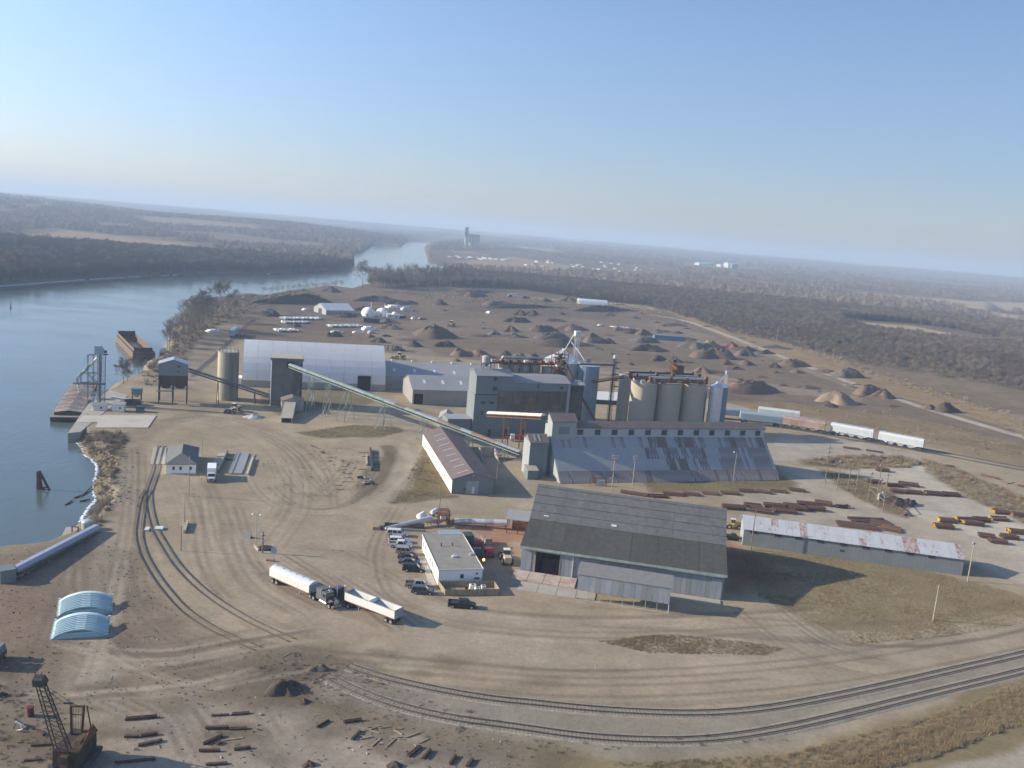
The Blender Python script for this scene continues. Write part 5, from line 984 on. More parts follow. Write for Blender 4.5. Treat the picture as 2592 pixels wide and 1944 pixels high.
for k, (x, y, r_, lb) in enumerate(((735, 300, .85, 'larger white fertiliser tank behind the silver auger'), (878, 240, .6, 'smaller white tank beside the utility pole'))):
    H = wr('Z9', x, y, 0); t = thing('white_tank', lb, 'tank', (H.x, H.y, 0), rad(70)); r_ = r_
    MB().tube((-1.3, 0, r_ + .5), (1.3, 0, r_ + .5), r_, n=18).build('shell', mt_white, t, True); MB().tube((1.3, 0, r_ + .5), (1.7, 0, r_ + .5), r_, r_ * .6, 18).tube((-1.7, 0, r_ + .5), (-1.3, 0, r_ + .5), r_ * .6, r_, 18).build('end_cap', mt_white, t, True); MB().box(-1.2, -.9, -r_, r_, 0, .9).box(.9, 1.2, -r_, r_, 0, .9).build('cradle', mt_dark, t)
H = wr('Z9', 1690, 440, 0); t = frame('lean_to_roof', 'pale grey canopy on posts over the end of the tube conveyor', 'canopy', (H.x, H.y), -5)
MB().prismx([(-.6, 3.9), (6.0, 4.4), (6.0, 4.55), (-.6, 4.05)], -.4, 6.4).build('roof', mt_greyroof, t)
for x in (0, 2.8, 5.8):
    for y in (0, 5.6): MB().box(x - .1, x + .1, y - .1, y + .1, -.2, 4.0).build('post', mt_rust, t)
MB().box(1, 5.6, 3.5, 3.7, -.1, 2.4).build('back_panel', mt_rust, t)
# ---- substation and poles
def pole(name, label, b_, tpt, arms=(), r=.16, mat=mt_pole, group=None, lamp=None, cat='utility pole', boxes=0):
    P = g(*b_); h = hof(P, *tpt); t = thing(name, label, cat, P, 0, group)
    MB().tube((0, 0, -.3), (0, 0, h), r, r * .65, 8).build('pole', mat, t, True)
    for z, w, ang in arms: MB().beam((-w / 2 * math.cos(ang), -w / 2 * math.sin(ang), h - z), (w / 2 * math.cos(ang), w / 2 * math.sin(ang), h - z), .14, .16).build('crossarm', mat, t)
    for z, w, ang in arms:
        for s_ in (-.42, -.2, .2, .42): MB().cyl(w * s_ * math.cos(ang), w * s_ * math.sin(ang), h - z + .08, h - z + .3, .07, 6).build('insulator', mt_offwhite, t)
    if lamp:
        for s_ in lamp: MB().beam((0, 0, h - .15), (s_ * .8, 0, h), .08, .08).build('arm', mat, t); MB().dome(s_ * .9, 0, h - .1, .28, .25, 8, 2).build('lamp_head', mt_white, t, True)
    for i in range(boxes): MB().cyl(.35 * (-1) ** i, .1, h - 2.6, h - 1.7, .25, 8).build('transformer', mt_offwhite, t, True)
    return t, P, h
pole('utility_pole', 'pale pole standing in front of the scale house by the rail siding', ('Z7', 565, 910), ('Z7', 600, 460), r=.14, mat=mt_polelight)
pole('utility_pole', 'second short pole down the row, beside the long kerb', ('Z7', 515, 1195), ('Z7', 520, 930), r=.12, mat=mt_polelight)
pole('utility_pole', 'nearest short pole of the row beside the rail siding', ('Z7', 478, 1525), ('Z7', 478, 1235), r=.12)
pole('utility_pole', 'pole with a dark lamp behind the scale house roof', ('Z7', 712, 455), ('Z7', 712, 290), r=.12, mat=mt_polelight)
pole('yard_light', 'slender yard light with two white lamp heads in the open truck yard', ('Z7', 1315, 1460), ('Z7', 1315, 1115), r=.1, mat=mt_galv, lamp=(-1, 1), cat='light pole')
pole('utility_pole', 'short stout service pole beside the yard light', ('Z7', 1390, 1550), ('Z7', 1385, 1305), arms=((1.0, 1.0, .6),), r=.2, boxes=1)
pole('utility_pole', 'dark pole with two crossarms at the corner of the red-roofed shed', ('Z8', 2010, 885), ('Z8', 2040, 380), arms=((.9, 2.6, .1), (1.9, 2.2, .1)), r=.17)
pole('utility_pole', 'thin dark pole by the white tanks behind the office', ('Z8', 1380, 1090), ('Z8', 1395, 790), r=.13)
pole('utility_pole', 'tall pole with stacked crossarms before the rusted steep roof, left one', ('ZX', 915, 340), ('ZX', 955, 5), arms=((.5, 2.4, .3), (1.3, 2.0, .3), (5, 1.6, .3), (7.5, 1.6, .3)), mat=mt_polelight)
pole('utility_pole', 'second pole with double crossarm before the rusted steep roof', ('ZX', 1110, 290), ('ZX', 1150, 10), arms=((.5, 1.6, .3), (1.2, 1.4, .3)), mat=mt_polelight)
pole('utility_pole', 'slim light pole near the right end of the steep roof', ('ZX', 2048, 265), ('ZX', 2080, -20), r=.1, mat=mt_polelight, lamp=(-1,))
pole('utility_pole', 'pale leaning pole alone on the lawn at the right', ('ZY', 1525, 1555), ('ZY', 1585, 1285), mat=mt_polelight)
pole('utility_pole', 'pale pole at the right end of the long low shed', ('ZY', 1785, 1260), ('ZY', 1850, 955), arms=((.6, 1.0, .2),), mat=mt_polelight)
pole('utility_pole', 'pole rising before the left end of the long low shed', ('ZY', 150, 1020), ('ZY', 190, 715), mat=mt_pole)
pole('utility_pole', 'dark thin pole on the grassy river bank', ('Z6', 1140, 755), ('Z6', 1130, 300), r=.1)
pole('utility_pole', 'pole with three crossarms left of the substation', ('ZY', 710, 510), ('ZY', 745, 225), arms=((1.2, 2.4, .2), (2.6, 2.4, .2), (4.2, 2.0, .2)))
subs = [('ZY', 800, 565, 835, 345), ('ZY', 940, 590, 965, 355), ('ZY', 1035, 645, 1065, 430), ('ZY', 1095, 665, 1115, 370), ('ZY', 1145, 735, 1180, 440), ('ZY', 882, 568, 905, 400), ('ZY', 1110, 690, 1125, 480)]
sl_ = ['left pole of the substation frame', 'pole of the substation frame with a white meter box', 'short pole in the middle of the substation', 'tallest pole in the middle of the substation', 'right-hand substation pole with a wide crossarm', 'thin rear pole inside the substation frame', 'near thin pole beside the substation transformer']
SP = []
for (k, a, b_, c, e_), lb in zip(subs, sl_):
    SP.append(pole('substation_pole', 'dark timber ' + lb, (k, a, b_), (k, c, e_), arms=((.6, 3.0 if 'wide' in lb else 1.4, .3),), group='poles of the electric substation'))
t = thing('substation_bus', 'horizontal beams and wires tying the substation poles together', 'substation frame')
for i, j, z in ((0, 1, 3.6), (0, 1, 1.0), (1, 5, 3.5), (2, 4, 3.3), (3, 4, 4.4), (2, 3, 4.4)):
    p, q = SP[i][1], SP[j][1]; MB().beam(p + Vector((0, 0, z + .4)), q + Vector((0, 0, z + .4)), .16, .16).build('beam', mt_pole, t)
H = g('ZY', 1120, 650); t = frame('transformer', 'grey-green transformer cabinet at the foot of the substation poles', 'transformer', (H.x, H.y), 10); MB().box(0, 2.2, 0, 1.8, -.1, 2.3).build('tank', mt_greenst, t); MB().cyl(.5, .9, 2.3, 2.9, .16, 8).build('bushing', mt_white, t, True); MB().cyl(1.4, .9, 2.3, 2.9, .16, 8).build('bushing', mt_white, t, True)
H = g('ZX', 730, 290); t = frame('transformer_rack', 'rusty rack of pole transformers in front of the steep roof', 'transformer', (H.x, H.y), 10)
for i in range(3): MB().cyl(2.0 + i * .9, 0, 0, 1.7, .38, 10).build('transformer_can', mt_galv, t, True)
mb = MB()
for x in (-.6, 1.2, 4.6): mb.box(x - .1, x + .1, -.1, .1, -.2, 2.6)
mb.box(-.6, 4.7, -.1, .1, 2.4, 2.6).build('rack', mt_rust, t)
P = g('Z9', 1420, 830); Z_ = hof(P, 'Z9', 1430, 730); t = thing('street_lamp', 'lamp with glowing orange globe behind the office', 'lamp', P); MB().tube((0, 0, 0), (.15, 0, Z_ - .2), .07, n=6).build('post', mt_dark, t); MB().dome(.15, 0, Z_ - .15, .33, .33, 12, 4).dome(.15, 0, Z_ - .15, .33, -.33, 12, 4).build('globe', M('lit_orange_globe', (1, .6, .2), .5, emit=((1, .48, .10), 2.2)), t, True)
# blue sign with base
P = g('Z7', 1515, 1640); t = thing('notice_board', 'small blue-grey sign on a post beside a red kerb block', 'sign', P); MB().box(-.05, .05, -.05, .05, 0, 1.9).build('post', mt_galv, t); MB().box(-.6, .6, -.1, -.03, 1.9, 3.1).build('board', M('blue_grey_board', (.28, .34, .42), .5), t)
P = g('Z7', 1480, 1640); o = MB().box(-.9, .9, -.3, .3, -.1, .5).build('kerb_block', M('reddish_kerb_block', (.34, .20, .15), .9)); o.location = P; tagp(o, 'reddish concrete block at the foot of the blue-grey sign', 'block')
P = g('Z7', 1325, 1500); o = MB().box(-1.6, 1.6, -.2, .2, -.1, .45).build('wheel_stop', mt_conclight); o.location = P; o.rotation_euler = (0, 0, rad(-58)); tagp(o, 'pale concrete wheel stop beside the yard light', 'wheel stop')
P = g('Z7', 535, 1270); o = MB().box(-.25, .25, -3.6, 3.6, -.1, .8).build('long_kerb', mt_conclight); o.location = P; o.rotation_euler = (0, 0, rad(15)); tagp(o, 'long pale concrete barrier beside the row of poles', 'barrier')
for k, x, y, w in ((0, 100, 1290, 1.0), (1, 235, 1280, 1.8)):
    P = g('Z7', x, y); o = MB().box(-w / 2, w / 2, -1, 1, -.1, .45).build('crossing_slab', mt_offwhite); o.location = P; o.rotation_euler = (0, 0, rad(12)); tagp(o, ['small pale slab between the rails of the siding', 'larger pale slab beside the siding rails'][k], 'slab')
P = g('Z7', 1220, 1375); o = MB().prismx([(-.8, 0), (.8, 0), (0, 1.1)], -.9, .9).build('grate_ramp', mt_greywall); o.location = P; tagp(o, 'small grey wedge lying in the yard near the light pole', 'wedge')
P = g('Z7', 1430, 1500); o = MB().cyl(0, 0, -.1, .35, 1.5, 16).build('dead_tyre', mt_rubber); o.location = P; tagp(o, 'flat dark round pit cover beside the service pole', 'cover')
# ================================================================= vehicles, rail, barges, piles and other objects
paint = lambda n, c, r=.3: M('paint_' + n, c, r, .15, .04, 1.0, spec=.5)
P_WHITE, P_GREY, P_DKGREY, P_BLACK, P_BLUE, P_MAROON, P_RED, P_TAN = (paint('white', (.72, .72, .70)), paint('warm_grey', (.34, .33, .30)), paint('dark_grey', (.10, .105, .11)), paint('black', (.018, .018, .02)), paint('dark_blue', (.03, .045, .075)), paint('maroon', (.07, .02, .022)), paint('red', (.33, .045, .045)), paint('tan', (.42, .37, .28)))
def wheel(t, x, y, r=.36, w=.24, side=1):
    o = MB().tube((0, -w / 2, 0), (0, w / 2, 0), r, n=14).build('wheel', mt_rubber, t, True); o.location = (x, y, r)
    MB().tube((0, side * w / 2 - .01, 0), (0, side * (w / 2 + .02), 0), r * .6, n=10).build('rim', mt_alu, o, True); return o
def car(kind, label, P, ang, mat, L=4.7, W_=1.85, group='cars parked beside the office'):
    t = thing({'suv': 'sport_utility_car', 'wagon': 'estate_car', 'sedan': 'saloon_car', 'pickup': 'pickup_truck'}[kind], label, {'suv': 'car', 'wagon': 'car', 'sedan': 'car', 'pickup': 'pickup truck'}[kind], P, ang, group)
    hw = W_ / 2; b0 = .32 if kind != 'sedan' else .25; hd = {'suv': .98, 'wagon': .86, 'sedan': .82, 'pickup': .98}[kind]; rf = {'suv': 1.72, 'wagon': 1.45, 'sedan': 1.38, 'pickup': 1.70}[kind]
    a, c = -L / 2, L / 2; wx0, wx1, wr_ = a + .95, c - .88, .37
    def arch(x0): return [(x0 + (wr_ + .08) * math.cos(q), .36 + (wr_ + .08) * math.sin(q)) for q in np.linspace(math.pi * 1.02, -.02 * math.pi, 7)]
    low = [(a, b0 + .1), (a + .15, b0)] + arch(wx0) + arch(wx1) + [(c - .12, b0), (c, b0 + .15), (c + .02, .62), (c - .12, .76), (c - 1.05, hd), (c - 1.3, hd)]
    top = [(a + 1.95 if kind == 'pickup' else a, hd), (a, hd)] if kind != 'pickup' else [(a, hd)]
    low = low + ([(a, hd)] if kind != 'sedan' else [(a + .9, hd + .04), (a + .05, hd - .02)])
    b = MB(); n = len(low)
    vs = [(x, -hw * (.99 if z < .6 else .965), z) for x, z in low] + [(x, hw * (.99 if z < .6 else .965), z) for x, z in low]
    b.add(vs, [tuple(range(n)), tuple(range(2 * n - 1, n - 1, -1))] + [(i, n + i, n + (i + 1) % n, (i + 1) % n) for i in range(n)])
    b.build('body', mat, t, True)
    g0, g1, t0, t1 = {'suv': (a + .05, c - 1.25, a + .30, c - 1.85), 'wagon': (a + .1, c - 1.3, a + .5, c - 2.0), 'sedan': (a + .75, c - 1.25, a + 1.5, c - 2.05), 'pickup': (a + 2.0, c - 1.25, a + 2.2, c - 1.85)}[kind]
    iw = hw * .94; tw = hw * .80
    MB().frust([(g0, -iw, hd), (g1, -iw, hd), (g1, iw, hd), (g0, iw, hd)], [(t0, -tw, rf - .05), (t1, -tw, rf - .05), (t1, tw, rf - .05), (t0, tw, rf - .05)]).build('windows', mt_glass, t)
    MB().frust([(t0 - .04, -tw - .02, rf - .06), (t1 + .06, -tw - .02, rf - .06), (t1 + .06, tw + .02, rf - .06), (t0 - .04, tw + .02, rf - .06)], [(t0 + .05, -tw + .06, rf + .02), (t1 - .1, -tw + .06, rf + .02), (t1 - .1, tw - .06, rf + .02), (t0 + .05, tw - .06, rf + .02)]).build('roof', mat, t)
    pb = MB()
    for f in (0.0, .36, .68, 1.0):
        if kind == 'pickup' and f == .36: continue
        for sg in (-1, 1):
            x0 = g0 + (g1 - g0) * f; x1 = t0 + (t1 - t0) * f; pb.beam((x0, sg * (iw + .005), hd), (x1, sg * (tw + .012), rf - .04), .06, .09)
    pb.build('pillars', mat, t)
    if kind == 'pickup':
        MB().box(a + .12, a + 1.9, -hw + .15, hw - .15, hd - .02, hd + .012).build('bed_floor', mt_dark, t)
        for y0, y1 in ((-hw + .02, -hw + .14), (hw - .14, hw - .02)): MB().box(a, a + 1.95, y0, y1, hd, hd + .22).build('bed_side', mat, t)
        MB().box(a, a + .1, -hw + .02, hw - .02, hd, hd + .22).build('tailgate', mat, t); MB().box(a + 1.9, a + 2.0, -hw + .1, hw - .1, hd, hd + .2).build('bed_front', mat, t)
    for sg in (-1, 1):
        for x in (wx0, wx1): wheel(t, x, sg * (hw - .13), wr_, .24, sg)
        MB().box(c - .06, c + .03, sg * hw * .72 - .18, sg * hw * .72 + .18, .62, .76).build('headlight', mt_white, t); MB().box(a - .03, a + .04, sg * hw * .82 - .12, sg * hw * .82 + .12, .62, .9).build('tail_light', P_RED, t)
        MB().box(g1 - .25, g1 - .1, sg * (hw + .08) - .08, sg * (hw + .08) + .08, hd, hd + .14).build('mirror', mat, t)
    MB().box(c - .02, c + .06, -hw * .95, hw * .95, .36, .5).box(a - .06, a + .02, -hw * .95, hw * .95, .38, .52).build('bumper', mt_dark if kind != 'sedan' else mat, t)
    return t
def carat(kind, label, x0, y0, x1, y1, mat, W_=1.85, group='cars parked beside the office', k='Z9', L=None):
    p, q = g(k, x0, y0), g(k, x1, y1); d = q - p; an = math.atan2(d.y, d.x); c = (p + q) / 2; nrm = Vector((-math.sin(an), math.cos(an), 0)) * (W_ / 2)
    return car(kind, label, c + nrm, an, mat, L or min(max(d.length, 4.3), 5.7), W_, group)
carat('suv', 'white high-roofed car at the back of the row, nearest the silver auger', 372, 478, 562, 488, P_WHITE, 1.95, L=5.3)
carat('wagon', 'white saloon-like car, second from the back of the parked row', 362, 555, 612, 562, P_WHITE, 1.85, L=5.2)
carat('pickup', 'white pickup with empty bed, third in the parked row', 380, 606, 622, 612, P_WHITE, 1.9, L=5.6)
carat('suv', 'warm grey car between the white pickup and the dark cars', 452, 678, 668, 694, P_GREY, 1.85, L=4.8)
carat('sedan', 'maroon car half hidden behind the dark blue saloon', 482, 738, 690, 752, P_MAROON, 1.8, L=4.8)
carat('sedan', 'dark blue saloon between the maroon and the black car', 480, 795, 722, 808, P_BLUE, 1.8, L=4.9)
carat('suv', 'black sport utility car at the front of the long parked row', 522, 875, 775, 888, P_BLACK, 1.9, L=5.0)
carat('pickup', 'grey pickup parked by the office corner', 552, 1060, 850, 1068, P_GREY, 1.9, L=5.6)
carat('suv', 'dark grey sport utility car in front of the grey pickup', 630, 1128, 868, 1140, P_DKGREY, 1.9, L=4.8)
carat('pickup', 'black crew pickup standing beside the fenced yard', 1040, 1282, 1340, 1298, P_BLACK, 2.0, L=5.7, group=None) if False else carat('pickup', 'black crew pickup standing beside the fenced yard', 1040, 1282, 1340, 1298, P_BLACK, 2.0, L=5.7)
carat('pickup', 'dark car behind the right end of the large dark-roofed shed', 1985, 800, 2110, 815, P_BLACK, 1.9, 'vehicles behind the dark-roofed shed', 'ZX', 5.2)
# left edge blue truck
P = g('ZL', -60, 650); t = thing('farm_truck', 'blue-grey truck cut off at the left edge of the yard', 'truck', P, rad(95))
MB().box(-2.8, 2.0, -1.15, 1.15, .6, 1.3).build('frame', mt_dark, t); MB().frust([(.4, -1.1, 1.0), (2.2, -1.1, 1.0), (2.2, 1.1, 1.0), (.4, 1.1, 1.0)], [(.5, -1, 2.6), (1.8, -1, 2.6), (1.8, 1, 2.6), (.5, 1, 2.6)]).build('cab', mt_blue, t)
MB().box(-2.8, .2, -1.15, 1.15, 1.3, 2.7).build('box', mt_blue, t); MB().frust([(1.9, -.9, 1.7), (2.05, -.9, 1.7), (2.05, .9, 1.7), (1.9, .9, 1.7)], [(1.86, -.8, 2.4), (1.92, -.8, 2.4), (1.92, .8, 2.4), (1.86, .8, 2.4)]).build('windscreen', mt_glass, t)
for x in (-1.9, 1.6):
    for s_ in (-1, 1): wheel(t, x, s_ * 1.0, .5, .3, s_)
# ---- tractor units and grain trailers
def tractor(label, P, ang, mat, sleeper=True, hoodmat=None):
    t = thing('truck_tractor', label, 'truck', P, ang); hm = hoodmat or mat
    MB().box(-4.6, 2.9, -.45, .45, .7, .95).build('chassis', mt_dark, t)
    MB().prismy([(1.1, .8), (3.0, .8), (3.05, 1.5), (2.9, 1.75), (1.1, 1.95)], -.72, .72).build('hood', hm, t, True)
    MB().box(3.02, 3.1, -.55, .55, .95, 1.75).build('grille', mt_alu, t); MB().box(3.0, 3.2, -1.15, 1.15, .45, .8).build('bumper', mt_alu, t)
    MB().frust([(-.5, -1.05, .8), (1.15, -1.05, .8), (1.15, 1.05, .8), (-.5, 1.05, .8)], [(-.5, -.98, 2.85), (.85, -.98, 2.75), (.85, .98, 2.75), (-.5, .98, 2.85)]).build('cab', mat, t, True)
    MB().frust([(1.08, -.95, 1.95), (1.14, -.95, 1.95), (1.14, .95, 1.95), (1.08, .95, 1.95)], [(.92, -.9, 2.62), (.98, -.9, 2.62), (.98, .9, 2.62), (.92, .9, 2.62)]).build('windscreen', mt_glass, t)
    for s_ in (-1, 1):
        MB().box(-.1, .7, s_ * 1.03 - .03, s_ * 1.03 + .03, 1.8, 2.5).build('side_window', mt_glass, t)
        MB().tube((-.75 if not sleeper else -.62, s_ * 1.02, 1), (-.75 if not sleeper else -.62, s_ * 1.02, 3.4), .1, n=8).build('exhaust_stack', mt_alu, t, True)
        MB().prismy([(1.35, 1.15), (1.6, 1.45), (2.5, 1.45), (2.8, 1.1), (2.55, 1.15), (2.1, 1.3), (1.6, 1.15)][::-1], s_ * .95 - .28, s_ * .95 + .28).build('fender', hm, t)
        MB().tube((-.9, s_ * .95, .75), (1.2, s_ * .95, .75), .3, n=12).build('fuel_tank', mt_alu, t, True)
        wheel(t, 2.05, s_ * .98, .5, .28, s_)
        for x in (-3.0, -4.2): wheel(t, x, s_ * .9, .5, .5, s_)
    if sleeper: MB().frust([(-2.2, -1.1, .9), (-.55, -1.1, .9), (-.55, 1.1, .9), (-2.2, 1.1, .9)], [(-2.15, -1.05, 3.1), (-.55, -1.05, 3.0), (-.55, 1.05, 3.0), (-2.15, 1.05, 3.1)]).build('sleeper', mat, t, True)
    MB().box(-4.0, -3.2, -.5, .5, .98, 1.12).build('fifth_wheel', mt_dark, t)
    return t
def trailer(label, P, ang, L, tarp, ribs=False):
    t = thing('grain_trailer', label, 'trailer', P, ang); W_ = 1.25; z0, z1 = 1.35, 3.0
    mw = paint('trailer_white', (.74, .74, .72), .4); mi = M('trailer_inside', (.36, .38, .40), .6)
    for s_ in (-1, 1):
        MB().prismy([(-L / 2, z0), (L / 2, z0), (L / 2, z1), (-L / 2, z1)], s_ * W_ - .04, s_ * W_ + .04).build('side_wall', mw, t)
        MB().box(-L / 2, L / 2, s_ * (W_ + .05) - .02, s_ * (W_ + .05) + .02, z0 - .02, z0 + .1).build('red_stripe', M('rust_red_stripe', (.36, .16, .11), .7), t)
        MB().box(-L / 2, L / 2, s_ * W_ - .06, s_ * W_ + .07, z1 - .02, z1 + .08).build('top_rail', mt_greenst if not tarp else mw, t)
        if ribs:
            for i in range(15): MB().box(-L / 2 + 3.0 + i * .42, -L / 2 + 3.14 + i * .42, s_ * (W_ + .05) - .04, s_ * (W_ + .05) + .04, z0 + .3, z1 - .2).build('side_rib', mt_white, t)
    for x in (-L / 2, L / 2): MB().box(x - .04, x + .04, -W_ + .04, W_ - .04, z0 - .1, z1 + .1).build('end_wall', M('trailer_end_panel', (.33, .36, .40), .6), t)
    for c in (-L * .26, L * .24):
        MB().frust([(c - .4, -.5, .62), (c + .4, -.5, .62), (c + .4, .5, .62), (c - .4, .5, .62)], [(c - L * .23, -W_ + .05, z0 + .02), (c + L * .23, -W_ + .05, z0 + .02), (c + L * .23, W_ - .05, z0 + .02), (c - L * .23, W_ - .05, z0 + .02)]).build('hopper', mt_greywall, t)
    if tarp:
        mt = M('grey_white_tarp', (.62, .65, .66), .6, 0, .06, .8); n = 6
        prof = [(-W_ - .03, z1)] + [(-W_ + 2 * W_ * i / n, z1 + .12 + .42 * math.sin(math.pi * i / n)) for i in range(n + 1)] + [(W_ + .03, z1)]
        vs = [(x, y, z) for x in (-L / 2 - .05, L / 2 + .05) for y, z in prof]; q = len(prof)
        MB().add(vs, [(k, q + k, q + k + 1, k + 1) for k in range(q - 1)] + [tuple(range(q)), tuple(range(2 * q - 1, q - 1, -1))]).build('tarp', mt, t, True)
        for i in range(6): MB().box(-L / 2 + 1 + i * 2, -L / 2 + 1.08 + i * 2, -.25, .25, z1 + .5, z1 + .58).build('tarp_bow', mt_dark, t)
    else:
        mb = MB(); yy = W_ - .06
        for c0_, c1_, c2_ in ((-L / 2 + .05, -L * .26, -.2), (.2, L * .24, L / 2 - .05)):
            mb.sheet([[(c0_, -yy, z1 - .25), (c0_, yy, z1 - .25)], [(c1_, -yy, z0 - .1), (c1_, yy, z0 - .1)], [(c2_, -yy, z1 - .3), (c2_, yy, z1 - .3)]])
        mb.build('hopper_slope', mi, t); MB().prismy([(-.25, z1 - .32), (.25, z1 - .32), (0, z1 + .25)], -yy, yy).build('divider', mt_alu, t)
    MB().box(-L / 2 + .1, -L / 2 + 3.4, -.45, .45, .78, 1.2).build('axle_frame', mt_dark, t)
    for x in (-L / 2 + .9, -L / 2 + 2.15):
        for s_ in (-1, 1): wheel(t, x, s_ * .98, .5, .5, s_)
    for s_ in (-1, 1): MB().box(L / 2 - 3.4, L / 2 - 3.25, s_ * .7 - .06, s_ * .7 + .06, .05, 1.3).build('landing_leg', mt_alu, t)
    return t
a = g('ZA', 345, 375); b_ = g('ZA', 845, 600); d = b_ - a; an = math.atan2(d.y, d.x); nrm = Vector((-math.sin(an), math.cos(an), 0)) * 1.0; L1 = 12.2; u1 = d.normalized()
trailer('tarped white grain trailer with ribbed side, rear half of the left rig', a + u1 * (L1 / 2 - .6) + nrm, an, L1, True, True)
tractor('chrome and grey truck tractor pulling the tarped trailer', a + u1 * (L1 + 3.35) + nrm * 1.0, an - .1, M('chrome_grey_cab', (.20, .20, .19), .25, .4, .15, 2), True, P_BLACK)
a = g('ZA', 1255, 668); b_ = g('ZA', 1890, 915); d = b_ - a; an = math.atan2(d.y, d.x); nrm = Vector((-math.sin(an), math.cos(an), 0)) * 1.0; u2 = d.normalized(); L2 = 12.8
trailer('open white grain trailer with empty twin hoppers on the right', a + u2 * (d.length - L2 / 2 + .3) + nrm, an + math.pi, L2, False)
tractor('dark blue truck tractor hitched to the open trailer', a + u2 * (d.length - L2 - 2.5) + nrm, an + math.pi - .12, P_BLUE, False)
# ---- white box truck on the scale
P = g('Z7', 818, 740); t = thing('box_truck', 'white box truck driving off the scale, facing the camera', 'truck', P, rad(-72))
MB().box(-6.4, .6, -.4, .4, .6, .85).build('chassis', mt_dark, t); MB().box(-6.4, -.7, -1.2, 1.2, .95, 3.5).build('cargo_box', mt_white, t)
MB().frust([(-.55, -1.05, .7), (.9, -1.05, .7), (.9, 1.05, .7), (-.55, 1.05, .7)], [(-.5, -.95, 2.35), (.45, -.95, 2.3), (.45, .95, 2.3), (-.5, .95, 2.35)]).build('cab', P_WHITE, t, True); MB().prismy([(.85, .65), (1.95, .65), (2.0, 1.15), (1.85, 1.35), (.85, 1.55)], -.85, .85).build('hood', P_WHITE, t, True)
MB().frust([(.80, -.92, 1.58), (.93, -.92, 1.58), (.93, .92, 1.58), (.80, .92, 1.58)], [(.50, -.86, 2.2), (.60, -.86, 2.2), (.60, .86, 2.2), (.50, .86, 2.2)]).build('windscreen', mt_glass, t)
MB().box(1.98, 2.05, -.5, .5, .75, 1.15).build('grille', mt_dark, t); MB().box(1.95, 2.15, -1.05, 1.05, .45, .65).build('bumper', mt_dark, t)
for s_ in (-1, 1): wheel(t, 1.2, s_ * .95, .45, .28, s_); wheel(t, -4.6, s_ * .9, .45, .5, s_); MB().box(.7, .8, s_ * 1.2 - .1, s_ * 1.2 + .1, 1.5, 2.0).build('mirror', mt_dark, t); MB().box(1.97, 2.06, s_ * .7 - .14, s_ * .7 + .14, .8, 1.05).build('headlight', mt_alu, t)
# ---- loaders and other machines
def loader(label, P, ang, mat, s=1.0, name='wheel_loader'):
    t = thing(name, label, 'loader', P, ang); t.scale = (s, s, s)
    MB().box(-2.6, -.2, -.75, .75, .8, 1.9).build('engine_cover', mat, t); MB().box(-.1, 1.6, -.5, .5, .8, 1.3).build('front_frame', mat, t)
    MB().box(-.6, .5, -.6, .6, 1.9, 2.9).build('cab', mt_glass, t); MB().box(-.75, .65, -.72, .72, 2.9, 3.05).build('cab_roof', mt_offwhite, t)
    for s_ in (-1, 1): MB().beam((.6, s_ * .55, 1.6), (2.9, s_ * .6, .7), .2, .25).build('lift_arm', mat, t)
    MB().prismy([(2.7, .15), (3.9, .1), (3.7, .5), (2.95, 1.2), (2.65, 1.1)], -1.25, 1.25).build('bucket', mt_dark, t)
    for x in (-1.8, 1.2):
        for s_ in (-1, 1): wheel(t, x, s_ * .98, .72, .5, s_)
    return t
mtl_ = M('beige_loader_paint', (.50, .42, .30), .6, 0, .1, 1); mty = M('dusty_yellow_paint', (.52, .33, .08), .6, 0, .12, 1)
loader('beige wheel loader standing beside the open shed door', g('Z9', 1685, 760), rad(100), mtl_, 1.05)
loader('pale yellow wheel loader working below the concrete silo', g('Z2', 1075, 1070), rad(-115), mtl_, 1.1)
loader('orange-yellow loader parked on the far side behind the white fabric building', g('Z3', 930, 480), rad(200), mty, 1.3)
loader('yellow truck-like machine crossing the compost yard', g('Z3', 1515, 115), rad(260), mty, 1.5)
loader('small yellow loader behind the end of the dark-roofed shed', g('ZX', 2040, 690), rad(180), mty, .9)
# red trucks behind the office
for k, (x, y, lb, an, mm) in enumerate(((1490, 680, 'red cab grain truck in the shadow behind the office', -80, P_RED), (1365, 700, 'dark grey truck beside the red cab in the office shadow', -80, mt_dark), (1345, 590, 'small red flat truck furthest back behind the office', -70, P_RED), (1470, 575, 'pinkish loaded flat truck behind the red cab', -75, mt_rustpale))):
    P = g('Z9', x, y); t = thing('yard_truck', lb, 'truck', P, rad(an), 'trucks parked behind the office'); MB().box(-2.4, 2.2, -.95, .95, .55, .85).build('frame', mt_dark, t)
    MB().frust([(.5, -.95, .85), (1.9, -.95, .85), (1.9, .95, .85), (.5, .95, .85)], [(.6, -.85, 2.1), (1.5, -.85, 2.1), (1.5, .85, 2.1), (.6, .85, 2.1)]).build('cab', mm, t, True); MB().box(1.85, 2.5, -.8, .8, .6, 1.3).build('hood', mm, t); MB().box(-2.5, .35, -1.05, 1.05, .9, 1.4 + .3 * (k == 3)).build('flatbed', mm if k != 1 else mt_greywall, t)
    for xx in (-1.6, 1.7):
        for s_ in (-1, 1): wheel(t, xx, s_ * .85, .42, .25, s_)
P = g('Z4', 690, 1400); t = thing('tank_truck', 'red truck with white nose parked under the green conveyor', 'truck', P, rad(190)); MB().tube((-3.0, 0, 1.7), (.6, 0, 1.7), .95, n=14).build('tank', P_RED, t, True); MB().box(.7, 2.2, -1.0, 1.0, .7, 2.5).build('cab', P_WHITE, t); MB().box(2.15, 2.22, -.8, .8, 1.7, 2.3).build('windscreen', mt_glass, t); MB().box(-3, 2.2, -.4, .4, .6, .8).build('chassis', mt_dark, t)
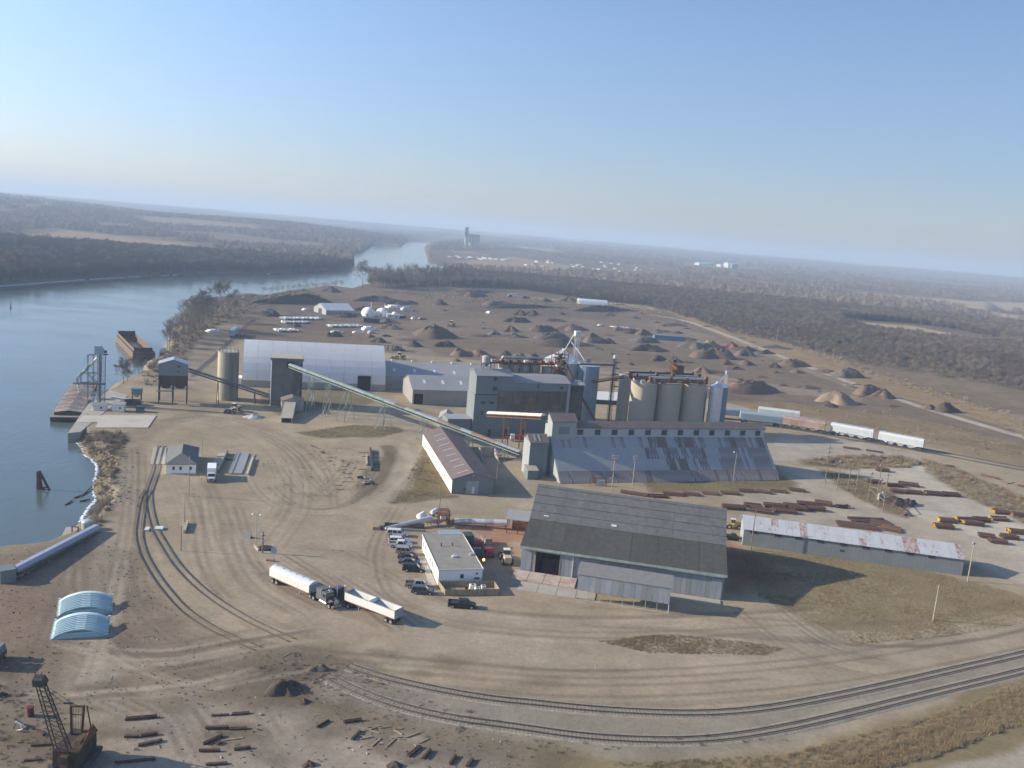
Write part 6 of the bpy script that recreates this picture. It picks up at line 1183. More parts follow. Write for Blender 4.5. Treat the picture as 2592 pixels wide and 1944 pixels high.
for x in (-2.2, 1.4):
    for s_ in (-1, 1): wheel(t, x, s_ * .9, .48, .3, s_)
# ---- railway
def track(name, label, pts, n=3, ties=True, step=.62, tiemat=None, gauge=1.44, bed=True):
    P = smooth(np.array([[*g(*p)[:2]] for p in pts]), n); seg = np.linalg.norm(np.diff(P, axis=0), axis=1); cum = np.concatenate([[0], np.cumsum(seg)]); Lt = cum[-1]
    t = thing(name, label, 'railway track')
    def at(s): x = np.interp(s, cum, P[:, 0]); y = np.interp(s, cum, P[:, 1]); return np.array([x, y])
    ss_ = np.arange(0, Lt, 1.6); C_ = np.array([at(s) for s in ss_]); T = np.gradient(C_, axis=0); T /= np.linalg.norm(T, axis=1)[:, None]; Nn = np.stack([-T[:, 1], T[:, 0]], 1)
    zb = .20
    for sg in (-1, 1):
        mb = MB(); q = C_ + Nn * sg * gauge / 2; vs = []
        for i in range(len(q)):
            for o_, z in ((-.06, zb), (.06, zb), (.06, zb + .17), (-.06, zb + .17)): vs.append((q[i][0] + Nn[i][0] * o_, q[i][1] + Nn[i][1] * o_, z))
        mb.add(vs, [(4 * i + k, 4 * i + (k + 1) % 4, 4 * i + 4 + (k + 1) % 4, 4 * i + 4 + k) for i in range(len(q) - 1) for k in range(4)])
        mb.build('rail', M('rusty_rail_steel', (.14, .11, .09), .6, .3, .25, .8), t)
    if ties:
        mb = MB()
        for s in np.arange(0.3, Lt - .3, step):
            c = at(s); d_ = at(s + .1) - at(s - .1); d_ /= np.linalg.norm(d_) + 1e-9; nn = np.array([-d_[1], d_[0]]); h_ = 1.28; w_ = .13
            mb.add([(c[0] + nn[0] * a_ * h_ + d_[0] * b2 * w_, c[1] + nn[1] * a_ * h_ + d_[1] * b2 * w_, z) for z in (-.05, .10 if bed else .03) for a_, b2 in ((-1, -1), (1, -1), (1, 1), (-1, 1))], [(4, 5, 6, 7), (0, 1, 5, 4), (1, 2, 6, 5), (2, 3, 7, 6), (3, 0, 4, 7)])
        o = mb.build('sleepers', tiemat or M('weathered_sleeper', (.24, .21, .165), .95, 0, .3, 1.5), t); o['kind'] = 'stuff'
    if not bed: return t
    q0 = C_ - Nn * 2.1; q1 = C_ - Nn * 1.5; q2 = C_ + Nn * 1.5; q3 = C_ + Nn * 2.1
    MB().sheet([[(p[0], p[1], -.12) for p in q0], [(p[0], p[1], .07) for p in q1], [(p[0], p[1], .07) for p in q2], [(p[0], p[1], -.12) for p in q3]]).build('ballast', M('pale_ballast', (.30, .27, .21), .95, 0, .3, 2.5, stain=(.17, .15, .125), stain_amt=(.5, .7), stain_scale=.3, stain_stretch=(1, 1, 1), bump=.05), t)
    return t
track('railway_track', 'nearer curving railway track sweeping along the bottom', [('ZM', 900, 590), ('ZM', 1100, 690), ('ZM', 1400, 800), ('ZM', 1800, 890), ('ZR', 0, 583), ('ZR', 300, 628), ('ZR', 600, 645), ('ZR', 850, 640), ('ZR', 1100, 605), ('ZR', 1400, 540), ('ZR', 1800, 440), ('ZR', 2212, 343), ('ZR', 2700, 215)])
track('railway_track', 'farther of the two curving tracks, along the gravel road', [('ZM', 1060, 520), ('ZM', 1300, 600), ('ZM', 1700, 690), ('ZM', 2100, 755), ('ZR', 60, 478), ('ZR', 350, 510), ('ZR', 700, 528), ('ZR', 950, 522), ('ZR', 1200, 490), ('ZR', 1600, 408), ('ZR', 2000, 315), ('ZR', 2212, 268), ('ZR', 2700, 145)])
track('rail_siding', 'siding curving past the scale house down into the worked yard', [('Z7', 255, 345), ('Z7', 215, 500), ('Z7', 195, 600), ('Z7', 150, 740), ('Z7', 100, 860), ('Z7', 105, 1000), ('Z7', 125, 1120), ('Z7', 175, 1300), ('Z7', 260, 1440), ('Z7', 380, 1640), ('D', 402, 1247), ('D', 450, 1290), ('D', 530, 1340), ('D', 640, 1390)], step=.8, gauge=1.5, bed=False, tiemat=M('buried_sleeper', (.26, .22, .18), .95))
track('rail_siding', 'outer siding branching left and fading into the dirt', [('Z7', 100, 850), ('Z6', 1590, 500), ('Z6', 1560, 700), ('Z6', 1530, 880), ('Z6', 1570, 1080), ('Z6', 1650, 1240), ('Z6', 1750, 1400), ('Z6', 1900, 1590), ('D', 400, 1325), ('D', 470, 1368), ('D', 560, 1405)], step=.8, gauge=1.5, bed=False, tiemat=M('buried_sleeper', (.26, .22, .18), .95))
ML = [('ZB', -150, 470), ('ZB', 600, 560), ('ZB', 880, 590), ('ZB', 1540, 690), ('ZC', -50, 175), ('ZC', 300, 222), ('ZC', 860, 325), ('ZC', 1300, 400), ('ZC', 1800, 500), ('ZC', 2212, 575), ('ZC', 2900, 700)]
track('railway_track', 'straight main line carrying the string of hopper cars', ML, 2, step=.7)
track('railway_track', 'second straight track beyond the hopper cars', [(k, x, y - (38 if k == 'ZC' else 42)) for k, x, y in ML], 2, step=.7)
# ---- covered hopper cars
def hoppercar(label, f0, f1, mat, name='hopper_car', box=False, off=0):
    p, q = g(*f0), g(*f1); d = q - p; L = 16.7; an = math.atan2(d.y, d.x); c = (p + q) / 2 + Vector((-math.sin(an), math.cos(an), 0)) * (1.45 + off)
    t = thing(name, label, 'railway car', c, an, 'string of rail cars'); t.scale = (1.1, 1.1, 1.22); zb, zt, W_ = 1.15, 4.2, 1.5
    prof = [(-W_, 1.9), (-W_, 3.9), (-W_ * .8, 4.35), (-.4, 4.55), (.4, 4.55), (W_ * .8, 4.35), (W_, 3.9), (W_, 1.9)]
    s_ = 1.6 if not box else .1
    MB().prismx([(y, z) for y, z in prof][::-1] if False else [(W_, 1.9), (W_, 3.9), (W_ * .8, 4.35), (.4, 4.55), (-.4, 4.55), (-W_ * .8, 4.35), (-W_, 3.9), (-W_, 1.9)], -L / 2 + s_ * .2, L / 2 - s_ * .2).build('body', mat, t)
    for xx in (-L / 2 + .2, L / 2 - .2):
        sg = 1 if xx > 0 else -1
        if not box: MB().frust([(xx - sg * 3.4, -W_ + .05, 1.2), (xx - sg * 3.2, -W_ + .05, 1.2), (xx - sg * 3.2, W_ - .05, 1.2), (xx - sg * 3.4, W_ - .05, 1.2)], [(xx - sg * 3.4, -W_ + .02, 1.9), (xx - sg * 1.2, -W_ + .02, 1.9), (xx - sg * 1.2, W_ - .02, 1.9), (xx - sg * 3.4, W_ - .02, 1.9)]).build('end_slope', mat, t)
        MB().box(xx - .15, xx + .15, -W_, W_, 1.0, 1.25).build('end_sill', mt_dark, t)
        o = MB().box(-1.2, 1.2, -1.0, 1.0, .55, .95).build('bogie', mt_dark, t); o.location = (xx - sg * 1.8, 0, .2)
        for w_ in (-.85, .85):
            for y in (-.78, .78): MB().tube((w_, y - .08, .45), (w_, y + .08, .45), .46, n=12).build('wheel', mt_dark, o, True)
    if not box:
        for i in range(3):
            cx = (i - 1) * 3.6; MB().frust([(cx - .6, -.6, .65), (cx + .6, -.6, .65), (cx + .6, .6, .65), (cx - .6, .6, .65)], [(cx - 1.75, -W_ + .06, 1.9), (cx + 1.75, -W_ + .06, 1.9), (cx + 1.75, W_ - .06, 1.9), (cx - 1.75, W_ - .06, 1.9)]).build('hopper', mat, t)
        MB().box(-L / 2 + .8, L / 2 - .8, -.45, .45, 4.6, 4.68).build('roof_walkway', mt_galv, t)
        for i in range(8): MB().box(-L / 2 + 1.5 + i * 1.9, -L / 2 + 2.5 + i * 1.9, -.35, .35, 4.7, 4.78).build('hatch', mt_galv, t)
    me = MB().box(-.06, .06, -.05, .05, 1.95, 3.9).mesh('side_rib', mat)
    for i in range(16):
        for y in (-W_ - .03, W_ + .03): inst('side_rib', me, t, (-L / 2 + 1.0 + i * (L - 2) / 15, y, 0))
    MB().box(-L / 2 + .3, L / 2 - .3, -W_ - .02, W_ + .02, 1.75, 1.95).build('side_sill', mat, t)
    return t
mhw = M('hopper_white', (.55, .59, .60), .5, .1, .06, .5, stain=(.42, .40, .37), stain_amt=(.6, .85)); mhr = M('hopper_faded_red', (.32, .21, .18), .7, .1, .12, .5, stain=(.46, .38, .30), stain_amt=(.45, .65), stain_scale=.3, stain_stretch=(1, 1, .5)); mhb = M('hopper_blue_grey', (.30, .38, .44), .5, .1, .08, .5)
hoppercar('last pale hopper car at the right end of the string', ('ZC', 330, 228), ('ZC', 870, 330), mhw)
hoppercar('pale hopper car second from the right end', ('ZB', 1570, 685), ('ZC', 265, 212), mhw)
hoppercar('faded red hopper car in the middle of the string', ('ZB', 900, 590), ('ZB', 1525, 690), mhr)
hoppercar('blue-grey box-like car left of the faded red one', ('ZB', 330, 530), ('ZB', 870, 588), mhb, 'box_car', True)
hoppercar('white box car on the far track behind the faded red hopper', ('ZB', 600, 480), ('ZB', 1110, 545), mhw, 'box_car', True, 4)
hoppercar('shaded blue rail car partly hidden behind the dark blue bin', ('ZB', -140, 470), ('ZB', 430, 520), mhb, 'box_car', True, 3)
# ---- barges
mrb = M('barge_rust_orange', (.17, .12, .09), .8, .05, .2, .3, (1, 1, .4), stain=(.14, .075, .05), stain_amt=(.5, .7), stain_scale=.3); mrd2 = M('barge_dark_hull', (.055, .05, .05), .8, .1, .3, .4, stain=(.13, .07, .05), stain_amt=(.5, .7)); mrc = M('barge_cover_rust', (.34, .21, .17), .75, 0, .15, .4, stain=(.42, .37, .31), stain_amt=(.42, .6), stain_scale=.25, stain_stretch=(1, 1, 1))
a = g('Z1', 1485, 480, WATER_Z); b_ = g('Z1', 1295, 280, WATER_Z); d = b_ - a; an = math.atan2(d.y, d.x)
t = thing('empty_barge', 'empty rusty open hopper barge moored by the wooded bank', 'barge', (a.x, a.y, WATER_Z), an); Lb, Wb = min(d.length, 60), 10.7
# local: x along to the far end, y to the left of it; the barge lies to the right (negative y)
MB().prismy([(0, -.6), (Lb, -.6), (Lb + 1.5, 1.6), (Lb + 1.5, 3.4), (-.6, 3.4), (-.6, 1.4)], -Wb, -Wb + .5).build('side_tank', mrb, t); MB().prismy([(0, -.6), (Lb, -.6), (Lb + 1.5, 1.6), (Lb + 1.5, 3.4), (-.6, 3.4), (-.6, 1.4)], -.5, 0).build('side_tank', mrb, t)
MB().box(-.6, 3, -Wb + .5, -.5, -.4, 3.35).build('bow_deck', mrd2, t); MB().box(Lb - 1.5, Lb + 1.4, -Wb + .5, -.5, -.4, 3.35).build('stern_deck', mrb, t); MB().box(3, Lb - 1.5, -Wb + .5, -.5, -.5, .3).build('hold_floor', M('hold_floor_tan', (.34, .25, .16), .85, 0, .15, .4, stain=(.20, .22, .24), stain_amt=(.5, .7)), t)
for y in (-Wb + .9, -1.05): MB().box(2.4, Lb - 1, y, y + .15, 3.4, 5.0).build('coaming', mrb, t)
MB().box(2.2, 2.4, -Wb + .9, -.9, 3.35, 5.4).build('end_coaming', mrd2, t); MB().box(Lb - 1, Lb - .8, -Wb + .9, -.9, 3.35, 6.2).build('end_coaming', mrd2, t)
MB().box(-.4, -.2, -.6, -.1, 3.4, 4).build('bitt', mt_dark, t)
a = g('Z1', 563, 1180, WATER_Z); b_ = g('Z1', 815, 790, WATER_Z); d = b_ - a; an = math.atan2(d.y, d.x)
t = thing('covered_barge', 'rusty covered hopper barge moored at the dock under the loading tower', 'barge', (a.x, a.y, WATER_Z), an); Lb = 59.5
MB().prismy([(1, -.6), (Lb, -.6), (Lb + 1, 1.6), (-.6, 1.6), (-.6, .6)], -Wb, 0).build('hull', mrd2, t); MB().box(-.7, Lb + 1.1, -Wb - .1, .1, 1.6, 1.75).build('deck', M('barge_deck_grey', (.26, .22, .19), .85, 0, .2, .5), t)
for y in (-Wb + .9, -1.05): MB().box(2.6, Lb - 1, y, y + .15, 1.75, 2.7).build('coaming', mrd2, t)
MB().box(2.4, 2.6, -Wb + .9, -.9, 1.75, 2.9).build('end_coaming', mrd2, t)
nc = 13; lc = (Lb - 4) / nc
for i in range(nc):
    for sg in (0, 1):
        ya, yb = (-Wb + .7, -Wb / 2 - .06) if sg == 0 else (-Wb / 2 + .06, -.7); za, zb = (2.72, 3.45) if sg == 0 else (3.45, 2.72); x0 = 2.5 + i * lc
        ld = .12 if i % 2 else 0
        c_ = MB().prismx([(ya, za + ld), (yb, zb + ld), (yb, zb + .1 + ld), (ya, za + .1 + ld)], x0, x0 + lc - .12).build('cover', mrc if R.random() < .65 else mt_rustpale, t)
        for k in (.25, .5, .75): MB().prismx([(ya + .3, za + ld + .09 + (.06 if sg == 0 else -.06)), (yb - .2, zb + ld + .1), (yb - .2, zb + .2 + ld), (ya + .3, za + .2 + ld)], x0 + lc * k, x0 + lc * k + .2).build('rib', mt_offwhite if R.random() < .4 else mrc, c_)
# ---- river piling and logs
P = g('Z6', 490, 395, WATER_Z); t = thing('broken_dolphin', 'broken dark timber dolphin leaning out of the river', 'piling', P); k_ = lambda x, y: w_at('Z6', x, y, P.y) - Vector(P)
for a, b_, w in (((430, 440), (432, 190), .75), ((450, 400), (445, 220), .6), ((565, 400), (440, 185), .5), ((570, 395), (470, 380), .35), ((440, 385), (530, 365), .4), ((480, 400), (440, 210), .35)):
    p, q = k_(*a), k_(*b_); p.z = min(p.z, -.6) if a[1] > 390 else p.z; MB().beam(p, q, w, w).build('pile', mt_oldwood, t)
for i, (a, b_, lb) in enumerate((((735, 570), (812, 522), 'log floating apart on the river, leftmost'), ((830, 492), (930, 460), 'forked log pointing toward the icy bank'), ((890, 530), (1010, 512), 'log floating nearest the icy bank'), ((930, 460), (1040, 365), 'long thin trunk leaning up the icy bank'))):
    p, q = g('Z6', *a, WATER_Z), g('Z6', *b_, WATER_Z); o = MB().tube((0, 0, .1), q - p + Vector((0, 0, .5 if i == 3 else .25)), .22, .14, 7).build('floating_log', mt_oldwood, None, True); o.location = p; tagp(o, lb, 'log')
P = g('F1', 92, 1118, WATER_Z); t = thing('channel_buoy', 'tiny dark red buoy far out on the river', 'buoy', P); MB().cyl(0, 0, -.3, .6, .7, 10).build('float', P_RED, t, True); MB().cyl(0, 0, .6, 3.2, .35, 8, .2).build('tower', P_RED, t, True)
# ---- cyan barge cover stacks
mcy = [M('cyan_cover_a', (.42, .60, .64), .5, 0, .05, .4, stain=(.30, .46, .52), stain_amt=(.6, .85)), M('cyan_cover_b', (.36, .55, .60), .5, 0, .05, .4), M('cyan_cover_c', (.52, .66, .68), .5, 0, .05, .4)]
for si, (p0, p1, lb) in enumerate((((540, 232), (1035, 190), 'farther stack of nested pale cyan arched barge covers'), ((478, 445), (990, 410), 'nearer stack of nested pale cyan arched barge covers'))):
    p, q = g('ZL', *p0), g('ZL', *p1); d = q - p; an = math.atan2(d.y, d.x); Wc = d.length; t = thing('barge_cover_stack', lb, 'barge covers', p, an, 'stacks of barge covers')
    for i in range(9):
        y0 = .1 + i * .5; zz = .12 + i * .11; n = 10; rows = []
        for yy in (0, 1.35):
            pr = [(0 + .0, 0), (.35, .35)]; arc = [(.35 + (Wc - .7) * j / n, .3 + 1.15 * math.sin(math.pi * j / n) ** .75) for j in range(n + 1)]
            rows.append([(-.15, y0 + yy, zz)] + [(x, y0 + yy, zz + z) for x, z in arc] + [(Wc + .15, y0 + yy, zz)])
        c = MB().sheet(rows).build('cover', mcy[i % 3], t, True); sol = c.modifiers.new('t', 'SOLIDIFY'); sol.thickness = .14; sol.offset = -1
        rib = MB(); m_ = [(x, zz + z) for x, z in arc]
        for (x0, z0), (x1, z1) in zip(m_, m_[1:]): rib.beam((x0, y0 + .1, z0 + .05), (x1, y0 + .1, z1 + .05), .16, .14)
        rib.build('rib', mcy[2], c); MB().box(Wc * .42, Wc * .42 + 1.6, y0 + .25, y0 + .5, zz + 1.42, zz + 1.52).build('hatch_plate', mcy[2] if i % 3 == 1 else mcy[0], c)
    for i in range(5): MB().box(.2 + i * .35, Wc - .2 - i * .35, .0 + i * .03, 5.2, .02 + i * .2, .19 + i * .2).build('cover', mcy[(i + 1) % 3], t)
    for i in range(7): MB().box(-.3, .15, .4 + i * .85, .75 + i * .85, .05 + i * .17, .3 + i * .17).build('lifting_lug', mcy[2], t); MB().box(Wc - .1, Wc + .3, .4 + i * .85, .75 + i * .85, .05 + i * .17, .3 + i * .17).build('lifting_lug', mcy[2], t)
# ---- crawler crane
def gz(x, y, z): return g('ZD', x, y, z)
B0 = gz(1120, 1560, 0); t = thing('crawler_crane', 'old yellow crawler crane with long lattice boom at the lower left', 'crane', (B0.x, B0.y, 0), 0); L0 = Vector((B0.x, B0.y, 0))
mcr = M('crane_dark_steel', (.055, .045, .04), .8, .2, .3, 1, stain=(.20, .08, .04), stain_amt=(.55, .75), stain_scale=1.2); mcyel = M('crane_old_yellow', (.10, .07, .04), .75, 0, .2, 1, stain=(.16, .08, .045), stain_amt=(.5, .7), stain_scale=1.0)
ft = gz(960, 1480, 2.6) - L0; ft2 = ft; tipw = gz(600, 410, 15.5) - L0
sd = Vector((1, .1, 0)).normalized(); mb = MB()
n = 15; dd = tipw - ft
def ch(tt, i):
    w = 1.9 * (1 - tt) + .95 * tt; hh = (.8 if tt < .08 else 1.25) * (1 - tt * .5); nr = dd.normalized().cross(sd).normalized()
    return ft + dd * tt + sd * (w * (-.5, .5, .5, -.5)[i]) + nr * (hh * (-.5, -.5, .5, .5)[i])
for i in range(4): mb.tube(ch(0, i), ch(1, i), .075, n=5)
for j in range(n):
    for i in range(4): mb.tube(ch(j / n, i), ch((j + 1) / n, (i + 1) % 4), .035, n=3, cap=False).tube(ch((j + 1) / n, i), ch((j + 1) / n, (i + 1) % 4), .035, n=3, cap=False)
mb.build('boom', mcr, t)
nr = dd.normalized().cross(sd).normalized(); MB().frust([tipw + sd * a_ + nr * b2 for a_, b2 in ((-.75, -.6), (.75, -.6), (.75, .6), (-.75, .6))], [tipw + dd.normalized() * 1.1 + sd * a_ + nr * b2 for a_, b2 in ((-.6, -.5), (.6, -.5), (.6, .5), (-.6, .5))]).build('boom_head', mt_dark, t)
for s_ in (-.4, .4): MB().beam(tipw + dd.normalized() * 1.1 + sd * s_, tipw + dd.normalized() * 1.1 + sd * s_ + Vector((0, 0, .7)), .08, .08).build('head_horn', mt_rust, t)
gt = [gz(1050, 745, 9.5) - L0, gz(1240, 745, 9.5) - L0]; gb = [gz(1060, 1150, 3.6) - L0, gz(1210, 1150, 3.6) - L0]
for p, q in zip(gb, gt): MB().beam(p, q, .32, .32).build('gantry_leg', mcyel, t)
MB().beam(gt[0], gt[1], .25, .25).build('gantry_head', mt_rust, t); MB().beam(gb[0] * .3 + gt[0] * .7 * 1, gb[1] * .3 + gt[1] * .7, .12, .12).build('gantry_tie', mt_rust, t)
for f in (.2, .4, .6, .8): MB().tube(gt[0] * (1 - f) + gt[1] * f + Vector((0, 0, -.3)), gb[0] * (1 - f) + gb[1] * f, .025, n=4).build('hoist_rope', mt_dark, t)
MB().beam(gt[1] + Vector((.3, .2, 0)), gb[1] + Vector((.8, 1.2, -.4)), .15, .15).build('back_stay', mt_rust, t)
bx_ = gz(1010, 700, 9.8) - L0
for s_ in (-.25, .25): MB().tube(tipw + sd * s_, bx_ + sd * s_ * 2, .03, n=4).build('pendant_line', mt_dark, t); MB().tube(bx_ + sd * s_ * 2, (gt[0] + gt[1]) / 2 + sd * s_, .03, n=4).build('pendant_line', mt_dark, t)
MB().beam(bx_ - sd * .6, bx_ + sd * .6, .2, .2).build('bridle', mt_dark, t)
MB().box(-1.4, 1.9, -3.4, 2.0, 1.2, 3.6).build('house', mcr, t); MB().box(.3, 1.9, -3.5, 1.8, 3.62, 3.8).build('house_roof', mcyel, t)
MB().frust([(.7, -2.4, 3.8), (1.9, -2.4, 3.8), (1.9, .8, 3.8), (.7, .8, 3.8)], [(1.0, -2.1, 4.5), (1.7, -2.1, 4.5), (1.7, .4, 4.5), (1.0, .4, 4.5)]).build('roof_box', mcyel, t)
MB().box(-.1, .9, -4.1, -3.4, 1.4, 3.3).build('cab', mcyel, t); MB().box(0, .8, -4.16, -4.1, 2.2, 3.1).build('cab_window', mt_glass, t)
MB().prismx([(-3.6, 3.6), (2.0, 3.6), (.6, 5.4), (-.6, 4.9)], 1.92, 2.1).build('side_shield', mt_rust, t)
for s_ in (-1.7, 2.0): MB().prismx([(-3.2, .1), (2.4, .1), (2.9, .6), (2.4, 1.1), (-3.2, 1.1), (-3.7, .6)], s_ - .4, s_ + .4).build('crawler_track', mt_dark, t)
MB().box(-1.2, 1.4, -2.4, 1.8, .5, 1.2).build('undercarriage', mt_dark, t)
P = gz(450, 890, 0); o = MB().cyl(0, 0, 0, 1.5, .5, 10).build('drum', P_RED if False else M('dark_red_drum', (.12, .03, .03), .7)); o.location = P; tagp(o, 'dark red upright drum left of the crane boom', 'drum')
P = gz(310, 1080, 0); t = thing('scrap_pile', 'pale tangled scrap frame lying left of the crane', 'scrap', P)
for i in range(9): MB().beam((R.uniform(-1, 1), R.uniform(-1, 1), R.uniform(.1, .6)), (R.uniform(-1.2, 1.2), R.uniform(-1, 1), R.uniform(.1, 1.1)), .14, .14).build('bar', R.choice([mt_offwhite, mt_galv, mt_dark]), t)
# ---- lengths of timber and steel on the ground
def beamthing(label, k, a, b_, w, mat, name='timber_beam', cat='timber', h=None, group=None, n=1):
    p, q = g(k, *a), g(k, *b_); d = q - p; an = math.atan2(d.y, d.x); t = thing(name, label, cat, p, an, group); L = d.length; h = h or w * .7; w *= R.uniform(.6, 1.1); h *= R.uniform(.55, 1)
    for i in range(n): MB().box(R.uniform(0, .1) * L, L * R.uniform(.9, 1), -w / 2 + i * w / n, -w / 2 + (i + .88) * w / n, .02 if n == 1 else R.uniform(0, .05), h * R.uniform(.8, 1.1)).build('beam' if n > 1 or True else 'beam', mat, t)
    return t
ground_sticks = [('ZL', (1140, 1195), (1480, 1165), 'longest dark beam at the top of the crane-side row'), ('ZL', (1155, 1350), (1300, 1352), 'short beam below the longest one'), ('ZL', (1300, 1350), (1475, 1322), 'beam continuing the short one to the right'), ('ZL', (1270, 1440), (1520, 1385), 'beam with brush tangled beside it'),
    ('ZL', (1050, 1600), (1460, 1560), 'long beam in the crane shadow'), ('ZL', (1920, 1612), (2120, 1598), 'beam at the bottom edge of the pale yard'), ('ZL', (340, 1290), (415, 1340), 'short beam left of the crane boom foot'), ('ZL', (290, 1432), (480, 1420), 'middle beam left of the crane'), ('ZL', (215, 1578), (400, 1562), 'lowest beam left of the crane'),
    ('ZM', (85, 866), (235, 858), 'split beam left of the pale track'), ('ZM', (235, 858), (370, 846), 'split beam right half by the pale track'), ('ZM', (50, 956), (230, 950), 'straight beam in the second line'), ('ZM', (220, 960), (355, 955), 'straight beam second line right half'), ('ZM', (38, 1070), (175, 1005), 'thick slanting beam in the third line'),
    ('ZM', (130, 1068), (170, 1050), 'stub beside the thick slanting beam'), ('ZM', (160, 1040), (320, 1018), 'pale thin plank in the third line'), ('ZM', (5, 1115), (160, 1112), 'beam at the left of the fourth line'), ('ZM', (255, 1105), (380, 1088), 'heaped beam at the right of the fourth line'), ('ZM', (60, 1210), (205, 1200), 'beam just above the bottom edge'),
    ('ZM', (835, 950), (920, 900), 'first heavy skid beam of the slanting row'), ('ZM', (1015, 915), (1150, 895), 'long skid beam lying across the row top'), ('ZM', (1078, 1035), (1138, 972), 'third heavy skid beam of the row'), ('ZM', (1212, 1082), (1285, 1018), 'fourth heavy skid beam beside pale planks'), ('ZM', (1310, 1090), (1390, 1020), 'fifth heavy skid beam under pale planks'),
    ('ZM', (1465, 1155), (1560, 1080), 'sixth heavy skid beam of the row'), ('ZM', (1578, 1168), (1632, 1100), 'seventh heavy skid beam of the row'), ('ZM', (1760, 1210), (1808, 1140), 'eighth heavy skid beam near the verge'), ('ZM', (1885, 1225), (1925, 1165), 'last heavy skid beam near the verge')]
for k, a, b_, lb in ground_sticks:
    pl_ = 'plank' in lb; beamthing('weathered ' + lb, k, a, b_, .30 if pl_ else .55, mt_wood if pl_ else mt_oldwood, group='beams lying on the yard', n=1 if pl_ else 2, h=.25 if pl_ else .5)
for i in range(14):
    a = (R.uniform(1090, 1390), R.uniform(935, 1030)); an = R.uniform(-.6, .9); b_ = (a[0] + 90 * math.cos(an), a[1] + 50 * math.sin(an)); beamthing('pale loose plank in the tangle beside the heavy skid beams', 'ZM', a, b_, .16, mt_wood, 'plank', 'timber', h=.22, group='loose planks by the skid beams')
for i, (a, b_) in enumerate((((1450, 1020), (1560, 980)), ((1560, 1055), (1620, 1022)), ((585, 460), (655, 420)), ((700, 440), (722, 428)), ((790, 870), (880, 850)))): beamthing(['thin pale plank in the brush', 'short pale plank right of the brush', 'pale pair of poles at the yard bend', 'small dark stick near the yard bend', 'pale stick in the weedy clump'][i], 'ZM', a, b_, .25, mt_wood, 'plank', 'timber', n=2)
for i, (a, b_) in enumerate((((203, 790), (305, 790)), ((215, 838), (320, 838)), ((285, 752), (428, 752)), ((298, 708), (420, 708)), ((292, 664), (410, 664)), ((240, 618), (355, 618)), ((285, 580), (352, 580)), ((355, 540), (425, 542)), ((465, 612), (565, 612)), ((480, 425), (600, 425)), ((640, 433), (705, 433)), ((645, 478), (735, 478)), ((650, 555), (728, 555)), ((510, 470), (560, 470)))):
    beamthing('thin dark rail in the yard, %s' % ('at the lower left', 'next to lowest', 'third up', 'fourth up', 'fifth up', 'sixth up', 'seventh up', 'eighth up', 'by the dirt heap', 'at the top left of the dark troughs', 'at the top right of the dark troughs', 'right of the troughs, middle', 'right of the troughs, lower', 'just left of the troughs')[i], 'Z8', a, b_, .22, mt_oldwood, 'rail_length', 'rail', group='rails laid out in the central yard')
beamthing('long dark steel trough standing in the central yard', 'Z8', (625, 635), (608, 390), 1.0, mt_dark, 'steel_trough', 'trough', h=1.0); beamthing('shorter pale trough beside the long dark one', 'Z8', (568, 572), (565, 452), .5, mt_conclight, 'steel_trough', 'trough', h=.8)
for i in range(16):
    P = g('Z8', R.uniform(475, 630), R.uniform(690, 800)); s_ = R.uniform(.3, .8); o = MB().box(-s_, s_, -s_ * .4, s_ * .4, 0, s_ * .9).build('scrap_block', R.choice([mt_wood, mt_rustpale, mt_conclight, mt_dark])); o.location = P; o.rotation_euler = (0, 0, R.random() * 3); tagp(o, 'small pinkish scrap block in the heap south of the dark trough', 'scrap', 'scrap heap in the central yard')
# rust bundles
mrs = [M('pipe_rust_a', (.125, .072, .052), .85, .1, .3, 1.2), M('pipe_rust_b', (.115, .07, .055), .85, .1, .3, 1.2), M('pipe_rust_c', (.165, .095, .07), .85, .1, .3, 1.2)]; myel = M('yellow_pipe_end', (.62, .42, .04), .6)
def bundle(label, k, a, b_, w=2.0, h=.9, yel=False, group='bundles of rusty steel'):
    p, q = g(k, *a), g(k, *b_); d = q - p; L = max(d.length, 2); an = math.atan2(d.y, d.x); w *= 1.25; h *= 1.3; t = thing('steel_bundle', label, 'steel bundle', p, an, group)
    nl = max(2, int(h / .32)); nw = max(4, int(w / .34)); mm = R.choice(mrs)
    for r_ in range(nl):
        for c in range(nw - r_ % 2):
            if r_ == nl - 1 and R.random() < .35: continue
            y = (c - (nw - 1 - r_ % 2) / 2) * w / nw; z = .25 + r_ * .28; x0 = R.uniform(-.25, .3)
            MB().tube((x0, y, z), (L - R.uniform(0, .5), y, z), .155, n=6).build('pipe', mm if R.random() < .7 else R.choice(mrs), t)
            if yel and R.random() < .7: MB().tube((x0 - .12, y, z), (x0, y, z), .16, n=6).build('end_cap', myel, t)
    for x in (L * .15, L * .8): MB().box(x - .12, x + .12, -w / 2 - .3, w / 2 + .3, -.02, .12).build('bearer', mt_wood, t)
    return t
RB = [('ZX', (1000, 352), (1260, 392), 'left end of the far row, mostly behind the dark roof'), ('ZX', (1270, 395), (1440, 402), 'first full one of the far row'), ('ZX', (1400, 372), (1600, 388), 'second of the far row'), ('ZX', (1590, 368), (1745, 384), 'third of the far row'), ('ZX', (1760, 362), (1920, 380), 'fourth of the far row'), ('ZX', (1935, 362), (2110, 378), 'fifth of the far row'),
      ('ZY', (60, 575), (185, 583), 'sixth of the far row'), ('ZY', (190, 578), (315, 596), 'seventh of the far row'), ('ZY', (300, 575), (430, 588), 'eighth of the far row'), ('ZY', (435, 565), (565, 580), 'last of the far row')]
for k, a, b_, lb in RB: bundle('flat rusty steel bundle, ' + lb, k, a, b_, 2.2, .7)
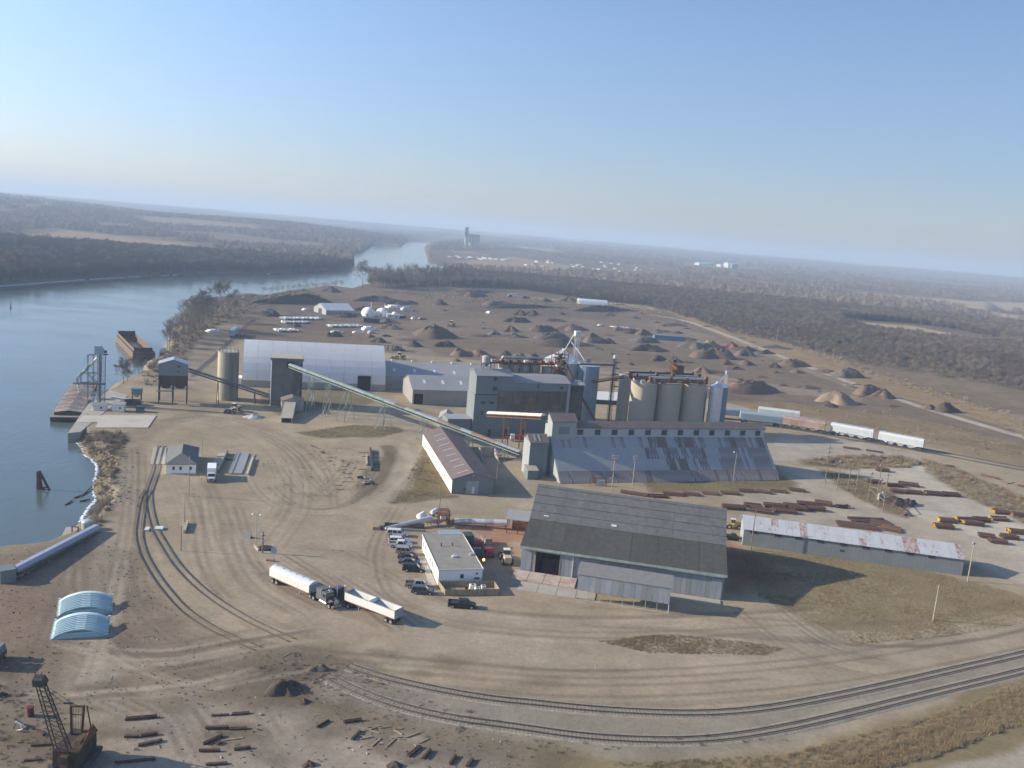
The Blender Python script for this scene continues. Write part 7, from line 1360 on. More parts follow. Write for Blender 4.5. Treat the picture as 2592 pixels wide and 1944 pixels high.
RB2 = [((-60, 705), (110, 718), 'at the left, against the dark roof'), ((100, 690), (235, 705), 'first behind the low shed'), ((150, 725), (315, 748), 'long one just behind the low shed roof'), ((250, 690), (405, 704), 'in the upper middle'), ((320, 728), (495, 745), 'in the lower middle'), ((400, 690), (510, 700), 'small one in the upper middle'), ((440, 712), (575, 724), 'in the centre right'), ((505, 678), (640, 690), 'upper right'), ((570, 712), (710, 726), 'lower right'), ((635, 670), (765, 688), 'far upper right')]
for a, b_, lb in RB2: bundle('dark rusty steel bundle of the near row, ' + lb, 'ZY', a, b_, 2.4, 1.1)
RB3 = [((800, 822), (1110, 862), 'left raft of the large spread behind the low shed'), ((905, 800), (1180, 812), 'upper raft of the large spread'), ((1050, 812), (1215, 842), 'middle raft of the large spread'), ((1130, 852), (1290, 880), 'right raft of the large spread')]
for a, b_, lb in RB3: bundle('low rusty steel bundle, ' + lb, 'ZY', a, b_, 4.2, .7)
RB4 = [((1530, 848), (1680, 862), 1, 'front left pile with yellow ends'), ((1565, 805), (1700, 815), 1, 'pile behind the front left one'), ((1700, 800), (1835, 806), 1, 'middle pile with crossing timbers'), ((1750, 822), (1905, 838), 1, 'front middle pile with yellow ends'), ((1830, 800), (1950, 806), 0, 'plain pile right of the middle'), ((1960, 792), (2090, 800), 1, 'lower pile of the right pair'), ((1975, 742), (2110, 752), 1, 'upper pile of the right pair'), ((2110, 758), (2260, 775), 1, 'pile at the right edge'), ((2090, 888), (2260, 905), 1, 'lower pile at the right edge'),
       ((1870, 918), (1995, 935), 0, 'flat dark pile by the pale pole'), ((1945, 958), (2085, 975), 0, 'nearest flat dark pile'), ((2040, 928), (2165, 940), 0, 'flat pile right of the pale pole'), ((1460, 600), (1600, 612), 1, 'yellow-ended pile beyond the white gravel'), ((1600, 608), (1725, 618), 0, 'dark pile beyond the white gravel'), ((1325, 590), (1445, 602), 1, 'pile beyond the gravel, left of the yellow-ended one'), ((1205, 580), (1325, 592), 0, 'pile right behind the substation'),
       ((1165, 535), (1300, 545), 0, 'long dark pile behind the substation'), ((1265, 525), (1420, 545), 0, 'long dark pile right of the one behind the substation'), ((1095, 420), (1195, 430), 0, 'small dark pile on the grey strip'), ((1030, 510), (1130, 520), 0, 'dark pile between the substation poles')]
for a, b_, yl, lb in RB4: bundle('rusty steel, ' + lb, 'ZY', a, b_, 2.2, 1.2, bool(yl))
RB5 = [((640, 345), (735, 345), 'thin one, leftmost on the scrub ridge'), ((740, 340), (835, 342), 'second on the scrub ridge'), ((860, 330), (985, 340), 'third on the scrub ridge'), ((985, 332), (1095, 342), 'fourth on the scrub ridge'), ((1100, 326), (1215, 338), 'fifth on the scrub ridge'), ((850, 250), (975, 265), 'thin low one near the railway'), ((1020, 270), (1150, 290), 'brush-grown one near the railway'), ((1620, 388), (1690, 398), 'short block near the hopper cars'), ((1710, 462), (1825, 500), 'brown one on the sandy yard'), ((1895, 460), (2025, 488), 'loose one on the sandy yard'), ((2060, 598), (2205, 640), 'brown one at the right of the sandy yard'), ((2165, 535), (2260, 555), 'cut off at the right edge of the sandy yard')]
for a, b_, lb in RB5: bundle('rusty steel bundle, ' + lb, 'ZY', a, b_, 1.5, .6)
for i, (a, b_) in enumerate((((2030, 498), (2100, 520)), ((2080, 525), (2140, 512)), ((1880, 545), (1950, 530)), ((1950, 556), (2000, 578)), ((2020, 580), (2060, 565)), ((1835, 515), (1870, 508)))): beamthing('thin rusty beam lying loose on the sandy yard', 'ZY', a, b_, .3, mrs[0], 'loose_beam', 'steel beam', group='loose beams on the sandy yard')
P = g('ZY', 830, 700); t = thing('log_heap', 'dark heap of short logs at the end of the near steel row', 'logs', P)
for i in range(14): MB().tube((R.uniform(-2, 0), R.uniform(-1, 1), .2 + (i % 3) * .35), (R.uniform(1, 3), R.uniform(-1, 1), .2 + (i % 3) * .35), .2, n=7).build('log', mt_oldwood, t, True)
# ---- dirt piles
PM = {'dark': M('pile_dark_compost', (.085, .065, .052), .95, 0, .3, .8, bump=.3), 'brown': M('pile_brown_earth', (.13, .095, .072), .95, 0, .25, .6, bump=.3), 'orange': M('pile_orange_earth', (.19, .13, .09), .95, 0, .2, .5, bump=.25), 'grey': M('pile_grey_soil', (.135, .115, .095), .95, 0, .22, .6, bump=.3), 'tan': M('pile_tan_sand', (.25, .19, .13), .95, 0, .12, .5, bump=.15), 'red': M('pile_red_clay', (.24, .085, .07), .95, 0, .15, .6, bump=.2), 'pale': M('pile_pale_sand', (.42, .41, .40), .95, 0, .08, .5, bump=.1)}
def pile(label, k, x0, x1, yb, yt, mat='brown', depth=.75, rough=.22, peaks=1, group='piles in the compost yard', cat='dirt pile', name='dirt_pile', flat=.0):
    a, b_ = g(k, x0, yb), g(k, x1, yb); c = (a + b_) / 2; wid = (b_ - a).length; ry = wid * depth / 2; ry = min(ry, 16); c2 = c + Vector((c.x, c.y, 0)).normalized() * ry * .8
    top = max(.6, min(hof(c2, k, (x0 + x1) / 2, yt) * .85, wid * .27)); sd_ = R.randint(0, 999); nr_, na = 13, 36; rows = []
    pk = [(R.uniform(-.5, .5), R.uniform(-.3, .3), R.uniform(.6, 1)) for _ in range(peaks - 1)] + [(R.uniform(-.12, .12) if peaks == 1 else .3 * R.choice([-1, 1]), 0, 1.0)]
    vs = [];
    for i in range(nr_ + 1):
        r_ = i / nr_
        for j in range(na):
            th = 2 * math.pi * j / na; ro = 1 + .16 * math.sin(3 * th + sd_) + .1 * math.sin(5 * th + sd_ * 2)
            x, y = r_ * math.cos(th), r_ * math.sin(th)
            e = max(pw * max(0, 1 - ((x - pa) ** 2 + (y - pb) ** 2) ** .5 / (1.0 if peaks == 1 else .95)) for pa, pb, pw in pk); e = min(e, 1 - r_) if peaks == 1 else min(e, (1 - r_) * 1.6); e = min(max(e, 0), 1); e = .45 * e + .55 * math.sin(e * 1.5708)
            if flat: e = min(e / (1 - flat), 1) * (1 - flat * .3) if flat < 1 else e
            nn = float(nz(np.array([x * wid + sd_]), np.array([y * wid]), 1.6 + wid * .05, 2)[0]) - .5; n3_ = float(nz(np.array([x * wid + sd_]), np.array([y * wid]), .9, 5)[0]) - .5
            vs.append((x * wid / 2 * ro, y * ry * ro, top * e * (1 + rough * nn) + rough * 1.6 * nn * (1 - r_) * min(1, top / 3) + (.4 + .16 * top) * n3_ * (1 - r_) + .10 * top * (((i * 7 + j * 13 + sd_) % 5) / 5 - .4) * (1 - r_) - .15 * (r_ > .95)))
    fs = [(i * na + j, (i + 1) * na + j, (i + 1) * na + (j + 1) % na, i * na + (j + 1) % na) for i in range(nr_) for j in range(na)]
    o = MB().add(vs, fs).build(name, PM[mat], None, True); o.data.flip_normals() if o.data.polygons[len(o.data.polygons) // 2].normal.z < 0 else None
    o.location = (c2.x, c2.y, -.05); an = math.atan2(b_.y - a.y, b_.x - a.x); o.rotation_euler = (0, 0, an); return tagp(o, label, cat, group)
pl_ = [('broad domed dark pile with brown cap, left of the yellow machine track', 'Z3', 1040, 1540, 250, 70, 'brown', .8, 1), ('small dark cone behind the white fabric building', 'Z3', 990, 1180, 345, 270, 'dark', .8, 1), ('low dark pile on a brown mound, right of the small cone', 'Z3', 1310, 1560, 345, 268, 'dark', .6, 2), ('orange-brown pile, left of a twin pair', 'Z3', 1490, 1760, 452, 330, 'orange', .7, 2),
 ('orange-brown pile, right of a twin pair', 'Z3', 1690, 1940, 458, 338, 'orange', .7, 1), ('little grey mound before the twin orange piles', 'Z3', 1520, 1625, 510, 455, 'grey', .8, 1), ('dark rounded pile above the elevator roof at left', 'Z4', 500, 650, 440, 365, 'dark', .7, 1), ('grey pile behind the elevator roof gallery', 'Z4', 600, 800, 480, 360, 'grey', .8, 2), ('dark brown pile with a black stump behind the gallery pipe', 'Z4', 780, 1000, 498, 400, 'brown', .7, 1),
 ('ragged dark pile beside the white scrap', 'Z3', 90, 290, 235, 148, 'dark', .7, 2), ('small dark pile beside the white tanks', 'Z3', 550, 660, 240, 175, 'brown', .8, 1), ('dark mound peeping over the white fabric ridge', 'Z3', 600, 800, 300, 222, 'dark', .8, 1), ('dark grey pile right of the timber rack', 'Z3', 820, 990, 392, 330, 'grey', .7, 1), ('small grey cone, left of two in the middle yard', 'Z4', 370, 520, 215, 130, 'grey', .8, 1),
 ('pointed brown pile behind the grey cone', 'Z4', 530, 720, 180, 95, 'brown', .8, 1), ('grey pile in front of the pointed brown one', 'Z4', 590, 740, 240, 155, 'grey', .8, 1), ('weedy pile with a dark tip far back', 'Z4', 820, 1140, 175, 88, 'brown', .5, 3), ('wide orange flat-topped pile behind the elevator spout', 'Z4', 1130, 1580, 165, 80, 'orange', .45, 2), ('long weedy brown pile under the flat orange one', 'Z4', 870, 1280, 260, 165, 'grey', .5, 3),
 ('large dark compost pile behind the elevator leg', 'Z4', 880, 1530, 342, 235, 'dark', .5, 3), ('brown weedy pile right of the elevator leg', 'Z4', 1390, 1740, 300, 172, 'grey', .6, 2), ('dark steep end of the weedy pile', 'Z4', 1650, 1800, 308, 225, 'dark', .8, 1), ('dark little peak near the white strip', 'Z5', 220, 345, 166, 108, 'brown', .8, 1), ('dark ridge leading to a pile', 'Z5', 320, 530, 195, 145, 'dark', .5, 2), ('brown pile with a steep right side', 'Z5', 470, 660, 215, 138, 'brown', .7, 1),
 ('long brown weedy pile below it', 'Z5', 350, 720, 300, 210, 'grey', .5, 3), ('long dark pile with a cut face', 'Z5', 440, 860, 395, 300, 'dark', .45, 3), ('dark pile touching the tan cone', 'Z5', 640, 860, 505, 430, 'dark', .6, 2), ('brown cone next to the dark pile', 'Z5', 820, 1000, 518, 410, 'brown', .8, 1), ('tiny dark heap right of the ladder tower', 'Z5', 380, 465, 552, 515, 'dark', .8, 1), ('tiny far heap, left of two', 'Z5', 690, 780, 170, 145, 'dark', .7, 1),
 ('tiny far heap, right of two', 'Z5', 885, 1000, 196, 160, 'dark', .7, 1), ('broad grey pile behind the big orange one', 'Z5', 1000, 1340, 368, 270, 'grey', .6, 2), ('biggest orange-brown pile in the right yard', 'Z5', 1090, 1570, 478, 320, 'brown', .6, 2), ('flat tan sand spread near the gravel road', 'Z5', 1210, 1460, 352, 250, 'tan', .6, 2), ('red clay pile near the gravel road', 'Z5', 1460, 1650, 362, 285, 'red', .7, 1), ('dark grey pile right of the red one', 'Z5', 1590, 1810, 448, 338, 'grey', .7, 1),
 ('dark cone, left of three', 'Z5', 1435, 1565, 545, 475, 'dark', .8, 1), ('brown cone, middle of three', 'Z5', 1640, 1800, 552, 488, 'brown', .8, 1), ('dark cone, right of three', 'Z5', 1960, 2100, 580, 503, 'dark', .8, 1), ('tan pointed cone beside the silo tops', 'Z5', 1115, 1320, 640, 552, 'orange', .8, 1), ('long tan bank behind the slim hopper bin', 'Z5', 1330, 2020, 862, 690, 'orange', .45, 3),
 ('brown pile at the road bend', 'F4', 95, 340, 1285, 1210, 'brown', .6, 2), ('grey pile beside the gravel road', 'F4', 500, 790, 1380, 1280, 'grey', .6, 2), ('tan flat pile left of a brown one', 'F4', 735, 960, 1530, 1408, 'orange', .6, 1), ('brown pile right of the tan flat one', 'F4', 900, 1090, 1558, 1425, 'brown', .7, 1), ('two-humped sandy pile behind the hopper cars', 'F4', 470, 800, 1612, 1478, 'tan', .7, 2), ('small dark heap before the sandy pile', 'F4', 440, 600, 1632, 1580, 'dark', .8, 1),
 ('left dark pile at the right end of the yard', 'F4', 1330, 1450, 1655, 1575, 'brown', .8, 1), ('right dark pile at the right end of the yard', 'F4', 1430, 1650, 1680, 1562, 'dark', .6, 2), ('low grey swell near the road bend', 'F4', 190, 310, 1342, 1308, 'grey', .7, 1), ('small cone at the far edge, left', 'F3', -10, 115, 1185, 1128, 'dark', .8, 1), ('small cone at the far edge, right', 'F3', 105, 215, 1178, 1125, 'dark', .8, 1), ('tiny far heap beyond the long windrows', 'F3', 370, 440, 1178, 1152, 'dark', .8, 1),
 ('low far heap below the right windrow', 'F3', 785, 865, 1186, 1156, 'dark', .8, 1), ('brown heap behind the left windrow', 'F3', 395, 540, 1065, 1018, 'brown', .7, 1), ('small heap behind the left windrow end', 'F3', 225, 320, 1068, 1030, 'dark', .7, 1), ('dark pile on the left bank with a black peak', 'F2', 560, 720, 985, 930, 'dark', .8, 1), ('dark cone alone in the left middle distance', 'F2', 1510, 1630, 1095, 1035, 'dark', .8, 1), ('grey-blue pile at the foot of the tree line', 'F2', 1750, 1970, 1028, 972, 'dark', .7, 2),
 ('brown ridge along the tree line', 'F2', 1640, 2090, 990, 940, 'brown', .4, 3), ('reddish flat pile mid distance', 'F2', 1930, 2210, 1100, 1050, 'brown', .5, 2), ('dark mound by the green container', 'F2', -20, 190, 1195, 1112, 'dark', .6, 2), ('dark pile before the silver pipe rows', 'F2', 265, 385, 1285, 1232, 'dark', .8, 1), ('brown bank left of the domed tanks', 'F2', 830, 1260, 1065, 1005, 'brown', .4, 3), ('dark bank behind the domed tanks', 'F2', 1100, 1400, 1090, 1048, 'dark', .4, 2)]
for lb, k, x0, x1, yb, yt, mm, dp, pk in pl_: pile(lb, k, x0, x1, yb, yt, mm, dp, .25, pk)
for i in range(230):
    x, y = R.uniform(700, 1950), R.uniform(660, 880); x0 = g('D', x, y)
    if y < 640 + max(0, x - 1450) * .42 + 12 or (x < 1420 and y > 775) or y > 745 + max(0, x - 1200) * .2: continue
    w_ = R.choice([R.uniform(8, 22), R.uniform(20, 60)]); pile('low rough mound among the stockpiles of the compost yard', 'D', x, x + w_, y, y - w_ * R.uniform(.1, .22), R.choice(['dark', 'brown', 'grey', 'brown', 'dark']), R.uniform(.4, .8), .5, R.choice([1, 2, 3]), group='low mounds in the compost yard')
pile('long dark windrow on the left at the far side of the yard', 'F3', -280, 460, 1122, 1085, 'dark', .10, .2, 3, name='windrow', cat='windrow'); pile('long dark windrow below the white arched shelter', 'F3', 500, 1100, 1150, 1088, 'dark', .10, .2, 3, name='windrow', cat='windrow')
pile('long black embankment along the river side', 'F2', -20, 620, 1085, 985, 'dark', .12, .2, 3, name='embankment', cat='embankment')
pile('pale grey sand heap in front of the concrete tower', 'Z2', 1180, 1420, 1150, 1088, 'pale', .7, .1, 1, group=None, cat='sand heap', name='sand_heap')
pile('dark brush and earth heap at the track end in the foreground', 'ZM', 470, 770, 735, 580, 'dark', .8, .4, 2, group=None); pile('smaller dark clump below the foreground heap', 'ZM', 690, 800, 788, 735, 'dark', .8, .4, 1, group=None); pile('weedy dark hump at the track beginning', 'ZM', 760, 925, 555, 490, 'grey', .5, .4, 2, group=None)
pile('dark clump at the bottom edge, left of two', 'ZM', 720, 830, 1225, 1180, 'dark', .8, .4, 1, group=None); pile('dark clump at the bottom edge, right of two', 'ZM', 1310, 1440, 1235, 1195, 'dark', .8, .4, 1, group=None)
pile('dark coal-like heap at the far left edge', 'ZL', -60, 120, 990, 900, 'dark', .7, .3, 2, group=None); pile('brown brush pile right of the substation', 'ZY', 1150, 1400, 690, 610, 'dark', .5, .5, 2, group=None); pile('small brush pile below the substation', 'ZY', 1270, 1370, 765, 700, 'brown', .6, .5, 1, group=None)
# ---- far yard structures
t = frame('tent_shelter', 'pale blue gabled tent building in the far left yard', 'building', g('F2', 595, 1180), 38)
Lx = 24; t.scale = (1, .85, .8)
MB().prismx([(0, -.2), (26, -.2), (26, 4.5), (13, 10), (0, 4.5)], 0, Lx).build('wall', mt_bluelight, t)
for q in (((-.4, 4.4), (13, 10.05), (13, 10.25), (-.4, 4.6)), ((13, 10.05), (26.4, 4.4), (26.4, 4.6), (13, 10.25))): MB().prismx(list(q), -.4, Lx + .4).build('roof', M('pale_blue_fabric', (.55, .60, .62), .6), t)
MB().box(-.1, .1, 9, 16, 0, 5).build('door', mt_dark, t)
for k, (x0, x1, y, lb) in enumerate(((895, 1000, 1195, 'left white domed tank in the far yard'), (1018, 1115, 1198, 'right white domed tank in the far yard'))):
    a, b_ = g('F2', x0, y), g('F2', x1, y); r_ = (b_ - a).length / 2; t = thing('domed_tank', lb, 'tank', (a + b_) / 2 + Vector((0, r_, 0)), 0, 'white domed tanks'); MB().tube((0, 0, -.2), (0, 0, r_ * .35), r_, n=24).dome(0, 0, r_ * .35, r_, r_ * .95, 24, 6).build('dome', mt_white, t, True); MB().box(-.4, .4, -r_ - .2, -r_ + .3, 0, 2.2).build('door', mt_dark, t); MB().tube((r_ * .2, r_, 0), (r_ * .2, r_, r_ * 1.9), .25, n=6).build('vent_pipe', mt_offwhite, t)
a, b_ = g('F2', 1120, 1208), g('F2', 1212, 1208); t = frame('white_control_house', 'low white house with a small dome right of the domed tanks', 'building', a, 14); wd = (b_ - a).length; MB().box(0, wd, 0, 6, -.2, 3).build('wall', mt_offwhite, t); MB().box(-.2, wd + .2, -.2, 6.2, 3, 3.2).build('roof', mt_offwhite, t); MB().dome(wd * .6, 3, 3.2, 2.2, 2.0, 14, 4).build('dome', mt_white, t, True); opening(t, 'window', wd * .2, wd * .32, 1, 2, mt_glass); opening(t, 'window', wd * .65, wd * .78, 1, 2, mt_glass)
for (k, x0, x1, y, yt, dp, nrow, lb) in (('F2', 240, 580, 1225, 1195, 10, 5, 'upper rows of silver pipe sections'), ('F2', 240, 480, 1258, 1232, 7, 3, 'lower rows of silver pipe sections'), ('F2', 185, 395, 1330, 1295, 10, 4, 'grey row of white-topped sections nearest the fabric building'), ('F2', 640, 940, 1290, 1250, 9, 5, 'long flat rows of blue-grey tubes in the middle')):
    a, b_ = g(k, x0, y), g(k, x1, y); L = (b_ - a).length; t = frame('pipe_stack', 'stack: ' + lb, 'pipe stack', a, math.degrees(math.atan2(b_.y - a.y, b_.x - a.x)), 'pipe stacks in the far yard'); n = int(L / 2.2)
    for r_ in range(nrow):
        for i in range(n): MB().tube((i * 2.2 + .9, r_ * dp / nrow, .8), (i * 2.2 + .9, (r_ + .85) * dp / nrow, .8), .8, n=8).build('pipe_section', mt_galv if (r_ + i) % 3 == 0 else mt_white if R.random() < .12 else mt_blue, t, True)
def cont(label, k, x, y, w, d_, h, mat, an=10, name='container', cat='container', group=None):
    P = g(k, x, y); t = frame(name, label, cat, P, an, group); MB().box(0, w, 0, d_, -.1, h).build('body', mat, t); me = MB().box(-.05, .05, -.04, 0, .1, h - .1).mesh('rib', mat)
    for i in range(int(w / 1.2)): inst('rib', me, t, (.6 + i * 1.2, 0, 0))
    MB().box(-.03, w + .03, -.03, d_ + .03, h, h + .06).build('top', mat, t); return t
cont('green container by the dark mound at the far left', 'F2', 40, 1188, 8, 4, 4.2, mt_greenst); cont('dark container in front of the domed tanks', 'F2', 918, 1245, 12, 3, 3.4, mt_dark)
cont('blue pipe stack container in the right yard', 'Z5', 690, 262, 26, 4, 3.6, M('steel_blue_container', (.10, .20, .30), .6), 8)
P = g('Z2', 1012, 240); Q = g('Z2', 1200, 105); an = math.degrees(math.atan2(Q.y - P.y, Q.x - P.x)); t = frame('grey_box_car', 'lone blue-grey box car standing on the curving track near the river trees', 'railway car', P, an); Lq = (Q - P).length * .8; Lq = min(Lq, 17)
MB().box(0, Lq, -3, 0, 1.1, 4.4).build('body', mhb, t); MB().prismx([(-3.1, 4.4), (.1, 4.4), (-1.5, 4.8)], -.1, Lq + .1).build('roof', mt_galv, t); MB().box(1, 3.4, -2.6, -.4, .1, 1.1).build('bogie', mt_dark, t); MB().box(Lq - 3.4, Lq - 1, -2.6, -.4, .1, 1.1).build('bogie', mt_dark, t)
track('rail_siding', 'rusty track curving from the silo toward the river trees', [('Z2', 600, 680), ('Z2', 720, 560), ('Z2', 860, 450), ('Z2', 1000, 290), ('Z2', 1090, 230), ('Z2', 1200, 100), ('Z2', 1300, 40)], step=1.0, bed=False)
a = g('Z3', 570, 285); t = frame('timber_rack', 'long open timber rack behind the white fabric building', 'rack', g('Z3', 700, 380), 5)
for i in range(6):
    for y in (0, 7): MB().box(i * 2.6, i * 2.6 + .3, y, y + .3, -.2, 3.2).build('post', mt_oldwood, t)
MB().box(-.3, 13.6, -.2, .1, 3.0, 3.3).build('beam', mt_browntin, t); MB().box(-.3, 13.6, 7, 7.3, 3.0, 3.3).build('beam', mt_browntin, t)
for i in range(10): MB().box(i * 1.4, i * 1.4 + .5, -.3, 7.4, 3.32, 3.45).build('slat', mt_wood, t)
a, b_ = g('F3', 560, 1085), g('F3', 722, 1085); L = (b_ - a).length; t = frame('arched_shelter', 'white arched shelter above the long dark windrow', 'shelter', a, 10); n = 8
MB().prismx([(10 * math.cos(math.pi * i / n) / 2 + 5, 6 * math.sin(math.pi * i / n)) for i in range(n + 1)], 0, L).build('cover', mt_fabric, t, True); MB().box(-.05, 0, 2.5, 7.5, 0, 3.5).build('opening', mt_dark, t)
for i, (k, x, y, w, h) in enumerate((('F2', 690, 1335, 8, 1.6), ('F2', 960, 1310, 9, 2.6), ('F2', 985, 1340, 5, 2.2), ('F2', 1115, 1365, 6, 1.2), ('F2', 870, 1335, 7, 1.2), ('F2', 300, 1080, 10, 1.5), ('F2', 1350, 1215, 4, 1.8), ('F2', 1405, 1218, 3, 1.5), ('F2', 1240, 1200, 8, 2), ('F2', 1180, 1120, 14, 2.5), ('F2', 1290, 1140, 10, 3), ('F2', 420, 1140, 6, 1.5), ('F2', 340, 1170, 3, 2), ('F3', 100, 1040, 8, 3), ('F3', 0, 1020, 12, 3), ('F3', 640, 1020, 18, 4), ('F3', 720, 1025, 14, 4), ('F3', 790, 1088, 8, 2.5), ('F3', 900, 1092, 10, 1.5), ('F3', 750, 1272, 6, .8), ('F3', 910, 1285, 16, .5), ('Z2', 830, 175, 8, 1.5), ('Z1', 1825, 405, 3, 2.2), ('F2', 2180, 1030, 5, 4), ('F2', 2010, 1165, 8, 2))):
    P = g(k, x, y); t = thing('yard_equipment', ['pale', 'white', 'small grey', 'dark', 'low white'][i % 5] + ' machine or crate in the far yard, ' + ['by the silver pipes', 'under the domed tanks', 'near the tent building', 'below the tree line', 'beside the windrows'][(i // 5) % 5], 'equipment', P, R.random(), 'scattered yard equipment')
    m1 = [mt_offwhite, mt_white, mt_galv, mt_dark, mt_white][i % 5]; MB().box(-w / 2, w / 2, -w / 4, w / 4, 0, h * .6).build('base', m1, t); MB().box(-w / 3, w / 6, -w / 5, w / 5, h * .6, h).build('upper', m1 if i % 2 else mt_galv, t); MB().cyl(w * .3, 0, 0, h * 1.2, w * .09, 8).build('column', mt_greywall, t)
for i, (k, x, y, yt) in enumerate((('F2', 1500, 1150, 900), ('F2', 1485, 1010, 890), ('F2', 1715, 1030, 920), ('F3', 135, 1040, 955), ('F3', 810, 1060, 955), ('F4', 80, 1070, 930), ('F4', 565, 1220, 1120), ('F4', 1110, 1270, 1180), ('F4', 1250, 1310, 1200))):
    pole('distant_pole', 'thin distant pole ' + ['in the middle of the compost yard', 'behind the first one at the tree line', 'left of the brown ridge', 'beside small white machines', 'by the arched shelter', 'at the wood edge above the road bend', 'pale, at the wood edge along the road', 'pale, in the brush at right', 'pale dead one in the brush far right'][i], (k, x, y), (k, x, yt), r=.2, mat=mt_polelight if i > 4 else mt_pole, cat='pole')
# ---- far elevator and buildings
P = g('F2', 1800, 615); t = frame('far_grain_elevator', 'hazy concrete grain elevator tower beyond the river bend', 'grain elevator', (P.x, P.y), 8); H1 = hof(P, 'F2', 1810, 425); H2 = hof(P, 'F2', 1870, 485); Lf = (g('F2', 1908, 625) - P).length
for i in range(4): MB().cyl(Lf * (.16 + .23 * i), 8, 0, H2 * .96, Lf * .115, 16).build('silo', mt_conclight, t, True)
MB().box(Lf * .05, Lf, 4, 12, H2 * .96, H2 * 1.03).build('gallery', mt_bluelight, t); MB().box(-Lf * .14, Lf * .1, 4, 14, H2 * .8, H1).build('head_tower', mt_blue, t); MB().cyl(-2, 6, 0, H2 * .8, Lf * .1, 16).build('silo', mt_conclight, t, True); MB().cyl(Lf * .3, -8, 0, H2 * .45, Lf * .12, 16).build('silo', mt_conclight, t, True)
def bld(label, k, x0, x1, yb, yt, mat=mt_white, name='far_building', group='far white buildings', mr=None, d_=None):
    a, b_ = g(k, x0, yb), g(k, x1, yb); z0 = tz(a.x, a.y); h = max(2.5, hof(a, k, x0, yt)); t = frame(name, label, 'building', a, math.degrees(math.atan2(b_.y - a.y, b_.x - a.x)), group); L = (b_ - a).length; d_ = d_ or min(L, 20)
    t.location.z = z0; MB().prismx([(0, -2), (d_, -2), (d_, h * .8), (d_ / 2, h), (0, h * .8)], 0, L).build('wall', mat, t); MB().prismx([(-.5, h * .8), (d_ / 2, h + .05), (d_ / 2, h + .4), (-.5, h * .8 + .4)], -.5, L + .5).build('roof', mr or mt_offwhite, t); return t
bld('long white building beyond the right-hand wood', 'F3', 1595, 1732, 758, 735); bld('white silo-like block right of the long white building', 'F3', 1845, 1858, 782, 733, name='far_silo'); bld('pale silo-like block next to it', 'F3', 1880, 1930, 782, 740, mt_bluelight, 'far_silo'); bld('small white block between them', 'F3', 1782, 1800, 772, 750)
bld('largest white building on the far right skyline', 'F4', 935, 1045, 418, 403); 
for i, (x0, x1, y) in enumerate(((320, 345, 370), (360, 375, 372), (400, 420, 378), (430, 455, 380), (570, 600, 392), (615, 660, 398), (700, 725, 400), (770, 800, 405), (820, 880, 412), (1090, 1130, 430), (1170, 1200, 432), (1310, 1340, 455), (1590, 1640, 478), (1800, 1830, 512), (2000, 2100, 518), (400, 460, 485), (1340, 1352, 612), (1900, 1945, 668), (2175, 2200, 712), (2015, 2030, 690))):
    bld('small white building dotted along the far right skyline and fields', 'F4', x0, x1, y, y - 9, R.choice([mt_white, mt_offwhite, mt_bluelight]), group='small far buildings')
for i in range(46):
    x, y = [(R.uniform(490, 760), R.uniform(750, 800)), (R.uniform(760, 1250), R.uniform(770, 835)), (R.uniform(0, 420), R.uniform(722, 768)), (R.uniform(420, 860), R.uniform(575, 600)), (R.uniform(1080, 1450), R.uniform(665, 715)), (R.uniform(700, 1000), R.uniform(715, 770))][i % 6]
    bld('tiny house of the village beyond the wood', 'F3', x, x + R.uniform(9, 22), y, y - R.uniform(6, 9), R.choice([mt_white, mt_offwhite, mt_greywall, mt_bluelight]), 'village_house', 'houses of the far village', R.choice([mt_greyroof, mt_brownroof, mt_offwhite]), 9)
for i in range(34):
    x = R.uniform(1640, 2210); y = 672 + (x - 1640) * .06 + R.uniform(-8, 10); bld('tiny white barge or shed strung along the far river terminal', 'F2', x, x + R.uniform(6, 18), y + 10, y + 3, R.choice([mt_white, mt_offwhite, mt_blue]), 'terminal_shed', 'sheds of the far river terminal', None, 8)
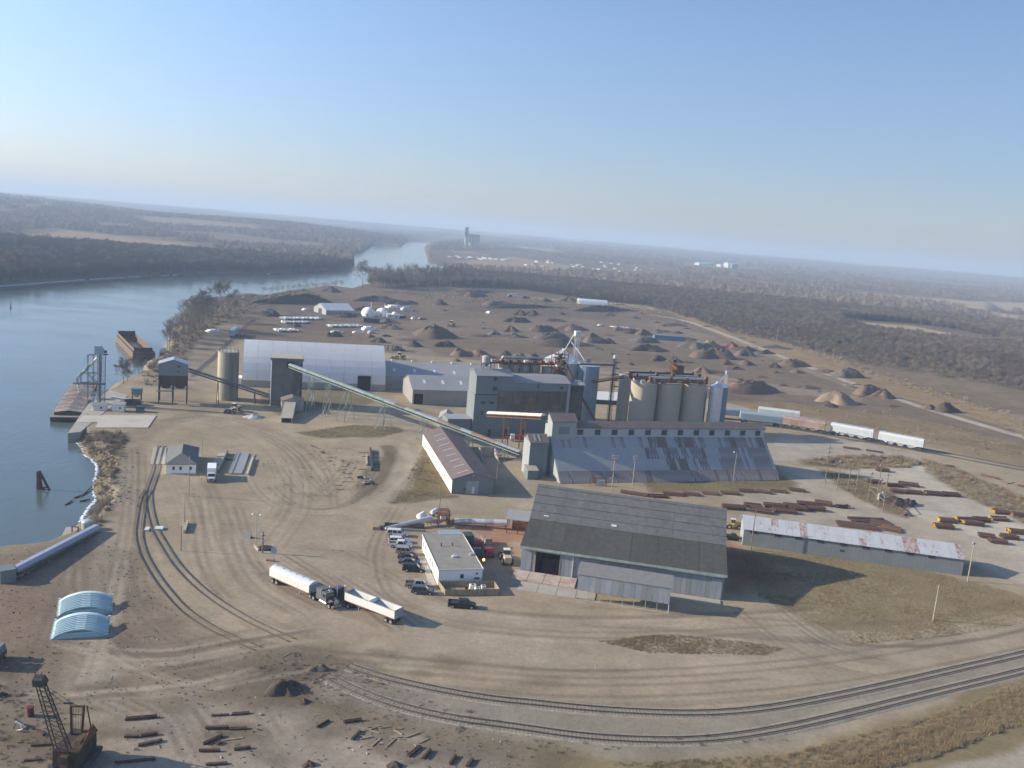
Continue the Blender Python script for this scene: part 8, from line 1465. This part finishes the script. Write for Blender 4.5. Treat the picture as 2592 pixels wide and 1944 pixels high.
# ================================================================= trees
def branchtree(seed, H, spread=.42, tw=1.0, levels=4, trunkfrac=.22, twigw=.035):
    rr_ = random.Random(seed); tv, tf, cv, cf = [], [], [], []
    def seg(V, Fc, p, q, r0, r1, n=4):
        d = (q - p); 
        if d.length < 1e-4: return
        d.normalize(); a = d.orthogonal().normalized(); b = d.cross(a); k = len(V)
        for P_, r_ in ((p, r0), (q, r1)):
            for i in range(n): t_ = 2 * math.pi * i / n; V.append(P_ + a * (r_ * math.cos(t_)) + b * (r_ * math.sin(t_)))
        for i in range(n): Fc.append((k + i, k + (i + 1) % n, k + n + (i + 1) % n, k + n + i))
    def grow(p, d, L, r_, lv):
        n = 2 if lv < 2 else 2; cur = p; dd = d.copy()
        for i in range(n):
            nd = (dd + Vector((rr_.gauss(0, .16), rr_.gauss(0, .16), rr_.gauss(.06, .10)))).normalized(); q = cur + nd * (L / n); r1 = r_ * (.8 if i == 0 else .6)
            if lv <= 1: seg(cv, cf, cur, q, r_, r1, 4 if lv == 0 else 3)
            else:
                a = nd.orthogonal().normalized() * max(r_, twigw * .5); k = len(cv); cv.extend([cur - a, cur + a, q]); cf.append((k, k + 1, k + 2))
                b = nd.cross(a); k = len(cv); cv.extend([cur - b, cur + b, q]); cf.append((k, k + 1, k + 2))
            cur, dd, r_ = q, nd, r1
            if lv < levels:
                for _ in range((3 if lv < levels - 1 else 4) if i else 2):
                    ax = Vector((rr_.gauss(0, 1), rr_.gauss(0, 1), rr_.gauss(0, .5))).normalized(); sd2 = (nd + ax * rr_.uniform(.5, 1.0)).normalized(); grow(cur, sd2, L * rr_.uniform(.48, .68), r_ * .6, lv + 1)
    top = Vector((rr_.gauss(0, .02) * H, rr_.gauss(0, .02) * H, H * trunkfrac)); seg(tv, tf, Vector((0, 0, -.4)), top, H * .017, H * .013, 6)
    mid = top + Vector((rr_.gauss(0, .02) * H, rr_.gauss(0, .02) * H, H * .3)); seg(tv, tf, top, mid, H * .013, H * .007, 5)
    nb = 5
    for i in range(nb):
        f = i / (nb - 1); p = top.lerp(mid, f); a = i * 2.4 + rr_.random(); d = Vector((math.cos(a) * spread * 2, math.sin(a) * spread * 2, .9 + f)).normalized(); grow(p, d, H * (.36 - .08 * f), H * .0075, 0)
    grow(mid, Vector((0, 0, 1)), H * .28, H * .006, 0)
    return (tv, tf), (cv, cf)
mbark = M('grey_brown_bark', (.17, .14, .115), .95, 0, .25, .6); mbarkpale = M('pale_bark', (.30, .26, .22), .95, 0, .2, .6)
twc = [M('twig_grey_brown', (.24, .20, .165), 1, 0, .2, .05), M('twig_brown', (.21, .17, .138), 1, 0, .2, .05), M('twig_pale', (.34, .29, .23), 1, 0, .2, .05), M('twig_reddish', (.235, .18, .145), 1, 0, .2, .05)]
def mkmesh(name, V, Fc, mat):
    me = bpy.data.meshes.new(name); me.from_pydata([tuple(v) for v in V], [], Fc); me.materials.append(mat); return me
TP = []
for i in range(6):
    (tv, tf), (cv, cf) = branchtree(100 + i, 10.0, [.42, .5, .36, .46, .3, .55][i], levels=4, trunkfrac=[.2, .16, .28, .2, .3, .14][i], twigw=.065)
    TP.append((mkmesh('trunk', tv, tf, mbark if i % 2 else mbarkpale), mkmesh('crown', cv, cf, twc[i % 4])))
TP2 = []
for i in range(6):
    (tv, tf), (cv, cf) = branchtree(200 + i, 10.0, [.42, .5, .36, .46, .3, .55][i], levels=3, trunkfrac=[.2, .16, .28, .2, .3, .14][i], twigw=.06); TP2.append((mkmesh('trunk', tv, tf, mbark), mkmesh('crown', cv, cf, twc[(i % 2) * 2])))
print('tree tris', [len(a[1].polygons) for a in TP])
def tree(label, P, H, i=None, group=None, wide=1.0, z=None, TP2_=None):
    i = R.randrange(6) if i is None else i; t = thing('bare_tree', label, 'tree', (P.x, P.y, tz(P.x, P.y) if z is None else z), R.random() * 6.28, group); s = H / 10; t.scale = (s * wide, s * wide, s)
    src = TP if group is None else TP2; inst('trunk', src[i][0], t); inst('crown', src[i][1], t); return t
def tpt(k, x, y, yt): P = g(k, x, y); return P, hof(P, k, x, yt)
P, h = tpt('F2', 903, 962, 775); tree('tall lone bare tree standing on the river point', P, h * 1.25, 3, wide=.9)
P, h = tpt('F1', 1915, 1150, 940); tree('big spreading bare tree rising above the riverside thicket', P, h * 1.3, 1)
P, h = tpt('F1', 1745, 1225, 1025); tree('spreading bare tree left of the biggest one on the bank', P, h * 1.3, 5)
P, h = tpt('Z1', 1385, 760, 560); tree('thin bare tree on the near bank beside the moored barge', P, h * 1.35, 3)
P, h = tpt('Z1', 1545, 670, 500); tree('second thin bare tree in front of the empty barge', P, h * 1.35, 0)
P, h = tpt('Z1', 1420, 740, 620); tree('small bushy bare tree at the water beside the thin ones', P, h * 1.3, 5)
bank = [(1440, 1450, 1300), (1490, 1410, 1250), (1540, 1370, 1230), (1590, 1340, 1180), (1630, 1330, 1130), (1660, 1290, 1080), (1700, 1300, 1060), (1790, 1210, 1060), (1830, 1190, 1080), (1860, 1180, 1040), (1970, 1150, 1030), (2010, 1140, 1050), (2060, 1120, 1020), (2110, 1100, 1000), (2160, 1080, 1000), (1560, 1420, 1310), (1620, 1380, 1250), (1680, 1350, 1180), (1750, 1290, 1120), (1500, 1450, 1340)]
bank += [(x + R.uniform(-25, 25), y + R.uniform(-18, 18), yt + R.uniform(-20, 25)) for x, y, yt in bank]
for x, y, yt in bank: P, h = tpt('F1', x, y, yt); tree('bare tree in the tangled thicket along the river bank', P, max(h, 6) * 1.15, group='thicket trees on the river bank', wide=1.2)
for i in range(17):
    x = 60 + i * 42 + R.uniform(-12, 12); P, h = tpt('F2', x, 1010 - i * 3.2 + R.uniform(-6, 6), 950 - i * 3); tree('small bare tree on the bank behind the black embankment', P, max(6, h) * 1.2, group='small trees behind the embankment')
for i in range(46):
    x = 985 + i * 17 + R.uniform(-6, 6); P, h = tpt('F2', x, 945 + R.uniform(-10, 4), 800 + R.uniform(-8, 18) - (x - 985) * .02); tree('bare tree in the straight row at the far edge of the yard', P, h * 1.2, group='row of trees at the far edge', wide=.75)
# ---- forest as one scattered mass
def scatter(name, label, X, Y, S, meshes, kind='stuff', zoff=-.2, cat='forest'):
    X = np.array(X); Y = np.array(Y); S = np.array(S); Z = terrain(X, Y)[0] + zoff
    me = bpy.data.meshes.new(name); me.vertices.add(len(X)); me.vertices.foreach_set('co', np.stack([X, Y, Z], -1).astype(np.float32).ravel())
    for nm, tp, arr in (('scl', 'FLOAT', S), ('rot', 'FLOAT', NR.uniform(0, 6.28, len(X))), ('idx', 'INT', (NR.randint(0, len(meshes), len(X)) if cat != 'forest' else np.clip(np.floor(((fbm(X, Y, 110, 3, 41) - .5) * 2.2 + .5 + NR.normal(0, .22, len(X))) * len(meshes)), 0, len(meshes) - 1)))):
        a_ = me.attributes.new(nm, tp, 'POINT'); a_.data.foreach_set('value', arr.astype(np.float32 if tp == 'FLOAT' else np.int32))
    o = bpy.data.objects.new(name, me); COL.objects.link(o); tagp(o, label, cat, kind=kind)
    pc = bpy.data.collections.new(name + '_sources')
    for i, m_ in enumerate(meshes): po = bpy.data.objects.new('source_%02d' % i, m_); pc.objects.link(po)
    ng = bpy.data.node_groups.new(name, 'GeometryNodeTree'); ng.interface.new_socket('Geometry', in_out='INPUT', socket_type='NodeSocketGeometry'); ng.interface.new_socket('Geometry', in_out='OUTPUT', socket_type='NodeSocketGeometry')
    nd = ng.nodes; lk = ng.links; gi = nd.new('NodeGroupInput'); go_ = nd.new('NodeGroupOutput'); ip = nd.new('GeometryNodeInstanceOnPoints'); ci = nd.new('GeometryNodeCollectionInfo')
    ci.inputs[0].default_value = pc; ci.inputs['Separate Children'].default_value = True; ci.inputs['Reset Children'].default_value = True
    def attr(nm, tp): a_ = nd.new('GeometryNodeInputNamedAttribute'); a_.data_type = tp; a_.inputs[0].default_value = nm; return a_.outputs[0]
    cx = nd.new('ShaderNodeCombineXYZ'); lk.new(attr('rot', 'FLOAT'), cx.inputs[2]); lk.new(gi.outputs[0], ip.inputs['Points']); lk.new(ci.outputs[0], ip.inputs['Instance']); ip.inputs['Pick Instance'].default_value = True
    lk.new(attr('idx', 'INT'), ip.inputs['Instance Index']); lk.new(cx.outputs[0], ip.inputs['Rotation']); lk.new(attr('scl', 'FLOAT'), ip.inputs['Scale']); lk.new(ip.outputs[0], go_.inputs[0])
    md = o.modifiers.new('scatter', 'NODES'); md.node_group = ng; return o
def joined(i):
    a, b = TP[i]; V = [tuple(v.co) for v in a.vertices] + [tuple(v.co) for v in b.vertices]; n = len(a.vertices); Fc = [tuple(p.vertices) for p in a.polygons] + [tuple(x + n for x in p.vertices) for p in b.polygons]
    me = bpy.data.meshes.new('whole_tree'); me.from_pydata(V, [], Fc); me.materials.append(a.materials[0]); me.materials.append(b.materials[0]); k = len(a.polygons)
    me.polygons.foreach_set('material_index', [0] * k + [1] * (len(Fc) - k)); return me
def clump(seed, mat, n=420, w=1.0):        # cheap crown for trees a kilometre or more away
    rr_ = random.Random(seed); V, Fc = [], []
    for i in range(n):
        th, u_ = rr_.random() * 6.28, rr_.random(); r_ = 4.0 * math.sqrt(rr_.random()) * w; z = 1 + 9 * u_; r_ *= math.sin(math.pi * min(1, .18 + .82 * u_)) ** .6; p = Vector((r_ * math.cos(th), r_ * math.sin(th), z))
        d = Vector((rr_.gauss(0, 1), rr_.gauss(0, 1), rr_.gauss(.6, .8))).normalized() * rr_.uniform(.8, 1.9); a = d.orthogonal().normalized() * rr_.uniform(.06, .16); k = len(V); V += [p - a, p + a, p + d]; Fc.append((k, k + 1, k + 2))
    for i in range(3): k = len(V); a = rr_.random() * 6.28; q = Vector((math.cos(a), math.sin(a), 0)); V += [q - Vector((.12, 0, 0)), q + Vector((.12, 0, 0)), q * 1.3 + Vector((0, 0, 8))]; Fc.append((k, k + 1, k + 2))
    return mkmesh('far_crown', V, Fc, mat)
near_m = [joined(i) for i in range(6)]; far_m_ = [clump(i, twc[i % 4], w=[1, 1.2, .9, 1.1][i]) for i in range(4)]
clear = [P2('F1', (560, 455), (900, 490), (1250, 530), (1650, 560), (1600, 620), (1250, 600), (850, 580), (100, 520)), P2('F1', (-100, 615), (480, 655), (480, 685), (-100, 645)), P2('F1', (1250, 410), (2210, 480), (2210, 500), (1300, 440)),
         P2('F4', (750, 645), (1900, 730), (1890, 800), (1500, 740), (900, 670)), P2('F4', (1920, 810), (2300, 855), (2300, 885), (1950, 840)), P2('F4', (1900, 725), (2300, 745), (2300, 810), (2050, 800)), P2('F4', (950, 915), (1250, 935), (1650, 1010), (1620, 1060), (1200, 1010), (1000, 960)),
         P2('F3', (0, 590), (350, 620), (330, 660), (0, 610)), P2('F2', (1640, 640), (2210, 640), (2600, 700), (3000, 760), (2900, 800), (2300, 790), (1700, 760)), P2('F3', (480, 740), (1280, 760), (1280, 850), (480, 800)), P2('F3', (1560, 720), (2000, 740), (2000, 800), (1560, 780))]
edge = P2('F2', (960, 940), (1500, 930), (2200, 955)); edge = np.vstack([edge, P2('F3', (600, 1040), (1000, 1085), (1250, 1130)), P2('F4', (-300, 1010), (0, 1060), (500, 1180), (900, 1290), (1250, 1330), (1600, 1400), (1900, 1440), (2210, 1540), (2900, 1700))])
regR = np.vstack([edge, [[2600, 300], [4200, 2600], [4200, 9500], [-300, 9500], [-330, 3300], P2('F2', (1500, 600))[0], P2('F2', (1500, 690))[0], P2('F2', (1600, 740))[0], P2('F2', (1740, 752))[0], P2('F2', (1500, 900))[0], P2('F2', (1200, 905))[0]]])
bankL = np.vstack([P2('F1', (-900, 985), (-400, 962), (0, 930), (700, 877), (1200, 847), (1800, 822), (2210, 828), h=WATER_Z), P2('F2', (400, 808), (700, 788), (828, 768), (828, 652), (890, 648), (955, 608), (1000, 568), (1080, 570), (1240, 588), (1300, 546), (1400, 530), h=WATER_Z)])
regL = np.vstack([bankL, [[-400, 9500], [-7000, 9500], [-7000, 1200], [-2600, 300]]])
def samp(reg, rmin, rmax, n, dens=None, amin=-40, amax=42):
    a = np.radians(NR.uniform(amin, amax, n)); r_ = np.sqrt(NR.uniform(rmin ** 2, rmax ** 2, n)); x, y = r_ * np.sin(a), r_ * np.cos(a)
    k = inside(x, y, reg)
    for c in clear: k[k] &= sdf(x[k], y[k], c) > (45 if rmax < 5000 else 0)
    k &= sdf(x, y, RIV) > 4
    return x[k], y[k]
X, Y = [], []
for reg in (regR, regL):
    x, y = samp(reg, 480, 1500, 95000); X.append(x); Y.append(y)
X = np.concatenate(X); Y = np.concatenate(Y); S = (1.0 + .5 * fbm(X, Y, 60, 3, 31) + NR.normal(0, .12, len(X))) * np.where(X < -150, .85, .68)
d_e = polydist(X, Y, edge, False); S *= np.where((X > 150) & (d_e < 130), .45 + .4 * d_e / 130, 1.0); kk = NR.random(len(X)) < np.where((X > 150) & (d_e < 60), .55, 1); X, Y, S = X[kk], Y[kk], S[kk]
print('near forest', len(X)); scatter('forest', 'grey-brown leafless woods covering the valley on both banks', X, Y, S, near_m)
X, Y = [], []
for reg in (regR, regL):
    x, y = samp(reg, 1500, 4200, 90000); X.append(x); Y.append(y)
X = np.concatenate(X); Y = np.concatenate(Y); f_ = fbm(X, Y, 300, 4, 3); kk = ~((f_ > .585)); X, Y = X[kk], Y[kk]
print('mid forest', len(X)); scatter('distant_forest', 'hazy leafless woods in the middle distance', X, Y, np.where(X < -150, .8, .6) + .5 * fbm(X, Y, 120, 3, 33) + NR.normal(0, .15, len(X)), far_m_)
X, Y = [], []
for reg in (regR, regL):
    x, y = samp(reg, 4200, 9500, 60000); X.append(x); Y.append(y)
X = np.concatenate(X); Y = np.concatenate(Y); kk = ~(fbm(X, Y, 700, 3, 21) > .57); X, Y = X[kk], Y[kk]
scatter('horizon_woods', 'blue distant woods along the horizon', X, Y, 1.1 + .7 * NR.random(len(X)), far_m_)
# ---- scrub and dry grass
def tuft(seed, mat, n=70, h=1.0, w=.5, bw=.03):
    rr_ = random.Random(seed); V, Fc = [], []
    for i in range(n):
        a = rr_.random() * 6.28; r_ = w * math.sqrt(rr_.random()); p = Vector((r_ * math.cos(a), r_ * math.sin(a), 0)); d = Vector((rr_.gauss(0, .3), rr_.gauss(0, .3), 1)).normalized() * h * rr_.uniform(.5, 1.1); s_ = Vector((math.cos(a * 3), math.sin(a * 3), 0)) * bw; k = len(V); V += [p - s_, p + s_, p + d]; Fc.append((k, k + 1, k + 2))
    return mkmesh('tuft', V, Fc, mat)
gm = [M('dry_grass_straw', (.34, .275, .175), 1, 0, .15, .1), M('dry_grass_olive', (.27, .225, .135), 1, 0, .15, .1), M('dry_grass_rust', (.29, .215, .13), 1, 0, .15, .1)]
tf_ = [tuft(i, gm[i % 3], 80, 1.0, .8, .035) for i in range(6)]; sh_ = [tuft(20 + i, twc[(i + 1) % 4], 120, 2.0, 1.1, .03) for i in range(4)]
def fill(P, n, smin, smax): 
    P = np.array(P); x = NR.uniform(P[:, 0].min(), P[:, 0].max(), n); y = NR.uniform(P[:, 1].min(), P[:, 1].max(), n); k = inside(x, y, P) & (sdf(x, y, RIV) > .5); x, y = x[k], y[k]; return x, y, NR.uniform(smin, smax, len(x)) * (.6 + .8 * nz(x, y, 5, 2))
def multi(*fs): return [np.concatenate(q) for q in zip(*fs)]
X, Y, S = multi(fill(D((1950, 1600), (2060, 1545), (2160, 1500), (2300, 1455), (2300, 1560), (2180, 1570), (2000, 1640), (1800, 1680), (1700, 1680)), 16000, .3, .7), fill(D((1300, 1650), (1700, 1630), (2000, 1550), (2300, 1440), (2300, 1480), (1990, 1590), (1700, 1680)), 14000, .2, .5))
scatter('tall_dry_grass', 'tall golden dry grass along the bottom right ditch', X, Y, S, tf_, zoff=-.05, cat='grass')
X, Y, S = multi(fill(D((1600, 1190), (1860, 1205), (2075, 1250), (2300, 1310), (2300, 1330), (2050, 1375), (1850, 1392), (1640, 1290)), 26000, .12, .3), fill(D((1290, 1385), (1440, 1370), (1600, 1385), (1700, 1400), (1650, 1415), (1400, 1410)), 4500, .12, .35), fill(D((905, 985), (915, 965), (970, 1040), (985, 1062), (850, 1087)), 3000, .15, .35),
                fill(D((640, 935), (760, 918), (850, 920), (880, 930), (830, 942), (700, 945)), 3000, .15, .3), fill(D((1385, 1038), (1700, 1030), (1730, 1045), (1400, 1060)), 3000, .15, .3), fill(D((1770, 1015), (1860, 1030), (1965, 1095), (1960, 1120), (1860, 1082)), 3000, .15, .4))
scatter('lawn_grass', 'short tufted dry lawn on the islands and beside the sheds', X, Y, S, tf_, zoff=-.04, cat='grass')
X, Y, S = multi(fill(D((170, 930), (260, 935), (275, 950), (255, 1010), (235, 1100), (215, 1150), (195, 1130), (205, 1000)), 3000, .3, .9), fill(D((300, 800), (380, 735), (420, 690), (520, 645), (640, 618), (700, 640), (560, 660), (440, 720), (390, 790), (320, 840)), 5000, .5, 1.3))
tb_ = [tuft(60 + i, M('bank_grass_dull', (.15, .125, .075), 1, 0, .2, .1), 80, 1.0, .8, .035) for i in range(3)]
scatter('bank_weeds', 'dry weeds and brush covering the river bank', X, Y, S, tb_ + sh_[:2], zoff=-.05, cat='weeds')
rk = []
for i in range(4):
    rr_ = random.Random(i); rk.append(mkmesh('stone', [Vector((rr_.uniform(-1, 1), rr_.uniform(-1, 1), rr_.uniform(0, .8))) for _ in range(6)], [(0, 1, 2), (0, 2, 3), (0, 3, 4), (0, 4, 5), (1, 2, 5), (2, 3, 5), (1, 3, 4)], [M('loose_stone_dark', (.12, .10, .085), 1), M('loose_stone_pale', (.42, .39, .33), 1), M('loose_clod', (.20, .165, .13), 1), mt_oldwood][i]))
X, Y, S = multi(fill(D((-30, 1200), (250, 1150), (420, 1380), (640, 1400), (1100, 1600), (1200, 1700), (-30, 1700)), 5200, .06, .24), fill(D((300, 900), (850, 900), (1100, 1100), (1700, 1380), (2300, 1340), (2300, 1400), (1600, 1480), (900, 1440), (300, 1250)), 3000, .05, .16), fill(D((300, 780), (640, 640), (1400, 670), (2000, 880), (2300, 1000), (1900, 930), (1250, 790), (500, 740)), 6000, .15, .5), fill(D((560, 1000), (720, 960), (820, 980), (800, 1090), (640, 1080)), 900, .08, .25))
scatter('loose_stones', 'loose stones, clods and bits of wood strewn over the yards', X, Y, S, rk, zoff=-.02, cat='stones')
X, Y, S = multi(fill(D((1740, 1000), (1800, 985), (1950, 985), (1990, 1000), (1960, 1010), (1830, 1012)), 900, .7, 1.3), fill(D((1990, 990), (2060, 1010), (2300, 1110), (2300, 1170), (2080, 1070), (2000, 1020)), 1500, .3, .8), fill(D((1600, 880), (1700, 868), (1990, 905), (2300, 985), (2300, 1020), (2100, 980), (1900, 935), (1650, 893)), 1200, .3, .7),
                fill(D((1480, 672), (1700, 735), (2000, 835), (2300, 925), (2300, 1000), (2080, 880), (1850, 800), (1600, 715)), 5000, .4, 1.2), fill(D((800, 628), (1010, 632), (1400, 662), (1440, 680), (1200, 670), (900, 645)), 3000, .5, 1.2), fill(D((640, 940), (860, 1060), (800, 1080), (790, 1070)), 300, .3, .6), fill(D((540, 1420), (700, 1400), (920, 1510), (1250, 1600), (1700, 1580), (1700, 1600), (1250, 1625), (1100, 1640), (800, 1570), (600, 1500)), 2200, .1, .32), fill(D((-20, 1480), (200, 1500), (240, 1600), (160, 1700), (-20, 1700)), 500, .1, .35))
scatter('scrub', 'straw-coloured scrub along the railway and the gravel road', X, Y, S, tf_ + tf_ + sh_[:2], zoff=-.05, cat='scrub')
# ================================================================= haze
m = bpy.data.materials.new('valley_haze'); m.use_nodes = True; nt = m.node_tree; nt.nodes.clear()
out = nt.nodes.new('ShaderNodeOutputMaterial'); vp = nt.nodes.new('ShaderNodeVolumePrincipled'); vp.inputs['Color'].default_value = (.50, .66, .88, 1); vp.inputs['Absorption Color'].default_value = (.12, .16, .25, 1)
vp.inputs['Density'].default_value = HAZE_DENSITY; vp.inputs['Anisotropy'].default_value = 0.1; nt.links.new(vp.outputs[0], out.inputs['Volume'])
hz = MB().box(-27500, 27500, -27500, 27500, -6.5, 190).build('haze', m); hz['kind'] = 'stuff'; hz['label'] = 'pale blue haze lying over the whole valley'; hz['category'] = 'haze'
print('objects', len(bpy.data.objects))
